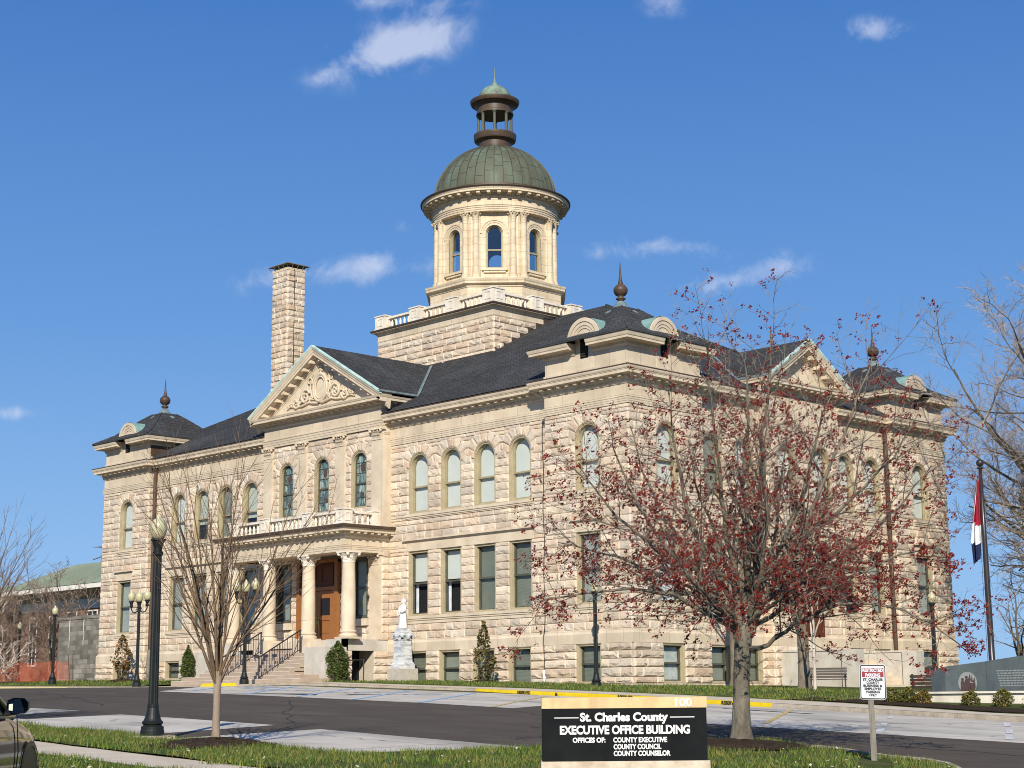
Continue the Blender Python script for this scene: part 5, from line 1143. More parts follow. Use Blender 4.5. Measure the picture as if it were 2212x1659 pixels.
# --- red flowering maple
def red_maple():
    rg = random.Random(21); u0, v0 = -27.37, -27.94; z0 = lot(u0, v0)+.10; B0 = Vector((-u0, v0, z0))
    t = thing('red_maple', 'red flowering maple with a stout trunk in a mulch ring behind the black sign', 'tree', B0)
    tr = MB(); tw = MB(); bl = MB()
    w = lambda x, y, z: B0+CR*x+Vector((CF.x, CF.y, 0)).normalized()*y+Vector((0, 0, z))
    tp = [w(-.02, 0, -.15), w(0, 0, .06), w(.0, 0, .3), w(.02, 0, .8), w(.04, 0, 1.3), w(.08, 0, 1.75), w(.12, 0, 2.05)]
    trunk_mesh(tr, tp, [.30, .225, .175, .150, .145, .155, .16], 14)
    stems = []
    for pts, r in (([(.10, 0, 1.7), (.25, .05, 2.15), (.38, .1, 2.7), (.42, .15, 3.6), (.52, .1, 4.6), (.60, .2, 5.6), (.78, .2, 6.7), (.82, .1, 7.6)], .15),
                   ([(.05, 0, 1.85), (-.02, -.1, 2.4), (-.05, -.15, 3.2), (-.22, -.3, 4.0), (-.30, -.35, 5.0), (-.42, -.4, 6.2), (-.45, -.4, 7.3)], .115),
                   ([(.2, 0, 1.9), (.5, -.2, 2.6), (.95, -.4, 3.3), (1.35, -.6, 4.2), (1.75, -.7, 5.1), (2.2, -.8, 6.1), (2.5, -.8, 6.9)], .10),
                   ([(-.02, .1, 2.1), (-.35, .3, 2.7), (-.8, .55, 3.4), (-1.25, .7, 4.2), (-1.6, .9, 5.1), (-1.8, .9, 5.9)], .09),
                   ([(.0, 0, 2.0), (-.3, -.35, 2.35), (-.9, -.7, 2.9), (-1.5, -1.0, 3.6), (-2.0, -1.3, 4.4), (-2.3, -1.4, 5.2)], .085),
                   ([(.25, .1, 2.2), (.55, .6, 2.9), (.9, 1.1, 3.8), (1.1, 1.5, 4.8), (1.3, 1.7, 5.9)], .09),
                   ([(.1, .1, 2.3), (.0, .7, 3.0), (-.2, 1.3, 3.9), (-.5, 1.7, 4.9), (-.6, 1.9, 5.8)], .08),
                   ([(.2, -.1, 2.3), (.35, -.8, 3.0), (.4, -1.4, 3.9), (.3, -1.8, 4.8), (.4, -2.0, 5.7)], .08),
                   ([(.1, .0, 2.4), (.25, -.3, 3.4), (.1, -.5, 4.6), (.25, -.6, 5.8), (.2, -.6, 6.9)], .085), ([(.35, .1, 2.6), (.9, .1, 3.6), (1.4, .2, 4.7), (1.7, .3, 5.8), (2.0, .3, 6.6)], .08), ([(.0, .0, 2.4), (-.5, .0, 3.3), (-.9, .1, 4.4), (-1.05, .1, 5.5), (-1.15, .1, 6.5)], .08), ([(.4, .1, 2.9), (1.2, .1, 3.6), (2.2, .1, 4.4), (3.0, .1, 5.2), (3.5, .1, 6.0)], .075),
                   # low spreading limbs
                   ([(.12, -.05, 1.65), (.5, -.2, 1.75), (.95, -.4, 2.1), (1.7, -.6, 2.45), (2.6, -.8, 2.4), (3.3, -.9, 2.1), (3.9, -1.0, 1.55)], .07),
                   ([(.0, .0, 1.95), (-.5, -.1, 2.3), (-1.2, -.2, 2.65), (-2.0, -.3, 2.75), (-2.9, -.4, 2.65), (-3.7, -.45, 2.5)], .075),
                   ([(.0, .1, 2.1), (-.6, .5, 2.6), (-1.4, .9, 3.1), (-2.1, 1.2, 3.45), (-2.7, 1.4, 3.6), (-3.2, 1.5, 3.75)], .07),
                   ([(-.05, 0, 2.3), (-.7, -.3, 2.8), (-1.5, -.6, 3.4), (-2.2, -.8, 4.0), (-2.6, -.9, 4.5), (-2.9, -1.0, 4.9)], .07),
                   ([(.35, .1, 2.4), (1.0, .4, 2.8), (1.9, .7, 3.3), (2.8, 1.0, 3.9), (3.5, 1.2, 4.6), (4.0, 1.3, 5.2)], .075),
                   ([(.3, -.1, 2.1), (1.0, -.3, 2.5), (1.9, -.6, 2.9), (2.8, -.8, 3.3), (3.6, -1.0, 3.5)], .065),
                   ([(.3, 0, 2.5), (.9, .9, 2.8), (1.7, 1.8, 3.2), (2.3, 2.6, 3.6)], .06), ([(.0, 0, 2.2), (-.3, 1.0, 2.6), (-.8, 2.0, 3.0), (-1.2, 2.9, 3.4)], .06), ([(.2, -.1, 2.2), (.6, -1.1, 2.5), (1.0, -2.0, 2.9), (1.3, -2.9, 3.2)], .06), ([(.0, -.1, 2.1), (-.5, -1.1, 2.4), (-1.0, -2.1, 2.7), (-1.4, -2.9, 3.1)], .06)):
        P = [w(*q) for q in pts]; fine = []
        for i in range(len(P)-1):
            for j in range(3): fine.append(P[i].lerp(P[i+1], j/3)+Vector((rg.gauss(0, .018), rg.gauss(0, .018), rg.gauss(0, .018))))
        fine.append(P[-1]); n = len(fine); r *= .70; rr = [r*(1-.90*(i/(n-1))**.8)+.004 for i in range(n)]; tr.tube(fine, rr, 8)
        ds = [(fine[min(n-1, i+1)]-fine[max(0, i-1)]).normalized() for i in range(n)]; L = sum((fine[i+1]-fine[i]).length for i in range(n-1)); stems.append((fine, rr, ds, L))
    tips = []
    lv = [dict(n=17, t0=.18, ang=(32, 68), len=(.18, .44), rr=.42, rmin=.0085, seg=6, up=.055, wob=.10, sides=5, mb=0, shrink=.3),
          dict(n=9, t0=.12, ang=(30, 62), len=(.28, .62), rr=.5, rmin=.0052, seg=4, up=.05, wob=.13, sides=3, mb=1, tip=True),
          dict(n=3, t0=.2, ang=(30, 65), len=(.3, .6), rr=.6, rmin=.0042, seg=3, up=.05, wob=.16, sides=3, mb=1, tip=True)]
    grow(rg, stems, lv, 0, [tr, tw], tips)
    shades = [(1, 1, 1), (.8, .8, .8), (1.3, 1.2, 1.1), (.62, .7, .7), (1.1, .8, .8)]
    for P, D in tips:
        h = (P[0].z-z0)
        for i in range(1, len(P)):
            if rg.random() > ((.27 if h < 3.4 else .20 if h < 4.6 else .095)+(.30 if i == len(P)-1 and h > 4.2 and rg.random() < .4 else 0)): continue
            c = P[i].lerp(P[i-1], rg.random()*.5) if i < len(P)-1 else P[i]
            nn = rg.randint(4, 8); sp = rg.uniform(.015, .036)
            for _ in range(nn):
                o = c+Vector((rg.gauss(0, sp), rg.gauss(0, sp), rg.gauss(-.008, sp))); d = Vector((rg.gauss(0, 1), rg.gauss(0, 1), rg.gauss(-.3, 1))).normalized(); e = d.orthogonal().normalized(); s = rg.uniform(.012, .027)
                bl.add([tuple(o-e*s), tuple(o+d.cross(e)*s*.8), tuple(o+e*s+d*s), tuple(o-d.cross(e)*s*.8)], [(0, 1, 2, 3)], rg.choice(shades))
    tr.build('trunk', 'maple_bark', t, smooth=True); tw.build('twigs', 'twig_grey', t, kind='stuff'); bl.build('blossoms', 'blossom', t, kind='stuff')
    print('maple', len(tips), len(tw.f), len(bl.f))
red_maple()
# --- young vase-shaped street tree and its neighbour
def young_tree(u0, v0, seed, label, H=5.25):
    rg = random.Random(seed); z0 = lot(u0, v0)+.1; B0 = Vector((-u0, v0, z0)); t = thing('young_tree', label, 'tree', B0, 'young bare vase-shaped trees along the verge')
    tr = MB(); tw = MB(); lb = MB(); w = lambda x, y, z: B0+Vector((x, y, z))
    trunk_mesh(tr, [w(0, 0, -.1), w(.0, 0, .05), w(.0, 0, .2), w(.01, .0, .6), w(.0, .01, .95), w(0, 0, 1.2)], [.105, .088, .070, .062, .066, .082], 12)
    st = []
    for k in range(13):
        a = k*2.4; ang = radians(rg.uniform(7, 26)); d = Vector((sin(ang)*cos(a), sin(ang)*sin(a), cos(ang))); L = rg.uniform(.72, 1)*(H-1.05); p = w(.04*cos(a), .04*sin(a), .95+.28*rg.random())
        st.append((*limb(lb, rg, p, d, L, rg.uniform(.022, .038), 10, -.012 if k % 3 else .01, .035, 6, .12), L))
    tips = []
    grow(rg, st, [dict(n=11, t0=.12, ang=(14, 30), len=(.30, .52), rr=.55, rmin=.0055, seg=6, up=.02, wob=.05, sides=4, mb=1, shrink=.5, taper=.3), dict(n=4, t0=.2, ang=(14, 34), len=(.35, .6), rr=.6, rmin=.0038, seg=4, up=.02, wob=.06, sides=3, mb=1, taper=.4)], 0, [tr, tw], tips)
    tr.build('trunk', 'young_bark', t, smooth=True); lb.build('limbs', 'young_twig', t, kind='stuff'); tw.build('twigs', 'young_twig', t, kind='stuff')
young_tree(-22.1, -35.56, 4, 'young bare vase-shaped tree with a smooth pale trunk beside the tall single-globe lamp')
young_tree(-13.0, -35.6, 9, 'young bare vase-shaped tree rising at the edge of the photo behind the dark parked car', 4.7)
# --- bare trees further off
def bare_tree(name, label, u0, v0, z0, H, r0, seed, bark='grey_bark', twig='far_twig', stems=5, spread=(20, 50), fork=.28, n1=8, n2=8, n3=5, rmin=.012, group=None, cat='tree', tilt=(0, 0), up=.03, trunk_pts=None):
    rg = random.Random(seed); B0 = Vector((-u0, v0, z0)); t = thing(name, label, cat, B0, group); tr = MB(); tw = MB()
    h = H*fork; P = [B0+Vector((tilt[0]*s, tilt[1]*s, h*s)) for s in (-.1, .03, .15, .5, 1)]; trunk_mesh(tr, P, [r0*1.5, r0*1.25, r0, r0*.9, r0*.92], 12); st = []
    for k in range(stems):
        a = k*2.399+rg.random(); ang = radians(rg.uniform(*spread) if k else rg.uniform(2, 14)); d = Vector((sin(ang)*cos(a), sin(ang)*sin(a), cos(ang))); L = (H-h)*rg.uniform(.8, 1.08)
        st.append((*limb(tr, rg, P[-1]-Vector((0, 0, h*.1*rg.random())), d, L, r0*rg.uniform(.5, .7), 12, up, .075, 8, .1), L))
    tips = []
    grow(rg, st, [dict(n=n1, t0=.15, ang=(30, 65), len=(.25, .5), rr=.55, rmin=rmin*2.2, seg=7, up=.03, wob=.12, sides=5, mb=0, shrink=.4), dict(n=n2, t0=.15, ang=(30, 65), len=(.3, .55), rr=.5, rmin=rmin*1.2, seg=5, up=.03, wob=.15, sides=3, mb=1), dict(n=n3, t0=.15, ang=(25, 60), len=(.35, .6), rr=.6, rmin=rmin*.8, seg=3, up=.02, wob=.2, sides=3, mb=1)], 0, [tr, tw], tips)
    tr.build('trunk', bark, t, smooth=True); tw.build('twigs', twig, t, kind='stuff'); return t
bare_tree('bare_tree', 'bare grey-barked tree with a thick pale trunk close to the side wall', -1.9, 4.4, .15, 8.0, .27, 31, 'grey_bark', 'twig_grey', 4, (15, 35), .33, 5, 5, 3, .009)
bare_tree('bare_tree', 'bare brown-trunked tree on the side lawn, left of the wooden bench', -7.55, 1.4, .0, 7.4, .24, 32, 'grey_bark', 'twig_grey', 4, (20, 45), .30, 5, 5, 3, .009)
bare_tree('bare_tree', 'thin pale sapling on the side lawn in front of the wooden bench', -9.4, -.5, -.12, 4.6, .065, 33, 'pale_branch', 'twig_grey', 3, (10, 30), .4, 4, 3, 2, .007)
G5 = 'bare trees standing beyond the memorial wall'
bare_tree('bare_tree', 'tallest bare tree on the right, with long mossy limbs reaching left behind the flagpole', -12.7, 20.6, -.4, 18.6, .44, 41, 'far_bark', 'far_twig', 10, (16, 60), .15, 15, 13, 11, .015, G5, up=.022)
bare_tree('bare_tree', 'smaller hazy bare tree low behind the flagpole base', -10.2, 13.2, -.2, 5.2, .13, 42, 'far_bark', 'brush', 4, (30, 58), .24, 7, 6, 4, .009, G5)
bare_tree('bare_tree', 'slender bare tree just past the far corner of the courthouse', -3.2, 33.5, .2, 13.5, .26, 43, 'far_bark', 'far_twig', 6, (15, 45), .22, 10, 9, 6, .014, G5)
bare_tree('bare_tree', 'bare tree with a forked dark trunk low at the right edge of the photo', -13.5, 30, .0, 11.5, .24, 44, 'far_bark', 'brush', 7, (15, 60), .14, 11, 9, 6, .013, G5)
bare_tree('bare_tree', 'leaning bare tree half hidden behind the dark granite memorial wall', -16.8, 17, -.5, 9.5, .22, 45, 'far_bark', 'far_twig', 7, (25, 65), .16, 10, 9, 6, .011, G5)
bare_tree('bare_tree', 'broad bare tree behind the tallest one at the right edge', -12.6, 28, -.1, 14.5, .28, 46, 'far_bark', 'far_twig', 9, (16, 58), .16, 12, 11, 9, .015, G5, up=.022)
G6 = 'bare shrubs at the left edge'
bare_tree('bare_shrub', 'big brown bare shrub in front of the green-roofed building', 61.5, 7.5, 1.1, 8.2, .12, 51, 'brush', 'brush', 9, (8, 42), .06, 9, 8, 5, .014, G6, 'shrub')
bare_tree('bare_shrub', 'brown bare shrub at the far left, behind the orange fence', 64.5, 5.5, 1.1, 7.0, .12, 52, 'brush', 'brush', 11, (8, 50), .05, 10, 9, 6, .014, G6, 'shrub')
bare_tree('bare_shrub', 'pale twisted branches of a small leafless shrub inside the orange fence', 50.8, -2.2, .95, 3.3, .055, 53, 'pale_branch', 'pale_branch', 7, (20, 60), .08, 6, 5, 3, .014, G6, 'shrub')
bare_tree('bare_shrub', 'thin dry shrub beside the triple-globe lamp base at the wall', 35.9, -.55, .95, 1.3, .02, 54, 'brush', 'brush', 6, (10, 50), .08, 5, 4, 3, .006, G6, 'shrub')
def leaf_shrub(name, label, u0, v0, z0, H, prof, mt, n, size, seed, tints, stem='young_bark', group=None, wid=.6, cat='shrub'):
    """prof(t) radius at relative height t"""
    rg = random.Random(seed); t = thing(name, label, cat, (-u0, v0, z0), group); m = MB(); s = MB(); B0 = Vector((-u0, v0, z0))
    s.tube([B0+Vector((0, 0, -.1)), B0+Vector((.01, 0, H*.4)), B0+Vector((0, .01, H*.85))], [.035, .025, .008], 6)
    for k in range(14): a = k*2.4; q = .12+.8*k/14; r = prof(q)*.7; s.tube([B0+Vector((0, 0, H*max(.03, q-.15))), B0+Vector((r*cos(a), r*sin(a), H*q))], [.012, .005], 3)
    bl = [(rg.uniform(0, 6.28), rg.uniform(.05, .98), rg.uniform(.75, 1.12)) for _ in range(60)]
    def samp(r_):
        a, q, k = r_.choice(bl); a += r_.gauss(0, .35); q = min(1, max(.01, q+r_.gauss(0, .06))); R_ = prof(q)*k*sqrt(r_.uniform(.25, 1)); return B0+Vector((R_*cos(a), R_*sin(a), H*q))
    leaves(m, rg, n, samp, size, tints, wid); s.build('stem', stem, t); m.build('foliage', mt, t, kind='stuff')
gt = [(1, 1, 1), (.7, .75, .7), (1.35, 1.3, 1.1), (.5, .55, .5), (1.15, 1.0, .8)]
cone = lambda r: (lambda t: r*min(1, (1-t)*2.6+.12)*min(1, .62+t*2))
leaf_shrub('arborvitae', 'clipped upright evergreen left of the front steps', 26.55, -4.15, .6, 1.98, cone(.36), 'cedar', 5200, .045, 61, gt, group='clipped evergreens flanking the steps')
leaf_shrub('arborvitae', 'clipped upright evergreen right of the steps, before the grey cheek wall', 14.72, -3.85, .58, 1.86, cone(.54), 'cedar', 6500, .048, 62, gt, group='clipped evergreens flanking the steps')
mg = [(1, 1, 1), (1.5, .9, .6), (.6, .7, .6), (1.9, 1.3, .9), (.8, 1.1, .8), (2.0, .9, .4)]
leaf_shrub('magnolia', 'young magnolia with bronze leaves at the left corner pavilion', 37.7, -1.25, .95, 2.6, lambda t: (.18+.50*min(1, t*2.2))*min(1, (1-t)*1.7+.12), 'magnolia', 480, .10, 63, mg, group='young magnolias against the wall')
leaf_shrub('magnolia', 'young cone-shaped magnolia against the wall right of the statue', 7.9, -1.05, .48, 2.65, lambda t: .60*min(1, (1-t)*1.35+.10)*min(1, .45+t*3), 'magnolia', 640, .085, 64, [(1, 1, 1), (.7, .8, .7), (1.4, 1.2, .8), (.55, .65, .5), (1.1, 1.3, .8)], group='young magnolias against the wall')
for k, (u, v, r, lb) in enumerate(((-16.75, -6.75, .29, 'round boxwood bush just right of the parking sign plate'), (-17.45, -6.9, .31, 'round boxwood bush between two others at the left end of the stone planter'), (-18.1, -7.1, .26, 'sparse bronze boxwood bush at the left corner of the stone planter'), (-19.95, -7.5, .29, 'round boxwood bush under the round emblem of the memorial'), (-21.15, -7.75, .32, 'round boxwood bush under the engraved lines of the memorial'), (-22.2, -7.95, .29, 'boxwood bush cut by the right edge of the photo'))):
    zz = lawn_z(u, v)-.05; leaf_shrub('boxwood', lb, u, v, zz-.02, r*1.75, lambda t, r=r: r*sqrt(max(.05, 1-(2*t-.9)**2*.95)), 'boxwood', 1500, .03, 70+k, [(1, 1, 1), (1.6, 1.1, .7), (.6, .65, .5), (1.3, 1.3, .9)] if k != 2 else [(1.8, 1.0, .6), (1.2, 1, .7), (.7, .6, .5)], group='boxwood bushes before the memorial')
# mulch rings
def mulch(u0, v0, r, zf, h=.10, seed=0):
    rg = random.Random(seed); mb = MB(); n = 28; rings = [(1, 0), (.75, .5), (.4, .85), (.0, 1)]; vs = []
    for k, (q, hh) in enumerate(rings):
        for i in range(n):
            a = 2*pi*i/n; rr = r*q*(1+.10*noise.noise((cos(a)*2+seed, sin(a)*2, k))); x = u0+rr*cos(a); y = v0+rr*sin(a); vs.append((-x, y, zf(x, y)+.015+h*hh+rg.uniform(-.012, .012)))
    mb.add(vs, [(k*n+i, k*n+(i+1) % n, (k+1)*n+(i+1) % n, (k+1)*n+i) for k in range(3) for i in range(n)])
    for _ in range(700):
        a = rg.uniform(0, 6.283); q = sqrt(rg.random())*1.12; x = u0+r*q*cos(a); y = v0+r*q*sin(a); z = zf(x, y)+.02+h*max(0, 1-q)**.8*1.0; p = Vector((-x, y, z)); d = Vector((rg.gauss(0, .6), rg.gauss(0, .6), 1)).normalized(); e = d.orthogonal().normalized(); e.rotate(Matrix.Rotation(rg.uniform(0, 6.3), 3, d)); w = rg.uniform(.015, .05); t_ = rg.choice((.6, 1, 1.6, 2.4)); mb.add([tuple(p-e*w), tuple(p+d.cross(e)*w*.4), tuple(p+e*w+d*.015), tuple(p-d.cross(e)*w*.4)], [(0, 1, 2, 3)])
    return mb.build('mulch', 'soil', kind='structure')
mulch(-22.2, -35.65, .95, mound, .12, 1); mulch(-27.4, -28.1, 1.35, mound, .14, 2); mulch(37.7, -1.25, .8, lawn_z, .12, 3); mulch(7.9, -1.05, .7, lawn_z, .10, 4)
strip('planting_bed', fr_(-13, -30, .8), lambda u: walk_top(u)-.02, lambda u: walk_top(u)+1.3+.2*noise.noise((u, 0, 0)), lambda u, v: lawn_z(u, v)+.02, 'soil', 3)
# --- grass blades
def blades(name, n, samp, h, seed, zf, near=True):
    rg = random.Random(seed); mb = MB(); sh = [(1, 1, 1), (.7, .8, .6), (1.35, 1.2, 1.0), (.5, .6, .5), (1.6, 1.25, .9), (2.3, 1.5, 1.5)]; vs = []; fs = []; tt = []
    for _ in range(n):
        u, v = samp(rg); q = noise.noise((u*.9, v*1.4, 5)); 
        if q < -.16 and rg.random() < .8: continue
        hh = h*rg.uniform(.5, 1.35)*(1+.5*q); a = rg.uniform(0, 6.28); w = .008*rg.uniform(.7, 1.5) if near else .02; z = zf(u, v)-.01; lx, ly = rg.gauss(0, .35)*hh, rg.gauss(0, .35)*hh; b = len(vs)
        vs += [(-u-w*cos(a), v-w*sin(a), z), (-u+w*cos(a), v+w*sin(a), z), (-u+lx, v+ly, z+hh)]; fs.append((b, b+1, b+2)); tt += [rg.choice(sh)]*3
    mb.v = vs; mb.f = fs; mb.mi = [0]*len(fs); mb.t = tt; mb.tinted = True; return mb.build(name, 'grass', kind='stuff')
def s_verge(r):
    while True:
        u = r.uniform(-26, -6); f = r.random(); v = -35+(wa(u)+35)*f
        return u, v
def s_pen(r):
    while True:
        u, v = r.uniform(-36, -25.2), r.uniform(-38, -25.7)
        if v < interp(u, [-36.5, -34.6, -33.2, -32.1, -31.3, -30.4, -28.5, -26.4, -25.2], [-38, -32.7, -30.3, -29.0, -28.45, -28.25, -26.95, -25.7, -27]) and hypot(u+27.4, v+28.1) > 1.2 and not (abs(u+31.0-.65*(v+29.2)) < .3 and -31.2 < v < -28.9): return u, v
def s_near(r): u = r.uniform(-30, -14); return u, wa(u)-1.44-2.4*r.random()
def s_lawn(r):
    if r.random() < .35: u = r.uniform(0, 13); a = walk_top(u); return u, a+(.2-a)*r.random()
    u = r.uniform(-15, 0); a = walk_top(u); return u, a+9*r.random()**1.5
def s_lawn2(r): u = r.uniform(28.5, 46); a = walk_top(u); return u, a+(.2-a)*r.random()
blades('grass', 34000, s_verge, .085, 1, mound); blades('grass', 30000, s_pen, .085, 2, mound); blades('grass', 17000, s_near, .08, 3, mound); blades('grass', 16000, s_lawn, .09, 4, lawn_z, False); blades('grass', 5000, s_lawn2, .09, 5, lawn_z, False)

lt_ = MB(); rg = random.Random(77)
for k in range(420):
    u, v = (s_verge(rg), s_pen(rg), s_near(rg))[k % 3]; p = Vector((-u, v, mound(u, v)+.05)); d = Vector((rg.gauss(0, .5), rg.gauss(0, .5), 1)).normalized(); e = d.orthogonal().normalized(); e.rotate(Matrix.Rotation(rg.uniform(0, 6.3), 3, d)); q = rg.uniform(.015, .04); lt_.add([tuple(p-e*q), tuple(p+d.cross(e)*q*.6), tuple(p+e*q), tuple(p-d.cross(e)*q*.6)], [(0, 1, 2, 3)])
lt_.build('leaf_litter', 'pale_branch', kind='stuff')
# ------------------------------------------------------------------ street furniture
ACORN = [(.075, 0), (.105, .02), (.145, .09), (.168, .18), (.170, .24), (.155, .31), (.12, .365), (.075, .395), (.06, .40), (.062, .415), (.05, .44), (.052, .46), (.02, .50), (.005, .52)]
def globe(x, y, z, s, parent): g = MB(); g.lathe(x, y, [(r*s, z+h*s) for r, h in ACORN], 20); return g.build('globe', 'globe', parent, smooth=True)
def lamp_base(parent, x, y, z, sc=1.0, ht=3.42):
    b = MB(); b.lathe(x, y, [(r, z+h) for r, h in ((.215, -.1), (.215, .09), (.205, .11), (.205, .16), (.16, .19), (.185, .215), (.19, .25), (.165, .27), (.15, .30), (.125, .38), (.105, .48), (.10, .50), (.105, .52), (.105, .55), (.088, .57))], 24); b.build('base', 'lamp_iron', parent); b = MB()
    b.lathe(x, y, [(.092, z+.56), (.076, z+ht)], 48, flute=.14, nf=12); b.build('post', 'lamp_iron', parent)
def collar(parent, x, y, z, s=1.0, nm='collar'):
    b = MB(); b.lathe(x, y, [(r*s, z+h*s) for r, h in ((.075, -.03), (.10, 0), (.102, .04), (.075, .06), (.078, .12), (.10, .20), (.11, .25), (.14, .255), (.14, .285), (.09, .30))], 20); return b.build(nm, 'lamp_iron', parent)
def single_lamp(u, v, z, label, sc=1.0):
    t = thing('street_lamp', label, 'street lamp', (-u, v, z), 'acorn globe lamps on fluted iron posts'); h = 3.45*sc; lamp_base(t, -u, v, z, sc, h); collar(t, -u, v, z+h); globe(-u, v, z+h+.285, 1.0 if sc >= 1 else sc, t); return t
single_lamp(-19.55, -35.2, mound(-19.55, -35.2)+.05, 'tall dark green single-globe lamp on the verge beside the young bare tree', .955)
pad = MB(); pad.box(19.55-.3, 19.55+.3, -35.5, -34.9, -1.2, mound(-19.55, -35.2)+.05); pad.build('lamp_footing', 'kerb', kind='structure')
single_lamp(.24, -2.0, gz(.24, -2.0)+.01, 'single-globe lamp at the near corner wall, its globe lost in red blossom')
single_lamp(38.72, -5.0, .90, 'single-globe lamp in front of the grey block wall')
single_lamp(61.6, 5.0, 1.15, 'smallest single-globe lamp, far off among brown shrubs at left')
single_lamp(-12.6, 2.6, -.25, 'single-globe lamp right of the side steps, behind the memorial wall', .90)
def triple_lamp(u, v, z, label):
    t = thing('triple_lamp', label, 'street lamp', (-u, v, z), 'three-globe lamps by the front steps'); x, y = -u, v; h = 3.85; lamp_base(t, x, y, z, 1, h); collar(t, x, y, z+h, 1.1); globe(x, y, z+h+.31, 1.15, t)
    for sg in (-1, 1):
        a = MB(); P = [(0, -.02), (.14, -.22), (.34, -.30), (.60, -.26), (.74, -.10), (.74, .02)]; a.tube([(x+sg*q, y, z+h+.08+zz) for q, zz in P], [.03, .03, .028, .028, .032, .05], 8); a.tube([(x+sg*.1, y, z+h-.1), (x+sg*.24, y, z+h-.02), (x+sg*.3, y, z+h-.14)], .018, 5); ar_ = a.build('arm', 'lamp_iron', t); collar(ar_, x+sg*.74, y, z+h+.10, .95); globe(x+sg*.74, y, z+h+.37, 1.1, t)
triple_lamp(17.95, -6.75, .60, 'three-globe iron lamp in front of the steps behind the young bare tree')
triple_lamp(27.15, -6.75, .58, 'three-globe iron lamp on the left, in front of the brown downspout')
# --- monument sign
nC = Vector((-CF.x, -CF.y, 0)).normalized(); rC = Vector((CR.x, CR.y, 0)).normalized()
sp = Vector((30.62, -34.78, -1.33))+Vector((CR.x, CR.y, 0))*.072; sg_ = thing('monument_sign', 'low black sign slab with a tan cap and white lettering on the grass', 'sign', sp)
sfr = Fr((sp.x, sp.y), (rC.x, rC.y), (nC.x, nC.y)); SW_, ZT, ZC, ZB = 1.128, -.255, -.402, -1.112
b = MB(); sfr.box(b, -SW_, SW_, -.42, .0, ZB, ZC); b.build('panel', 'sign_black', sg_)
b = MB(); sfr.box(b, -SW_-.006, SW_+.006, -.43, .008, ZC, ZT); b.build('cap', 'sign_cap', sg_)
b = MB(); sfr.box(b, -SW_-.02, SW_+.03, -.45, .035, -1.6, ZB); b.build('base', 'sign_base', sg_)
def fit_text(name, s, x0, x1, yb, capx, m, d, parent, bold=.0, px=.001297, cx=1070, zc=None, y0=1125):
    """x, y measured along the sign face; letters scaled to the measured width and cap height"""
    me = text(name, s, 1, m, Matrix.Identity(4), None, 1, bold, .006, 'LEFT'); ys = [v.co.y for v in me.data.vertices]; xs = [v.co.x for v in me.data.vertices]
    ref = .729+2*bold
    sx = (x1-x0)*px/(max(xs)-min(xs)); sy = capx*px/ref; mx = min(xs)
    o = Vector(ORIGIN[parent.name]); zc = ZC if zc is None else zc
    for v in me.data.vertices:
        q = (x0-cx)*px+(v.co.x-mx)*sx; z = zc-(yb-y0)*px+(v.co.y+bold)*sy; v.co = Vector(sfr.P(q, d+.004+v.co.z, z))-o
    me.parent = parent; return me
fit_text('lettering', 'St. Charles County', 600, 1532, 1262, 97, 'white_paint', .0, sg_, .042)
fit_text('lettering', 'EXECUTIVE OFFICE BUILDING', 386, 1760, 1395, 97, 'white_paint', .0, sg_, .042)
fit_text('lettering', 'OFFICES OF:', 520, 866, 1481, 57, 'white_paint', .0, sg_, .042)
fit_text('lettering', 'COUNTY EXECUTIVE', 948, 1516, 1481, 57, 'white_paint', .0, sg_, .042)
fit_text('lettering', 'COUNTY COUNCIL', 950, 1453, 1551, 57, 'white_paint', .0, sg_, .042)
fit_text('lettering', 'COUNTY COUNSELOR', 950, 1549, 1620, 57, 'white_paint', .0, sg_, .042)
fit_text('house_number', '100', 1612, 1786, 1115, 92, 'white_paint', .008, sg_, .02)
for a, c in ((329, 586), (1553, 1811)): b = MB(); q = lambda x: (x-1070)*.001297; sfr.box(b, q(a), q(c), 0, .006, ZC-(1225-1125)*.0013217, ZC-(1216-1125)*.0013217); b.build('rule_line', 'white_paint', sg_)
# --- parking sign
pp = Vector((31.12, -29.4, -1.34)); pk_ = thing('parking_sign', 'white restricted parking sign with black lettering on a weathered wooden post', 'sign', pp)
vd = Vector((46.206-31.12, -52.0+29.4, 0)).normalized(); rd = Vector((-vd.y, vd.x, 0)); pfr_ = Fr((pp.x, pp.y), (rd.x, rd.y), (vd.x, vd.y))
b = MB(); b.hexa([pfr_.P(-.045, -.1, -1.6), pfr_.P(.045, -.1, -1.6), pfr_.P(.045, -.01, -1.6), pfr_.P(-.045, -.01, -1.6), pfr_.P(-.065, -.1, .2), pfr_.P(.025, -.1, .2), pfr_.P(.025, -.01, .2), pfr_.P(-.065, -.01, .2)]); b.build('post', 'grey_wood', pk_)
PW2, PH2 = .203, .272; pc = (.03, -.05)
def rr(w, h, r, n=5):
    o = []
    for cx, cy, a0 in ((w-r, h-r, 0), (-w+r, h-r, 90), (-w+r, -h+r, 180), (w-r, -h+r, 270)):
        for i in range(n+1): a = radians(a0+90*i/n); o.append((cx+r*cos(a), cy+r*sin(a)))
    return o
tl = radians(1.2); RT = lambda q, z: (pc[0]+q*cos(tl)+z*sin(tl), pc[1]-q*sin(tl)+z*cos(tl))
b = MB(); pfr_.prism(b, [RT(*q) for q in rr(PW2, PH2, .04)], 0, .006); pl_ = b.build('plate', 'plate_white', pk_)
b = MB(); pfr_.ring(b, [RT(*q) for q in rr(PW2-.006, PH2-.006, .036)], [RT(*q) for q in rr(PW2-.021, PH2-.021, .026)], .006, .008); b.build('border', 'black_text', pl_)
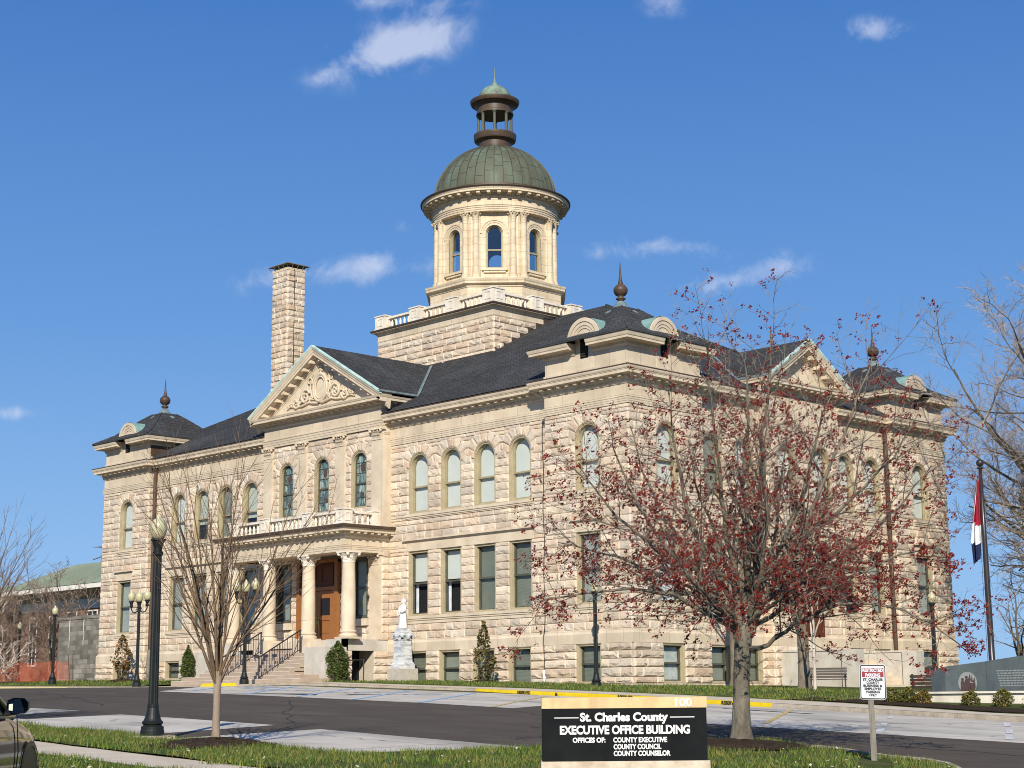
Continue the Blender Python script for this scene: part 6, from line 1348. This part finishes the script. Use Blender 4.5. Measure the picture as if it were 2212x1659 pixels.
b = MB(); pfr_.prism(b, [RT(*q) for q in ((-.168, .075), (.168, .075), (.168, .22), (-.168, .22))], .006, .0075); b.build('red_band', 'plate_red', pl_)
def ptext(s, zc, h, w, m):
    me = text('lettering', s, 1, m, Matrix.Identity(4), None, 1, .05, .0, 'LEFT'); xs = [v.co.x for v in me.data.vertices]; mx, Mx = min(xs), max(xs); o = Vector(ORIGIN[pk_.name])
    for v in me.data.vertices: q, z = RT((v.co.x-mx)/(Mx-mx)*w-w/2, zc+(v.co.y/.729-.5)*h); v.co = Vector(pfr_.P(q, .0095, z))-o
    me.parent = pl_
ptext('RESTRICTED', .185, .052, .315, 'plate_white'); ptext('PARKING', .110, .052, .23, 'plate_white')
for s, z, w in (('ST. CHARLES', .040, .305), ('COUNTY', -.008, .20), ('BUSINESS &', -.056, .295), ('EMPLOYEE', -.104, .26), ('PARKING', -.152, .21), ('ONLY', -.200, .12)): ptext(s, z, .038, w, 'black_text')
# --- wheel stop
ws = MB(); zf = lot(15.8, -9.6); f = FF(-9.6); ws.hexa([f.P(14.55, .10, zf-.02), f.P(17.15, .10, zf-.02), f.P(17.15, -.12, zf-.02), f.P(14.55, -.12, zf-.02), f.P(14.62, .04, zf+.17), f.P(17.08, .04, zf+.17), f.P(17.08, -.06, zf+.17), f.P(14.62, -.06, zf+.17)]); tag(ws.build('wheel_stop', 'yellow_paint'), 'bright yellow wheel stop in the parking bay left of the steps', 'wheel stop')
# --- statue on its pedestal
st_ = thing('monument_pedestal', 'grey streaked marble pedestal with a gabled top on a rough block by the wall', 'pedestal', (-12.75, -1.6, .5)); x, y = -12.75, -1.6
def sqp(mb, pr):
    vs = [(x+sx*h, y+sy*h, z) for h, z in pr for sx, sy in ((1, -1), (1, 1), (-1, 1), (-1, -1))]; n = len(pr)
    mb.add(vs, [(i*4+k, i*4+(k+1) % 4, (i+1)*4+(k+1) % 4, (i+1)*4+k) for i in range(n-1) for k in range(4)]+[(3, 2, 1, 0), tuple((n-1)*4+k for k in range(4))])
b = MB(); sqp(b, [(.50, .3), (.50, 1.16), (.485, 1.18)]); b.build('footing', 'rough_block', st_)
b = MB(); sqp(b, [(.40, 1.18), (.40, 1.38), (.355, 1.42), (.34, 1.47)]); b.build('plinth', 'marble_grey', st_)
b = MB(); sqp(b, [(.315, 1.47), (.275, 2.46)]); b.build('die', 'marble_grey', st_)
b = MB(); sqp(b, [(.285, 2.46), (.315, 2.49), (.315, 2.52)])
for f in (Fr((x, y-.29), (1, 0), (0, -1)), Fr((x+.29, y), (0, 1), (1, 0)), Fr((x, y+.29), (-1, 0), (0, 1)), Fr((x-.29, y), (0, -1), (-1, 0))):
    f.prism(b, [(-.37, 2.58), (-.37, 2.66), (-.18, 2.80), (0, 2.62), (.18, 2.80), (.37, 2.66), (.37, 2.58), (.18, 2.70), (.05, 2.52), (-.05, 2.52), (-.18, 2.70)], -.02, .09); f.prism(b, [(-.31, 2.5), (.31, 2.5), (.31, 2.68), (.18, 2.80), (-.18, 2.80), (-.31, 2.68)], -.05, .02)
sqp(b, [(.28, 2.5), (.28, 2.88), (.24, 2.92), (.24, 3.02)]); b.build('cap', 'marble_grey', st_)
b = MB(); rs = random.Random(8); n = 20; rows = []
for i, (z, rx, ry, ox) in enumerate(((0, .23, .21, 0), (.05, .235, .215, 0), (.10, .21, .19, 0), (.3, .20, .175, -.005), (.5, .19, .165, -.015), (.66, .165, .145, -.02), (.78, .135, .115, -.02), (.88, .15, .12, -.01), (.98, .175, .12, 0), (1.04, .16, .105, .01), (1.08, .085, .075, .025), (1.12, .058, .056, .035), (1.15, .075, .075, .05), (1.20, .10, .10, .06), (1.26, .105, .108, .06), (1.32, .085, .09, .055), (1.36, .03, .03, .05))):
    for k in range(n): a = 2*pi*k/n; fo = 1+(.13*sin(k*2.5+i*.2) if .08 < z < .75 else .03*rs.uniform(-1, 1)); rows.append((x+ox+rx*fo*cos(a), y+ry*fo*sin(a), 3.02+z))
m_ = len(rows)//n; b.add(rows, [(i*n+k, i*n+(k+1) % n, (i+1)*n+(k+1) % n, (i+1)*n+k) for i in range(m_-1) for k in range(n)]+[tuple(range(n-1, -1, -1)), tuple((m_-1)*n+k for k in range(n))])
for sg in (-1, 1): b.tube([(x+sg*.15, y-.0, 4.02), (x+sg*.21, y-.06, 3.86), (x+sg*.16, y-.17, 3.76), (x+sg*.02, y-.20, 3.78)], [.06, .055, .045, .04], 8, cap=True)
b.tube([(x-.06+.085*cos(a*pi/6), y-.21, 3.72+.085*sin(a*pi/6)) for a in range(13)], .025, 6); b.tube([(x+.05, y-.13, 4.26), (x+.07, y-.165, 4.21), (x+.06, y-.13, 4.19)], .02, 5)
tag(b.build('statue', 'marble_white', smooth=True), 'white marble statue of a robed woman with bowed head, holding a wreath on the pedestal', 'statue')
# --- memorial wall, planter, benches
mw = thing('memorial_wall', 'dark grey granite memorial wall rising to the right with a round emblem', 'memorial', (-0+17.6, -5.3, -.4))
def wallseg(name, a, b_, za, zb_, th=.35, m='granite', zbot=-.6):
    A_, B_ = Vector((-a[0], a[1])), Vector((-b_[0], b_[1])); d = (B_-A_).normalized(); n = Vector((d.y, -d.x)); mb = MB(); p = [A_, B_, B_-n*th, A_-n*th]
    mb.hexa([(q.x, q.y, zbot) for q in p]+[(p[0].x, p[0].y, za), (p[1].x, p[1].y, zb_), (p[2].x, p[2].y, zb_), (p[3].x, p[3].y, za)]); mb.build(name, m, mw); L = (B_-A_).length
    return Fr((A_.x, A_.y), (d.x, d.y), (n.x, n.y)), L
g0 = (-16.95, -4.75); g1 = (-17.62, -5.02); g2 = (-19.1, -5.08); g3 = (-22.2, -5.5)
wallseg('granite_panel', g0, g1, .55, .64); w1f, w1L = wallseg('granite_panel', (g1[0]-.01, g1[1]), g2, .645, .775); w2f, w2L = wallseg('granite_panel', (g2[0]-.012, g2[1]), g3, .78, 1.10)
b = MB(); n = 28; cc_ = (.80, .13); rad = .335; w1f.prism(b, [(cc_[0]+rad*cos(2*pi*k/n), max(-.14, cc_[1]+rad*sin(2*pi*k/n))) for k in range(n)], 0, .006); em = b.build('emblem', 'etch', mw)
b = MB(); D1 = .0085
for p in ([(-.26, -.26), (-.25, .02), (-.21, .06), (-.14, .06), (-.10, .0), (-.10, -.26)], [(-.11, -.26), (-.10, .08), (-.05, .12), (.03, .12), (.09, .05), (.10, -.26)], [(.08, -.26), (.08, .0), (.28, -.02), (.28, -.15), (.22, -.26)], [(.02, .1), (.10, .28), (.13, .05)], [(.12, .03), (.17, .27), (.19, .02)], [(.17, .02), (.27, .17), (.26, -.02)], [(-.10, .24), (-.04, .12), (-.02, .14)]): w1f.prism(b, [(cc_[0]+q, max(-.135, cc_[1]+z)) for q, z in p], .006, D1)
for cx_, cz_, r in ((-.175, .10, .052), (-.03, .165, .052)): w1f.prism(b, [(cc_[0]+cx_+r*cos(2*pi*k/12), cc_[1]+cz_+r*sin(2*pi*k/12)) for k in range(12)], .006, D1)
b.build('emblem_figures', 'etch_brown', em)
b = MB(); rg = random.Random(2)
for r in range(7):
    q = .38+(.02*r); z = .46-.075*r
    end = q+(1.5 if r not in (4, 6) else .85)
    while q < end: L = rg.uniform(.05, .13); w2f.box(b, q, q+L, 0, .003, z, z+.034); q += L+.028
b.build('engraved_lines', 'etch', mw)
pb = MB(); sweep(pb, [(-17.3, -3.2), (-17.3, -6.45)][::-1] and [(-30, -6.45), (-17.35, -6.45)][::-1] or [], [(0, 0)]) if False else None
pl2 = thing('stone_planter', 'long pale stone planter base under the granite memorial wall', 'planter', (17.5, -6.4, -.5))
b = MB(); b.box(17.5, 30, -6.45, -6.2, -.9, -.20); b.box(17.5, 17.75, -6.2, -4.2, -.9, -.2); b.build('planter_wall', 'white_stone', pl2); b = MB(); b.box(17.42, 30, -6.53, -6.1, -.20, -.14); b.box(17.42, 17.85, -6.1, -4.15, -.20, -.14); b.build('coping', 'white_stone', pl2)
b = MB(); b.box(17.75, 30, -6.2, -4, -.9, -.22); b.build('planter_soil', 'soil', pl2)
def bench(u, v, z, rot, label):
    t = thing('park_bench', label, 'bench', (-u, v, z), 'wooden slat benches beside the courthouse'); Mx = Matrix.Translation((-u, v, z)) @ Matrix.Rotation(rot, 4, 'Z')
    def part(name, boxes, m):
        b = MB()
        for x0, x1, y0, y1, z0, z1, ly in boxes:
            b.hexa([tuple(Mx @ Vector(p)) for p in ((x0, y0, z0), (x1, y0, z0), (x1, y1, z0), (x0, y1, z0), (x0, y0+ly, z1), (x1, y0+ly, z1), (x1, y1+ly, z1), (x0, y1+ly, z1))])
        b.build(name, m, t)
    for i in range(4): part('back_slat', [(-.8, .8, .22+.035*i, .25+.035*i, .48+.115*i, .57+.115*i, .02)], 'bench_wood')
    for i in range(4): part('seat_slat', [(-.8, .8, -.25+.115*i, -.15+.115*i, .40, .435, 0)], 'bench_wood')
    for s in (-1, 1): part('end_frame', [(s*.72-.03, s*.72+.03, -.25, -.19, -.1, .42, 0), (s*.72-.03, s*.72+.03, .18, .25, -.1, .95, .12), (s*.72-.03, s*.72+.03, -.25, .25, .36, .40, 0), (s*.72-.035, s*.72+.035, -.27, .25, .60, .64, 0)], 'iron')
bench(-16.1, -3.1, -.50, radians(205), 'dark slatted bench at the left end of the granite memorial, seen from behind'); bench(-3.95, 8.1, .06, radians(35), 'slatted bench in the shade of the trees by the side wall')
# --- flagpole and flag
fpu, fpv = -16.91, -.84; zg = -.45; fpT = thing('flagpole', 'tall dark bronze flagpole with a ball top behind the memorial wall', 'flagpole', (-fpu, fpv, zg)); x, y = -fpu, fpv
b = MB(); b.lathe(x, y, [(.20, zg-.1), (.2, zg+.06), (.11, zg+.1), (.105, 2), (.085, 5), (.055, 7.42)], 16); b.build('pole', 'pole_dark', fpT, smooth=True)
b = MB(); b.lathe(x, y, [(.05, 7.40), (.12, 7.43), (.12, 7.46), (.04, 7.49)], 12); b.sphere((x, y, 7.62), .135, 14, 10); b.build('ball_top', 'pole_dark', fpT, smooth=True)
b = MB(); b.tube([(x-.09, y-.08, 7.2), (x-.11, y-.09, 3), (x-.1, y-.1, .5)], .008, 3); b.build('halyard', 'iron', fpT)
b = MB(); nt_, ns = 44, 12; vs = []
for i in range(nt_+1):
    t = i/nt_
    for j in range(ns+1):
        s = j/ns; wdt = .07+.27*min(1, t*1.5)*(1-.35*max(0, t-.7)/.3); off = .05+.16*t; z = 6.98-2.62*t-.42*s*t*(1-.4*t)+.05*sin(s*9+t*4)
        q = Vector((x-off-wdt*s, y-.05, z))+Vector((.03*sin(s*13+t*3), .10*sin(s*11+t*2.4)*min(1, .4+t), 0)); vs.append(tuple(q))
for i in range(nt_):
    for j in range(ns):
        zq = (i+.5)/nt_+.10*((j+.5)/ns-.5); b.cur = 0 if zq < .52 else 1 if zq < .76 else 2
        if i == 0 and j == 0: b.v = vs; b.t = [(1, 1, 1)]*len(vs)
        if b.cur == 0 and j in (9,) and i < 24: b.cur = 1
        b.f.append((i*(ns+1)+j, i*(ns+1)+j+1, (i+1)*(ns+1)+j+1, (i+1)*(ns+1)+j)); b.mi.append(b.cur)
tag(b.build('flag', ['flag_red', 'flag_white', 'flag_blue'], smooth=True), 'limp red, white and dark blue flag hanging from the flagpole', 'flag')
# ------------------------------------------------------------------ left side background
bw = MB(); f = FF(3.0); 
cmu = thing('block_wall', 'grey concrete block wall attached to the left end of the courthouse', 'wall', (-47.5, 3.2, 1.0))
f.box(bw, 42.4, 52.6, -.3, 0, .6, 5.05); bw.build('block_face', 'cmu', cmu); bw = MB(); f.box(bw, 42.38, 52.66, -.34, .05, 5.05, 5.26); bw.build('coping', 'cmu', cmu)
for q, z0 in ((51.2, 3.3), (49.45, 3.4)):
    bw = MB(); rg = random.Random(int(q)); L = [(q+rg.uniform(-.03, .03)+.04*sin(i), 5.04-(5.04-z0)*i/8) for i in range(9)]
    bw.add([f.P(s+o*(.05-.003*i), .004, z) for i, (s, z) in enumerate(L) for o in (-1, 1)], [(2*i, 2*i+1, 2*i+3, 2*i+2) for i in range(8)]); bw.build('lime_streak', 'white_stone', cmu)
nt2 = thing('construction_fence', 'sagging orange plastic mesh fence on thin posts left of the courthouse', 'fence', (-50, -.6, 1.0)); b = MB(); us = fr_(44.5, 66, .35); rg = random.Random(4); vs = []
for i, u in enumerate(us):
    v = -.7+.12*sin(u*1.7); zt = interp(u, [44.5, 46, 49.5, 51.5, 55, 58, 66], [2.15, 2.25, 2.25, 2.25, 1.75, 1.5, 1.3])+.05*sin(u*3); zb = gz(u, v)-.02
    for j in range(4): vs.append((-u, v+.05*sin(u*2+j), zb+(zt-zb)*j/3))
b.add(vs, [(i*4+j, i*4+j+1, (i+1)*4+j+1, (i+1)*4+j) for i in range(len(us)-1) for j in range(3)]); b.build('mesh_net', 'orange_net', nt2, smooth=True)
for u, tx in ((44.4, .28), (51.4, 0), (58, .1), (44.0, .12)): b = MB(); b.tube([(-u, -.72, gz(u, -.7)-.1), (-u-tx, -.72, gz(u, -.7)+1.62)], .022, 5); b.build('post', 'pipe_brown', nt2)
bl_ = thing('brick_building', 'low brick building with a green metal roof behind the block wall', 'building', (-70, 20, 1.2))
fb_ = FF(12.8); b = MB(); fb_.box(b, 58, 76, -14, 0, .8, 6.75); b.build('wall', 'redbrick', bl_)
b = MB(); fb_.box(b, 57.9, 76.1, -14, .06, 6.75, 7.55); b.build('stone_band', 'trim_white', bl_)
b = MB(); fb_.box(b, 57.8, 76.2, -14, .1, 7.55, 8.0); b.hexa([(-56.4, 11.1, 8.02), (-77.2, 11.1, 8.02), (-77.2, 28.2, 8.02), (-56.4, 28.2, 8.02), (-56.4, 11.1, 8.06), (-77.2, 11.1, 8.06), (-77.2, 28.2, 8.06), (-56.4, 28.2, 8.06)]); b.hexa([(-57.8, 12.7, 7.5), (-76.2, 12.7, 7.5), (-76.2, 12.75, 7.5), (-57.8, 12.75, 7.5), (-57.8, 11.2, 8.03), (-76.2, 11.2, 8.03), (-76.2, 12.75, 8.03), (-57.8, 12.75, 8.03)]); b.build('soffit', 'soffit_grey', bl_)
b = MB(); b.box(-77.3, -56.3, 11.0, 28.3, 8.06, 8.42); b.build('fascia', 'trim_white', bl_)
b = MB(); rp = [(-77.35, 10.95, 8.42), (-56.25, 10.95, 8.42), (-56.25, 28.4, 8.42), (-77.35, 28.4, 8.42)]; r0, r1 = (-72.3, 15.2, 10.55), (-61.5, 15.2, 10.45); r2, r3 = (-72.3, 24, 10.55), (-61.5, 24, 10.45)
b.add(rp+[r0, r1, r3, r2], [(0, 1, 5, 4), (1, 2, 6, 5), (2, 3, 7, 6), (3, 0, 4, 7), (4, 5, 6, 7)]); rob = b.build('roof', 'roof_green', bl_)
b = MB()
for i in range(44):
    t = i/43; xb = -77.2+20.9*t; xt = max(-72.3, min(-61.5, -77.2+20.9*t)); k = 1 if -72.3 <= xb <= -61.5 else max(0, (xb+77.35)/5.05 if xb < -72.3 else (-56.25-xb)/5.25); b.tube([(xb, 10.97, 8.45), (xb, 10.97+4.23*k, 8.45+2.1*k)], .03, 3)
b.build('roof_seam', 'roof_green', rob, kind='stuff')
for u, z0, z1, w in ((68.3, 5.9, 6.62, 1.5), (65.3, 5.9, 6.62, 1.5), (71.2, 3.6, 6.4, 1.1), (74.2, 2.6, 6.4, 1.2), (62.4, 5.9, 6.62, 1.5), (59.6, 5.9, 6.62, 1.5)):
    b = MB(); fb_.ring(b, [(u-w/2, z0), (u-w/2, z1), (u+w/2, z1), (u+w/2, z0)], [(u-w/2+.09, z0+.09), (u-w/2+.09, z1-.09), (u+w/2-.09, z1-.09), (u+w/2-.09, z0+.09)], -.0, .04); fb_.box(b, u-.035, u+.035, 0, .04, z0, z1); wo = b.build('window', 'trim_white', bl_); b = MB(); fb_.box(b, u-w/2+.08, u+w/2-.08, .0, .012, z0+.08, z1-.08); b.build('pane', 'car_dark', wo)
wg = thing('brick_wing', 'pale-trimmed brick wing with a green roof at the far left edge', 'building', (-90, 20, 1.2)); b = MB(); b.box(-104, -77.8, 13.5, 28, .8, 7.0); b.build('wall', 'redbrick', wg); b = MB(); b.box(-105, -77.6, 12.6, 28.5, 7.0, 8.3); b.build('fascia', 'trim_white', wg); b = MB(); b.add([(-105, 12.5, 8.3), (-77.5, 12.5, 8.3), (-77.5, 28, 8.3), (-105, 28, 8.3), (-99, 19, 10.0), (-80, 19, 10.0)], [(0, 1, 5, 4), (1, 2, 5), (2, 3, 4, 5), (3, 0, 4)]); b.build('roof', 'roof_green', wg)
an = thing('tv_antenna', 'spindly television antenna on the green metal roof', 'antenna', (-67.0, 15.4, 10.3)); b = MB(); b.tube([(-67, 15.4, 10.2), (-67, 15.4, 11.75)], .03, 5); b.tube([(-69.2, 15.4, 11.7), (-65.2, 15.0, 11.6)], .03, 5)
for i in range(9): xx = -69+i*.45; b.tube([(xx, 14.7, 11.68), (xx, 16.1, 11.68)], .022, 4)
b.tube([(-68.6, 15.3, 10.3), (-68.6, 15.3, 11.1)], .025, 5); b.tube([(-69.8, 15.3, 10.8), (-68.2, 15.3, 11.0)], .05, 5); b.build('antenna_rods', 'antenna', an)
# ------------------------------------------------------------------ parked car
CA = radians(0); hd_ = Vector((-.737, .676, 0)).normalized(); lf_ = Vector((-hd_.y, hd_.x, 0)); c0 = Vector((30.26, -43.50, 0)); gzc = -1.36
cbase = c0-hd_*.62+lf_*.98; cbase.z = gzc
car = thing('parked_car', 'dark bronze car with a black door mirror cut off by the left edge', 'car', tuple(cbase))
def cp(xx, yy, zz): q = cbase+hd_*xx+lf_*yy; return (q.x, q.y, gzc+zz)
def loft(mb, secs):
    n = len(secs[0]); vs = [cp(*p) for s in secs for p in s]; mb.add(vs, [(i*n+j, i*n+(j+1) % n, (i+1)*n+(j+1) % n, (i+1)*n+j) for i in range(len(secs)-1) for j in range(n)]+[tuple(range(n-1, -1, -1)), tuple((len(secs)-1)*n+j for j in range(n))])
def sec(x, w, zb, zs, zt, wt): return [(x, -w*.92, zb), (x, -w, zb+.12), (x, -w*1.0, (zb+zs)/2), (x, -w*.985, zs-.05), (x, -w*.94, zs), (x, -wt, zt), (x, -wt*.5, zt+.03), (x, wt*.5, zt+.03), (x, wt, zt), (x, w*.94, zs), (x, w*.985, zs-.05), (x, w, (zb+zs)/2), (x, w, zb+.12), (x, w*.92, zb)]
body = MB(); loft(body, [sec(-2.2, .62, .45, .75, .85, .5), sec(-2.1, .80, .3, .88, .98, .62), sec(-1.6, .88, .22, .98, 1.02, .7), sec(-.8, .90, .2, .97, 1.0, .76), (sec(.2, .90, .2, .95, .99, .78)), sec(.75, .90, .2, .93, .98, .76), sec(1.3, .89, .24, .86, .91, .68), sec(1.75, .86, .24, .77, .82, .60), sec(2.05, .78, .26, .66, .71, .5), sec(2.2, .58, .32, .56, .6, .36)])
bo = body.build('body', 'car_paint', car); smooth_angle(bo, 50)
bv = bo.modifiers.new('sub', 'SUBSURF'); bv.levels = 2; bv.render_levels = 2
cab = MB(); loft(cab, [[(-1.95, -.66, .98), (-1.95, .66, .98), (-1.9, .6, 1.0), (-1.9, -.6, 1.0)], [(-1.3, -.76, .98), (-1.3, .76, .98), (-1.2, .60, 1.40), (-1.2, -.60, 1.40)], [(-.5, -.80, .98), (-.5, .80, .98), (-.45, .62, 1.47), (-.45, -.62, 1.47)], [(.15, -.80, .97), (.15, .80, .97), (-.05, .60, 1.44), (-.05, -.60, 1.44)], [(.98, -.76, .96), (.98, .76, .96), (.92, .7, .98), (.92, -.7, .98)]])
co_ = cab.build('cabin', 'car_glass', car)
pil = MB()
for s in (-1, 1):
    pil.tube([cp(.98, s*.775, .95), cp(-.05, s*.62, 1.435), cp(-.45, s*.63, 1.475), cp(-1.2, s*.61, 1.41), cp(-1.95, s*.66, .98)], .045, 8); pil.tube([cp(-.42, s*.80, .95), cp(-.48, s*.635, 1.46)], .04, 6); pil.tube([cp(.95, s*.80, .955), cp(-.4, s*.815, .965), cp(-1.8, s*.76, .985)], .025, 6)
pil.add([cp(-.05, -.6, 1.47), cp(-.05, .6, 1.47), cp(-.45, .62, 1.50), cp(-.45, -.62, 1.50), cp(-1.2, -.6, 1.43), cp(-1.2, .6, 1.43)], [(0, 1, 2, 3), (3, 2, 5, 4)]); pil.build('roof_pillars', 'car_paint', car, smooth=True)
ins = MB(); loft(ins, [[(-1.5, -.55, .6), (-1.5, .55, .6), (-1.4, .5, 1.15), (-1.4, -.5, 1.15)], [(-.3, -.55, .6), (-.3, .55, .6), (-.35, .5, 1.2), (-.35, -.5, 1.2)]]); ins.build('seats', 'car_dark', car)
for xx in (1.32, -1.32):
    for s in (-1, 1):
        w = MB(); yc = s*.80
        def wc(r, yy, k, n=28, a0=0): a = 2*pi*k/n+a0; return cp(xx+r*cos(a), yy, .32+r*sin(a))
        n = 28; pr = [(.20, yc+s*.06), (.29, yc+s*.085), (.325, yc+s*.06), (.33, yc-s*.1), (.20, yc-s*.12)]; w.add([wc(r, yy, k) for r, yy in pr for k in range(n)], [(i*n+k, i*n+(k+1) % n, (i+1)*n+(k+1) % n, (i+1)*n+k) for i in range(4) for k in range(n)]); wo = w.build('wheel', 'rubber', car, smooth=True)
        r_ = MB(); r_.add([wc(.205, yc+s*.05, k) for k in range(n)]+[wc(.185, yc+s*.065, k) for k in range(n)], [(k, (k+1) % n, n+(k+1) % n, n+k) for k in range(n)])
        for q in range(5):
            a = 2*pi*q/5; d = .16
            r_.add([cp(xx+.04*cos(a-1.2), yc+s*.07, .32+.04*sin(a-1.2)), cp(xx+.04*cos(a+1.2), yc+s*.07, .32+.04*sin(a+1.2)), cp(xx+.2*cos(a+d*1.4), yc+s*.062, .32+.2*sin(a+d*1.4)), cp(xx+.2*cos(a-d*1.4), yc+s*.062, .32+.2*sin(a-d*1.4))], [(0, 1, 2, 3)])
        r_.add([wc(.06, yc+s*.075, k) for k in range(n)], [tuple(range(n))]); r_.build('rim', 'alloy', wo)
        h = MB(); h.add([cp(xx+.40*cos(pi*k/14), s*.906, .30+.40*sin(pi*k/14)) for k in range(15)]+[cp(xx+.345*cos(pi*k/14), s*.912, .30+.345*sin(pi*k/14)) for k in range(15)], [(k, k+1, 16+k, 15+k) for k in range(14)]); h.add([cp(xx+.345*cos(2*pi*k/24), s*.905, .31+.345*sin(2*pi*k/24)) for k in range(24)], [tuple(range(24))]); 
        h.build('wheel_arch', 'car_dark', car)
for s in (-1, 1):
    mi_ = MB(); pr = []
    P = [(-.03, .0), (-.02, .07), (.04, .095), (.15, .09), (.19, .05), (.19, -.02), (.15, -.06), (.03, -.075)]
    mi_.add([cp(.60+dx, s*(.86+a), 1.05+z) for dx, k in ((-.05, 1), (.02, 1.0), (.10, .75), (.13, .35)) for a, z in [(.09+(q-.09)*k, zz*k) for q, zz in P]], [(i*8+j, i*8+(j+1) % 8, (i+1)*8+(j+1) % 8, (i+1)*8+j) for i in range(3) for j in range(8)]+[tuple(24+j for j in range(8))]); mi_.tube([cp(.64, s*.80, .99), cp(.63, s*.9, 1.0)], .03, 6)
    mo_ = mi_.build('door_mirror', 'car_dark', car, smooth=False); g = MB(); g.add([cp(.556, s*(.86+a), 1.05+z) for a, z in [(.09+(q-.09)*.92, zz*.9) for q, zz in P]], [tuple(range(8))]); g.build('mirror_glass', 'car_glass', mo_)
    if s < 0: g = MB(); g.add([cp(.552, s*(.86+a), 1.05+z) for a, z in ((-.005, -.03), (.035, -.035), (.035, .035), (-.005, .03))], [(0, 1, 2, 3)]); g.build('sticker', 'sticker', mo_)
b = MB()
for s in (-1, 1): b.tube([cp(.70, s*.905, .30), cp(.78, s*.912, .6), cp(.74, s*.895, .93)], .006, 4); b.tube([cp(-.45, s*.912, .28), cp(-.45, s*.915, .93)], .006, 4)
b.build('door_seam', 'car_dark', car); b = MB(); b.tube([cp(1.0, -.55, .97), cp(.7, -.6, 1.95)], .004, 4); b.build('aerial', 'iron', car)
